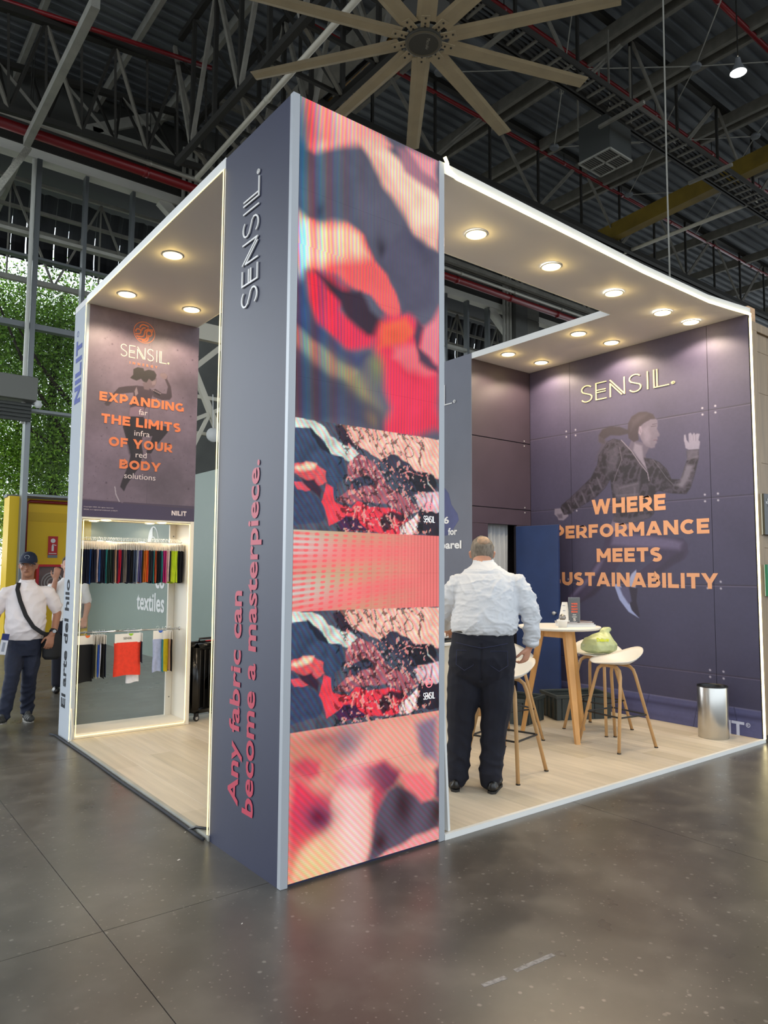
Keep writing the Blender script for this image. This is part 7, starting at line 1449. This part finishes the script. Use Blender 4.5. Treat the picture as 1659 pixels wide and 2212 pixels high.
mb = MB(); hh = MB(); ring_loft(hh, [((0, -0.035, -0.055), 0.060, 0.060), ((0, -0.025, 0.0), 0.078, 0.078), ((0, -0.02, 0.03), 0.080, 0.084)], 18); mb.add([at2(v) for v in hh.v], hh.f)
fuse('hair', mb, 0.006, mat('short_black_hair', (28, 24, 22), 0.9), wk, 2)
mb = MB(); hh = MB(); ring_loft(hh, [((0, -0.006, 0.030), 0.086, 0.106), ((0, -0.006, 0.06), 0.087, 0.107), ((0, -0.010, 0.10), 0.078, 0.094), ((0, -0.014, 0.130), 0.056, 0.066), ((0, -0.016, 0.146), 0.022, 0.028)], 24); mb.add([at2(v) for v in hh.v], hh.f)
cap = fuse('cap', mb, 0.006, mat('navy_cap', (30, 38, 58), 0.8), wk, 2)
vs = []; 
for i in range(13):
    t = rad(-64+128*i/12); x = 0.084*math.sin(t)
    for k, (rr, zz0) in enumerate(((0.0, 0.042), (0.075, 0.030))):
        y = 0.098*math.cos(t)*0.98+rr*math.cos(t*0.8)*1.0; vs.append((x*(1+0.10*k), y, zz0-0.30*x*x/0.084*1.0)); vs.append((x*(1+0.10*k), y, zz0-0.30*x*x/0.084-0.004))
bm_ = MB().add([at2(v) for v in vs], [f for i in range(12) for f in ((4*i, 4*i+2, 4*i+6, 4*i+4), (4*i+1, 4*i+5, 4*i+7, 4*i+3), (4*i+2, 4*i+3, 4*i+7, 4*i+6))]); bm_.build('brim', mat('navy_cap', (30, 38, 58), 0.8), cap, True)
MB().tube([at2((0.022*math.cos(a), 0.104-0.012*abs(math.sin(a)), 0.088+0.018*math.sin(a))) for a in [2*math.pi*i/16 for i in range(17)]], 0.0018, 5).build('cap_emblem', mat('emblem_grey', (180, 184, 190), 0.5), cap)
mb = MB()
ring_loft(mb, [((0, 0.0, 0.815), 0.168, 0.138), ((0, 0.01, 0.86), 0.176, 0.150), ((0, 0.02, 0.94), 0.184, 0.165), ((0, 0.02, 1.03), 0.184, 0.162), ((0, 0.012, 1.12), 0.180, 0.145), ((0, 0.0, 1.22), 0.184, 0.125), ((0, -0.005, 1.29), 0.176, 0.108), ((0, -0.005, 1.345), 0.120, 0.085), ((0, 0.0, 1.38), 0.075, 0.070), ((0, 0.004, 1.40), 0.066, 0.064)], 26)
limb(mb, [(-0.10, 0, 1.29), (-0.19, -0.005, 1.275), (-0.25, -0.018, 1.18), (-0.272, -0.025, 1.115)], [0.06, 0.068, 0.068, 0.062], 16); limb(mb, [(0.10, 0, 1.29), (0.18, -0.005, 1.275), (0.238, -0.012, 1.18), (0.255, -0.018, 1.115)], [0.06, 0.068, 0.068, 0.062], 16)
polo = fuse('polo_shirt', mb, 0.0075, mat('white_polo', (232, 222, 222), 0.8), wk, 3, lambda c, n: (ridges(c, 9, 21, (1, 1, 1.3))-0.7)*0.018+(1-np.abs(np.sin(c[:, 2]*22+c[:, 0]*25+n3(c, 5, 3)*5))-0.4)*0.005)
for s in (-1, 1): MB().add([(s*0.006, 0.070, 1.355), (s*0.066, 0.045, 1.375), (s*0.070, 0.0, 1.405), (s*0.060, 0.0, 1.415), (s*0.052, 0.050, 1.395), (s*0.004, 0.080, 1.385)], [(0, 1, 4, 5), (1, 2, 3, 4)] if s > 0 else [(5, 4, 1, 0), (4, 3, 2, 1)]).build('collar', mat('white_polo', (232, 222, 222), 0.8), polo)
for k in range(2): MB().lathe([(0.0001, 0.002), (0.005, 0.001), (0.006, 0)], n=8).build('button', M_card, polo, loc=(0.0, 0.108-0.0*k, 1.335-0.035*k)).rotation_euler = (rad(-80), 0, 0)
mb = MB()
ring_loft(mb, [((0, 0.0, 0.66), 0.150, 0.115), ((0, 0.0, 0.74), 0.162, 0.128), ((0, 0.0, 0.84), 0.160, 0.128), ((0, 0.0, 0.86), 0.155, 0.12)], 24)
limb(mb, [(0.075, 0.01, 0.72), (0.085, 0.06, 0.60), (0.095, 0.12, 0.48), (0.12, 0.14, 0.30), (0.150, 0.16, 0.13), (0.153, 0.165, 0.10)], [0.088, 0.085, 0.070, 0.062, 0.060, 0.060], 16)
limb(mb, [(-0.075, -0.01, 0.72), (-0.070, 0.0, 0.60), (-0.055, 0.01, 0.48), (-0.050, -0.07, 0.30), (-0.048, -0.15, 0.14), (-0.048, -0.16, 0.10)], [0.088, 0.086, 0.072, 0.066, 0.066, 0.066], 16)
fuse('jeans', mb, 0.008, mat('dark_blue_denim', (28, 34, 54), 0.85, noise_s=26, noise_a=0.25), wk, 3, lambda c, n: (1-np.abs(np.sin(c[:, 2]*40+c[:, 0]*14+n3(c, 5, 4)*6))-0.4)*0.012*np.clip((0.45-c[:, 2])/0.3, 0.2, 1)+(ridges(c, 9, 5)-0.7)*0.014)
MB().tube([(0.161*math.cos(a), 0.128*math.sin(a), 0.832) for a in [2*math.pi*i/30 for i in range(31)]], 0.005, 6, flat=3).build('belt', M_black, wk, True)
M_trn = mat('grey_trainer', (58, 58, 56), 0.7, noise_s=30, noise_a=0.3); M_sol = mat('pale_sole', (150, 146, 138), 0.6)
shoe('shoe', wk, (0.150, 0.11, 0.040), (0.190, 0.36, 0.075), M_trn, M_sol, 0.047, 0.09); shoe('shoe', wk, (-0.040, -0.19, 0.014), (-0.085, 0.06, 0.014), M_trn, M_sol, 0.047, 0.09)
bag = empty('shoulder_bag', (-0.245, 0.03, 0.74), 0, wk)
mb = MB(); ring_loft(mb, [((0, 0, -0.13), 0.06, 0.04), ((0, 0, -0.10), 0.085, 0.055), ((0, 0, 0.0), 0.09, 0.06), ((0, 0, 0.11), 0.08, 0.05), ((0, 0, 0.14), 0.06, 0.03)], 20); fuse('pouch', mb, 0.007, mat('black_nylon', (22, 22, 24), 0.7), bag, 2)
st_ = MB(); pts = [(0.075, 0.055, 1.375), (0.085, 0.105, 1.31), (0.055, 0.155, 1.20), (0.0, 0.188, 1.06), (-0.07, 0.190, 0.95), (-0.15, 0.150, 0.885), (-0.20, 0.095, 0.86)]
st_.tube([(p[0]+0.245, p[1]-0.03, p[2]-0.74) for p in pts], 0.020, 8, flat=0.22, up=(0, 1, 0)); st_.build('strap', mat('strap_webbing', (30, 30, 34), 0.8), bag, True)
wt = MB().tube([(-0.255, 0.062, 0.905), (-0.248, 0.075, 0.880)], [0.036, 0.035], 16).build('watch', M_black, wk, True); MB().lathe([(0.0001, 0.006), (0.016, 0.006), (0.018, 0.0)], n=16).build('dial', M_trim, wt, loc=(-0.262, 0.104, 0.893)).rotation_euler = (rad(-80), 0, rad(15))
cd = empty('paper_cup', (-0.150, 4.80, 0)); bpy.data.objects.remove(cd)
cp = MB().cbox(-0.03, 0.03, -0.004, 0.004, -0.10, 0.10, 0.002).build('leaflet', mat('leaflet_white', (220, 222, 230), 0.5)); cp.location = (-0.382, 4.55, 0.80); cp.rotation_euler = (rad(8), rad(8), rad(-12)); tag(cp, 'white and blue leaflet in the right hand of the walking man', 'leaflet')
MB().cbox(-0.031, 0.031, -0.005, 0.005, 0.04, 0.101, 0.001).build('blue_header', mat('leaflet_blue', (40, 50, 110), 0.5), cp); MB().box(-0.012, 0.012, -0.0055, -0.004, -0.07, 0.02).build('print_block', mat('leaflet_grey', (150, 156, 170), 0.5), cp)

def simple_person(label, loc, facing, shirt_m, skin_m, hair_m, trous_m, armL, armR, H=1.70, lean=0.0):
    p = empty('person'); place(p, *loc, *facing); tag(p, label, 'person'); k = H/1.70
    V3 = lambda x, y, z: (x*k, y*k+lean*max(0, z-0.9), z*k)
    mb = MB(); at_, Rm_ = head(mb, V3(0, 0.03, 1.575), k, rad(-14) if lean else 0, 0)
    limb(mb, [V3(0, 0, 1.38), V3(0, 0.01, 1.50)], [0.065, 0.056]); limb(mb, [V3(0, 0, 1.30), V3(0, 0, 0.9)], [0.10, 0.10])
    for a, s in ((armL, -1), (armR, 1)):
        limb(mb, [V3(s*0.06, 0, 1.32), V3(s*0.19, 0, 1.32)]+[V3(*q) for q in a], [0.05, 0.05, 0.042, 0.028]); d = Vector(a[-1])-Vector(a[-2]); hand(mb, V3(*a[-1]), d, (0.1, 0.2, 1) if abs(d.z) < 0.1 else (0, 1, 0.1), -s, curl=0.7)
    for s in (-1, 1): limb(mb, [V3(s*0.08, 0, 0.85), V3(s*0.09, 0, 0.45), V3(s*0.09, 0, 0.08)], [0.08, 0.05, 0.038])
    fuse('body', mb, 0.008, skin_m, p, 3); eyes(p, at_, Rm_, k, skin_m)
    mb = MB(); hh = MB(); ring_loft(hh, [((0, -0.03, -0.05), 0.066, 0.066), ((0, -0.022, 0.02), 0.084, 0.086), ((0, -0.014, 0.08), 0.080, 0.092), ((0, -0.010, 0.12), 0.048, 0.058), ((0, -0.01, 0.132), 0.015, 0.018)], 18); mb.add([at_(v) for v in hh.v], hh.f); fuse('hair', mb, 0.007, hair_m, p, 2)
    mb = MB(); ring_loft(mb, [(V3(0, 0, 0.88), 0.17, 0.12), (V3(0, 0, 1.05), 0.165, 0.125), (V3(0, 0, 1.2), 0.18, 0.13), (V3(0, 0, 1.32), 0.17, 0.11), (V3(0, 0, 1.39), 0.09, 0.08), (V3(0, 0.0, 1.42), 0.066, 0.064)], 22)
    for a, s in ((armL, -1), (armR, 1)): q = Vector((s*0.19, 0, 1.32)).lerp(Vector(a[0]), 0.75); limb(mb, [V3(s*0.08, 0, 1.31), V3(s*0.18, 0, 1.31), V3(*q)], [0.06, 0.066, 0.058])
    fuse('shirt', mb, 0.009, shirt_m, p, 3, lambda c, n: (ridges(c, 9, 31)-0.7)*0.014)
    mb = MB(); ring_loft(mb, [(V3(0, 0, 0.72), 0.16, 0.12), (V3(0, 0, 0.92), 0.165, 0.125)], 20)
    for s in (-1, 1): limb(mb, [V3(s*0.08, 0, 0.78), V3(s*0.09, 0, 0.45), V3(s*0.09, 0, 0.10)], [0.09, 0.07, 0.06])
    fuse('trousers', mb, 0.009, trous_m, p, 3)
    for s in (-1, 1): shoe('shoe', p, (s*0.09*k, -0.06, 0.014), (s*0.10*k, 0.18, 0.014), M_shoe)
    return p
simple_person('person in white shirt raising a forearm, mostly hidden behind the display unit', (0.68, 6.5, 0.0), (-0.2, -1), mat('bright_white_cotton', (234, 232, 230), 0.8), M_skin, mat('brown_hair', (58, 40, 30), 0.8), M_jean, [(-0.24, 0.0, 1.06), (-0.20, 0.18, 0.92)], [(0.20, 0.06, 1.08), (0.155, 0.14, 1.40)], 1.68)
simple_person('dark-haired person in black shirt leaning over the counter behind the man in white', (2.66, 2.14, PZ), (-0.35, -0.94), mat('black_shirt', (30, 24, 26), 0.8), M_skin2, mat('dark_brown_hair', (44, 28, 20), 0.8), M_jean, [(-0.22, 0.12, 1.10), (-0.14, 0.36, 0.99)], [(0.24, 0.14, 1.10), (0.22, 0.40, 1.00)], 1.66, 0.22)
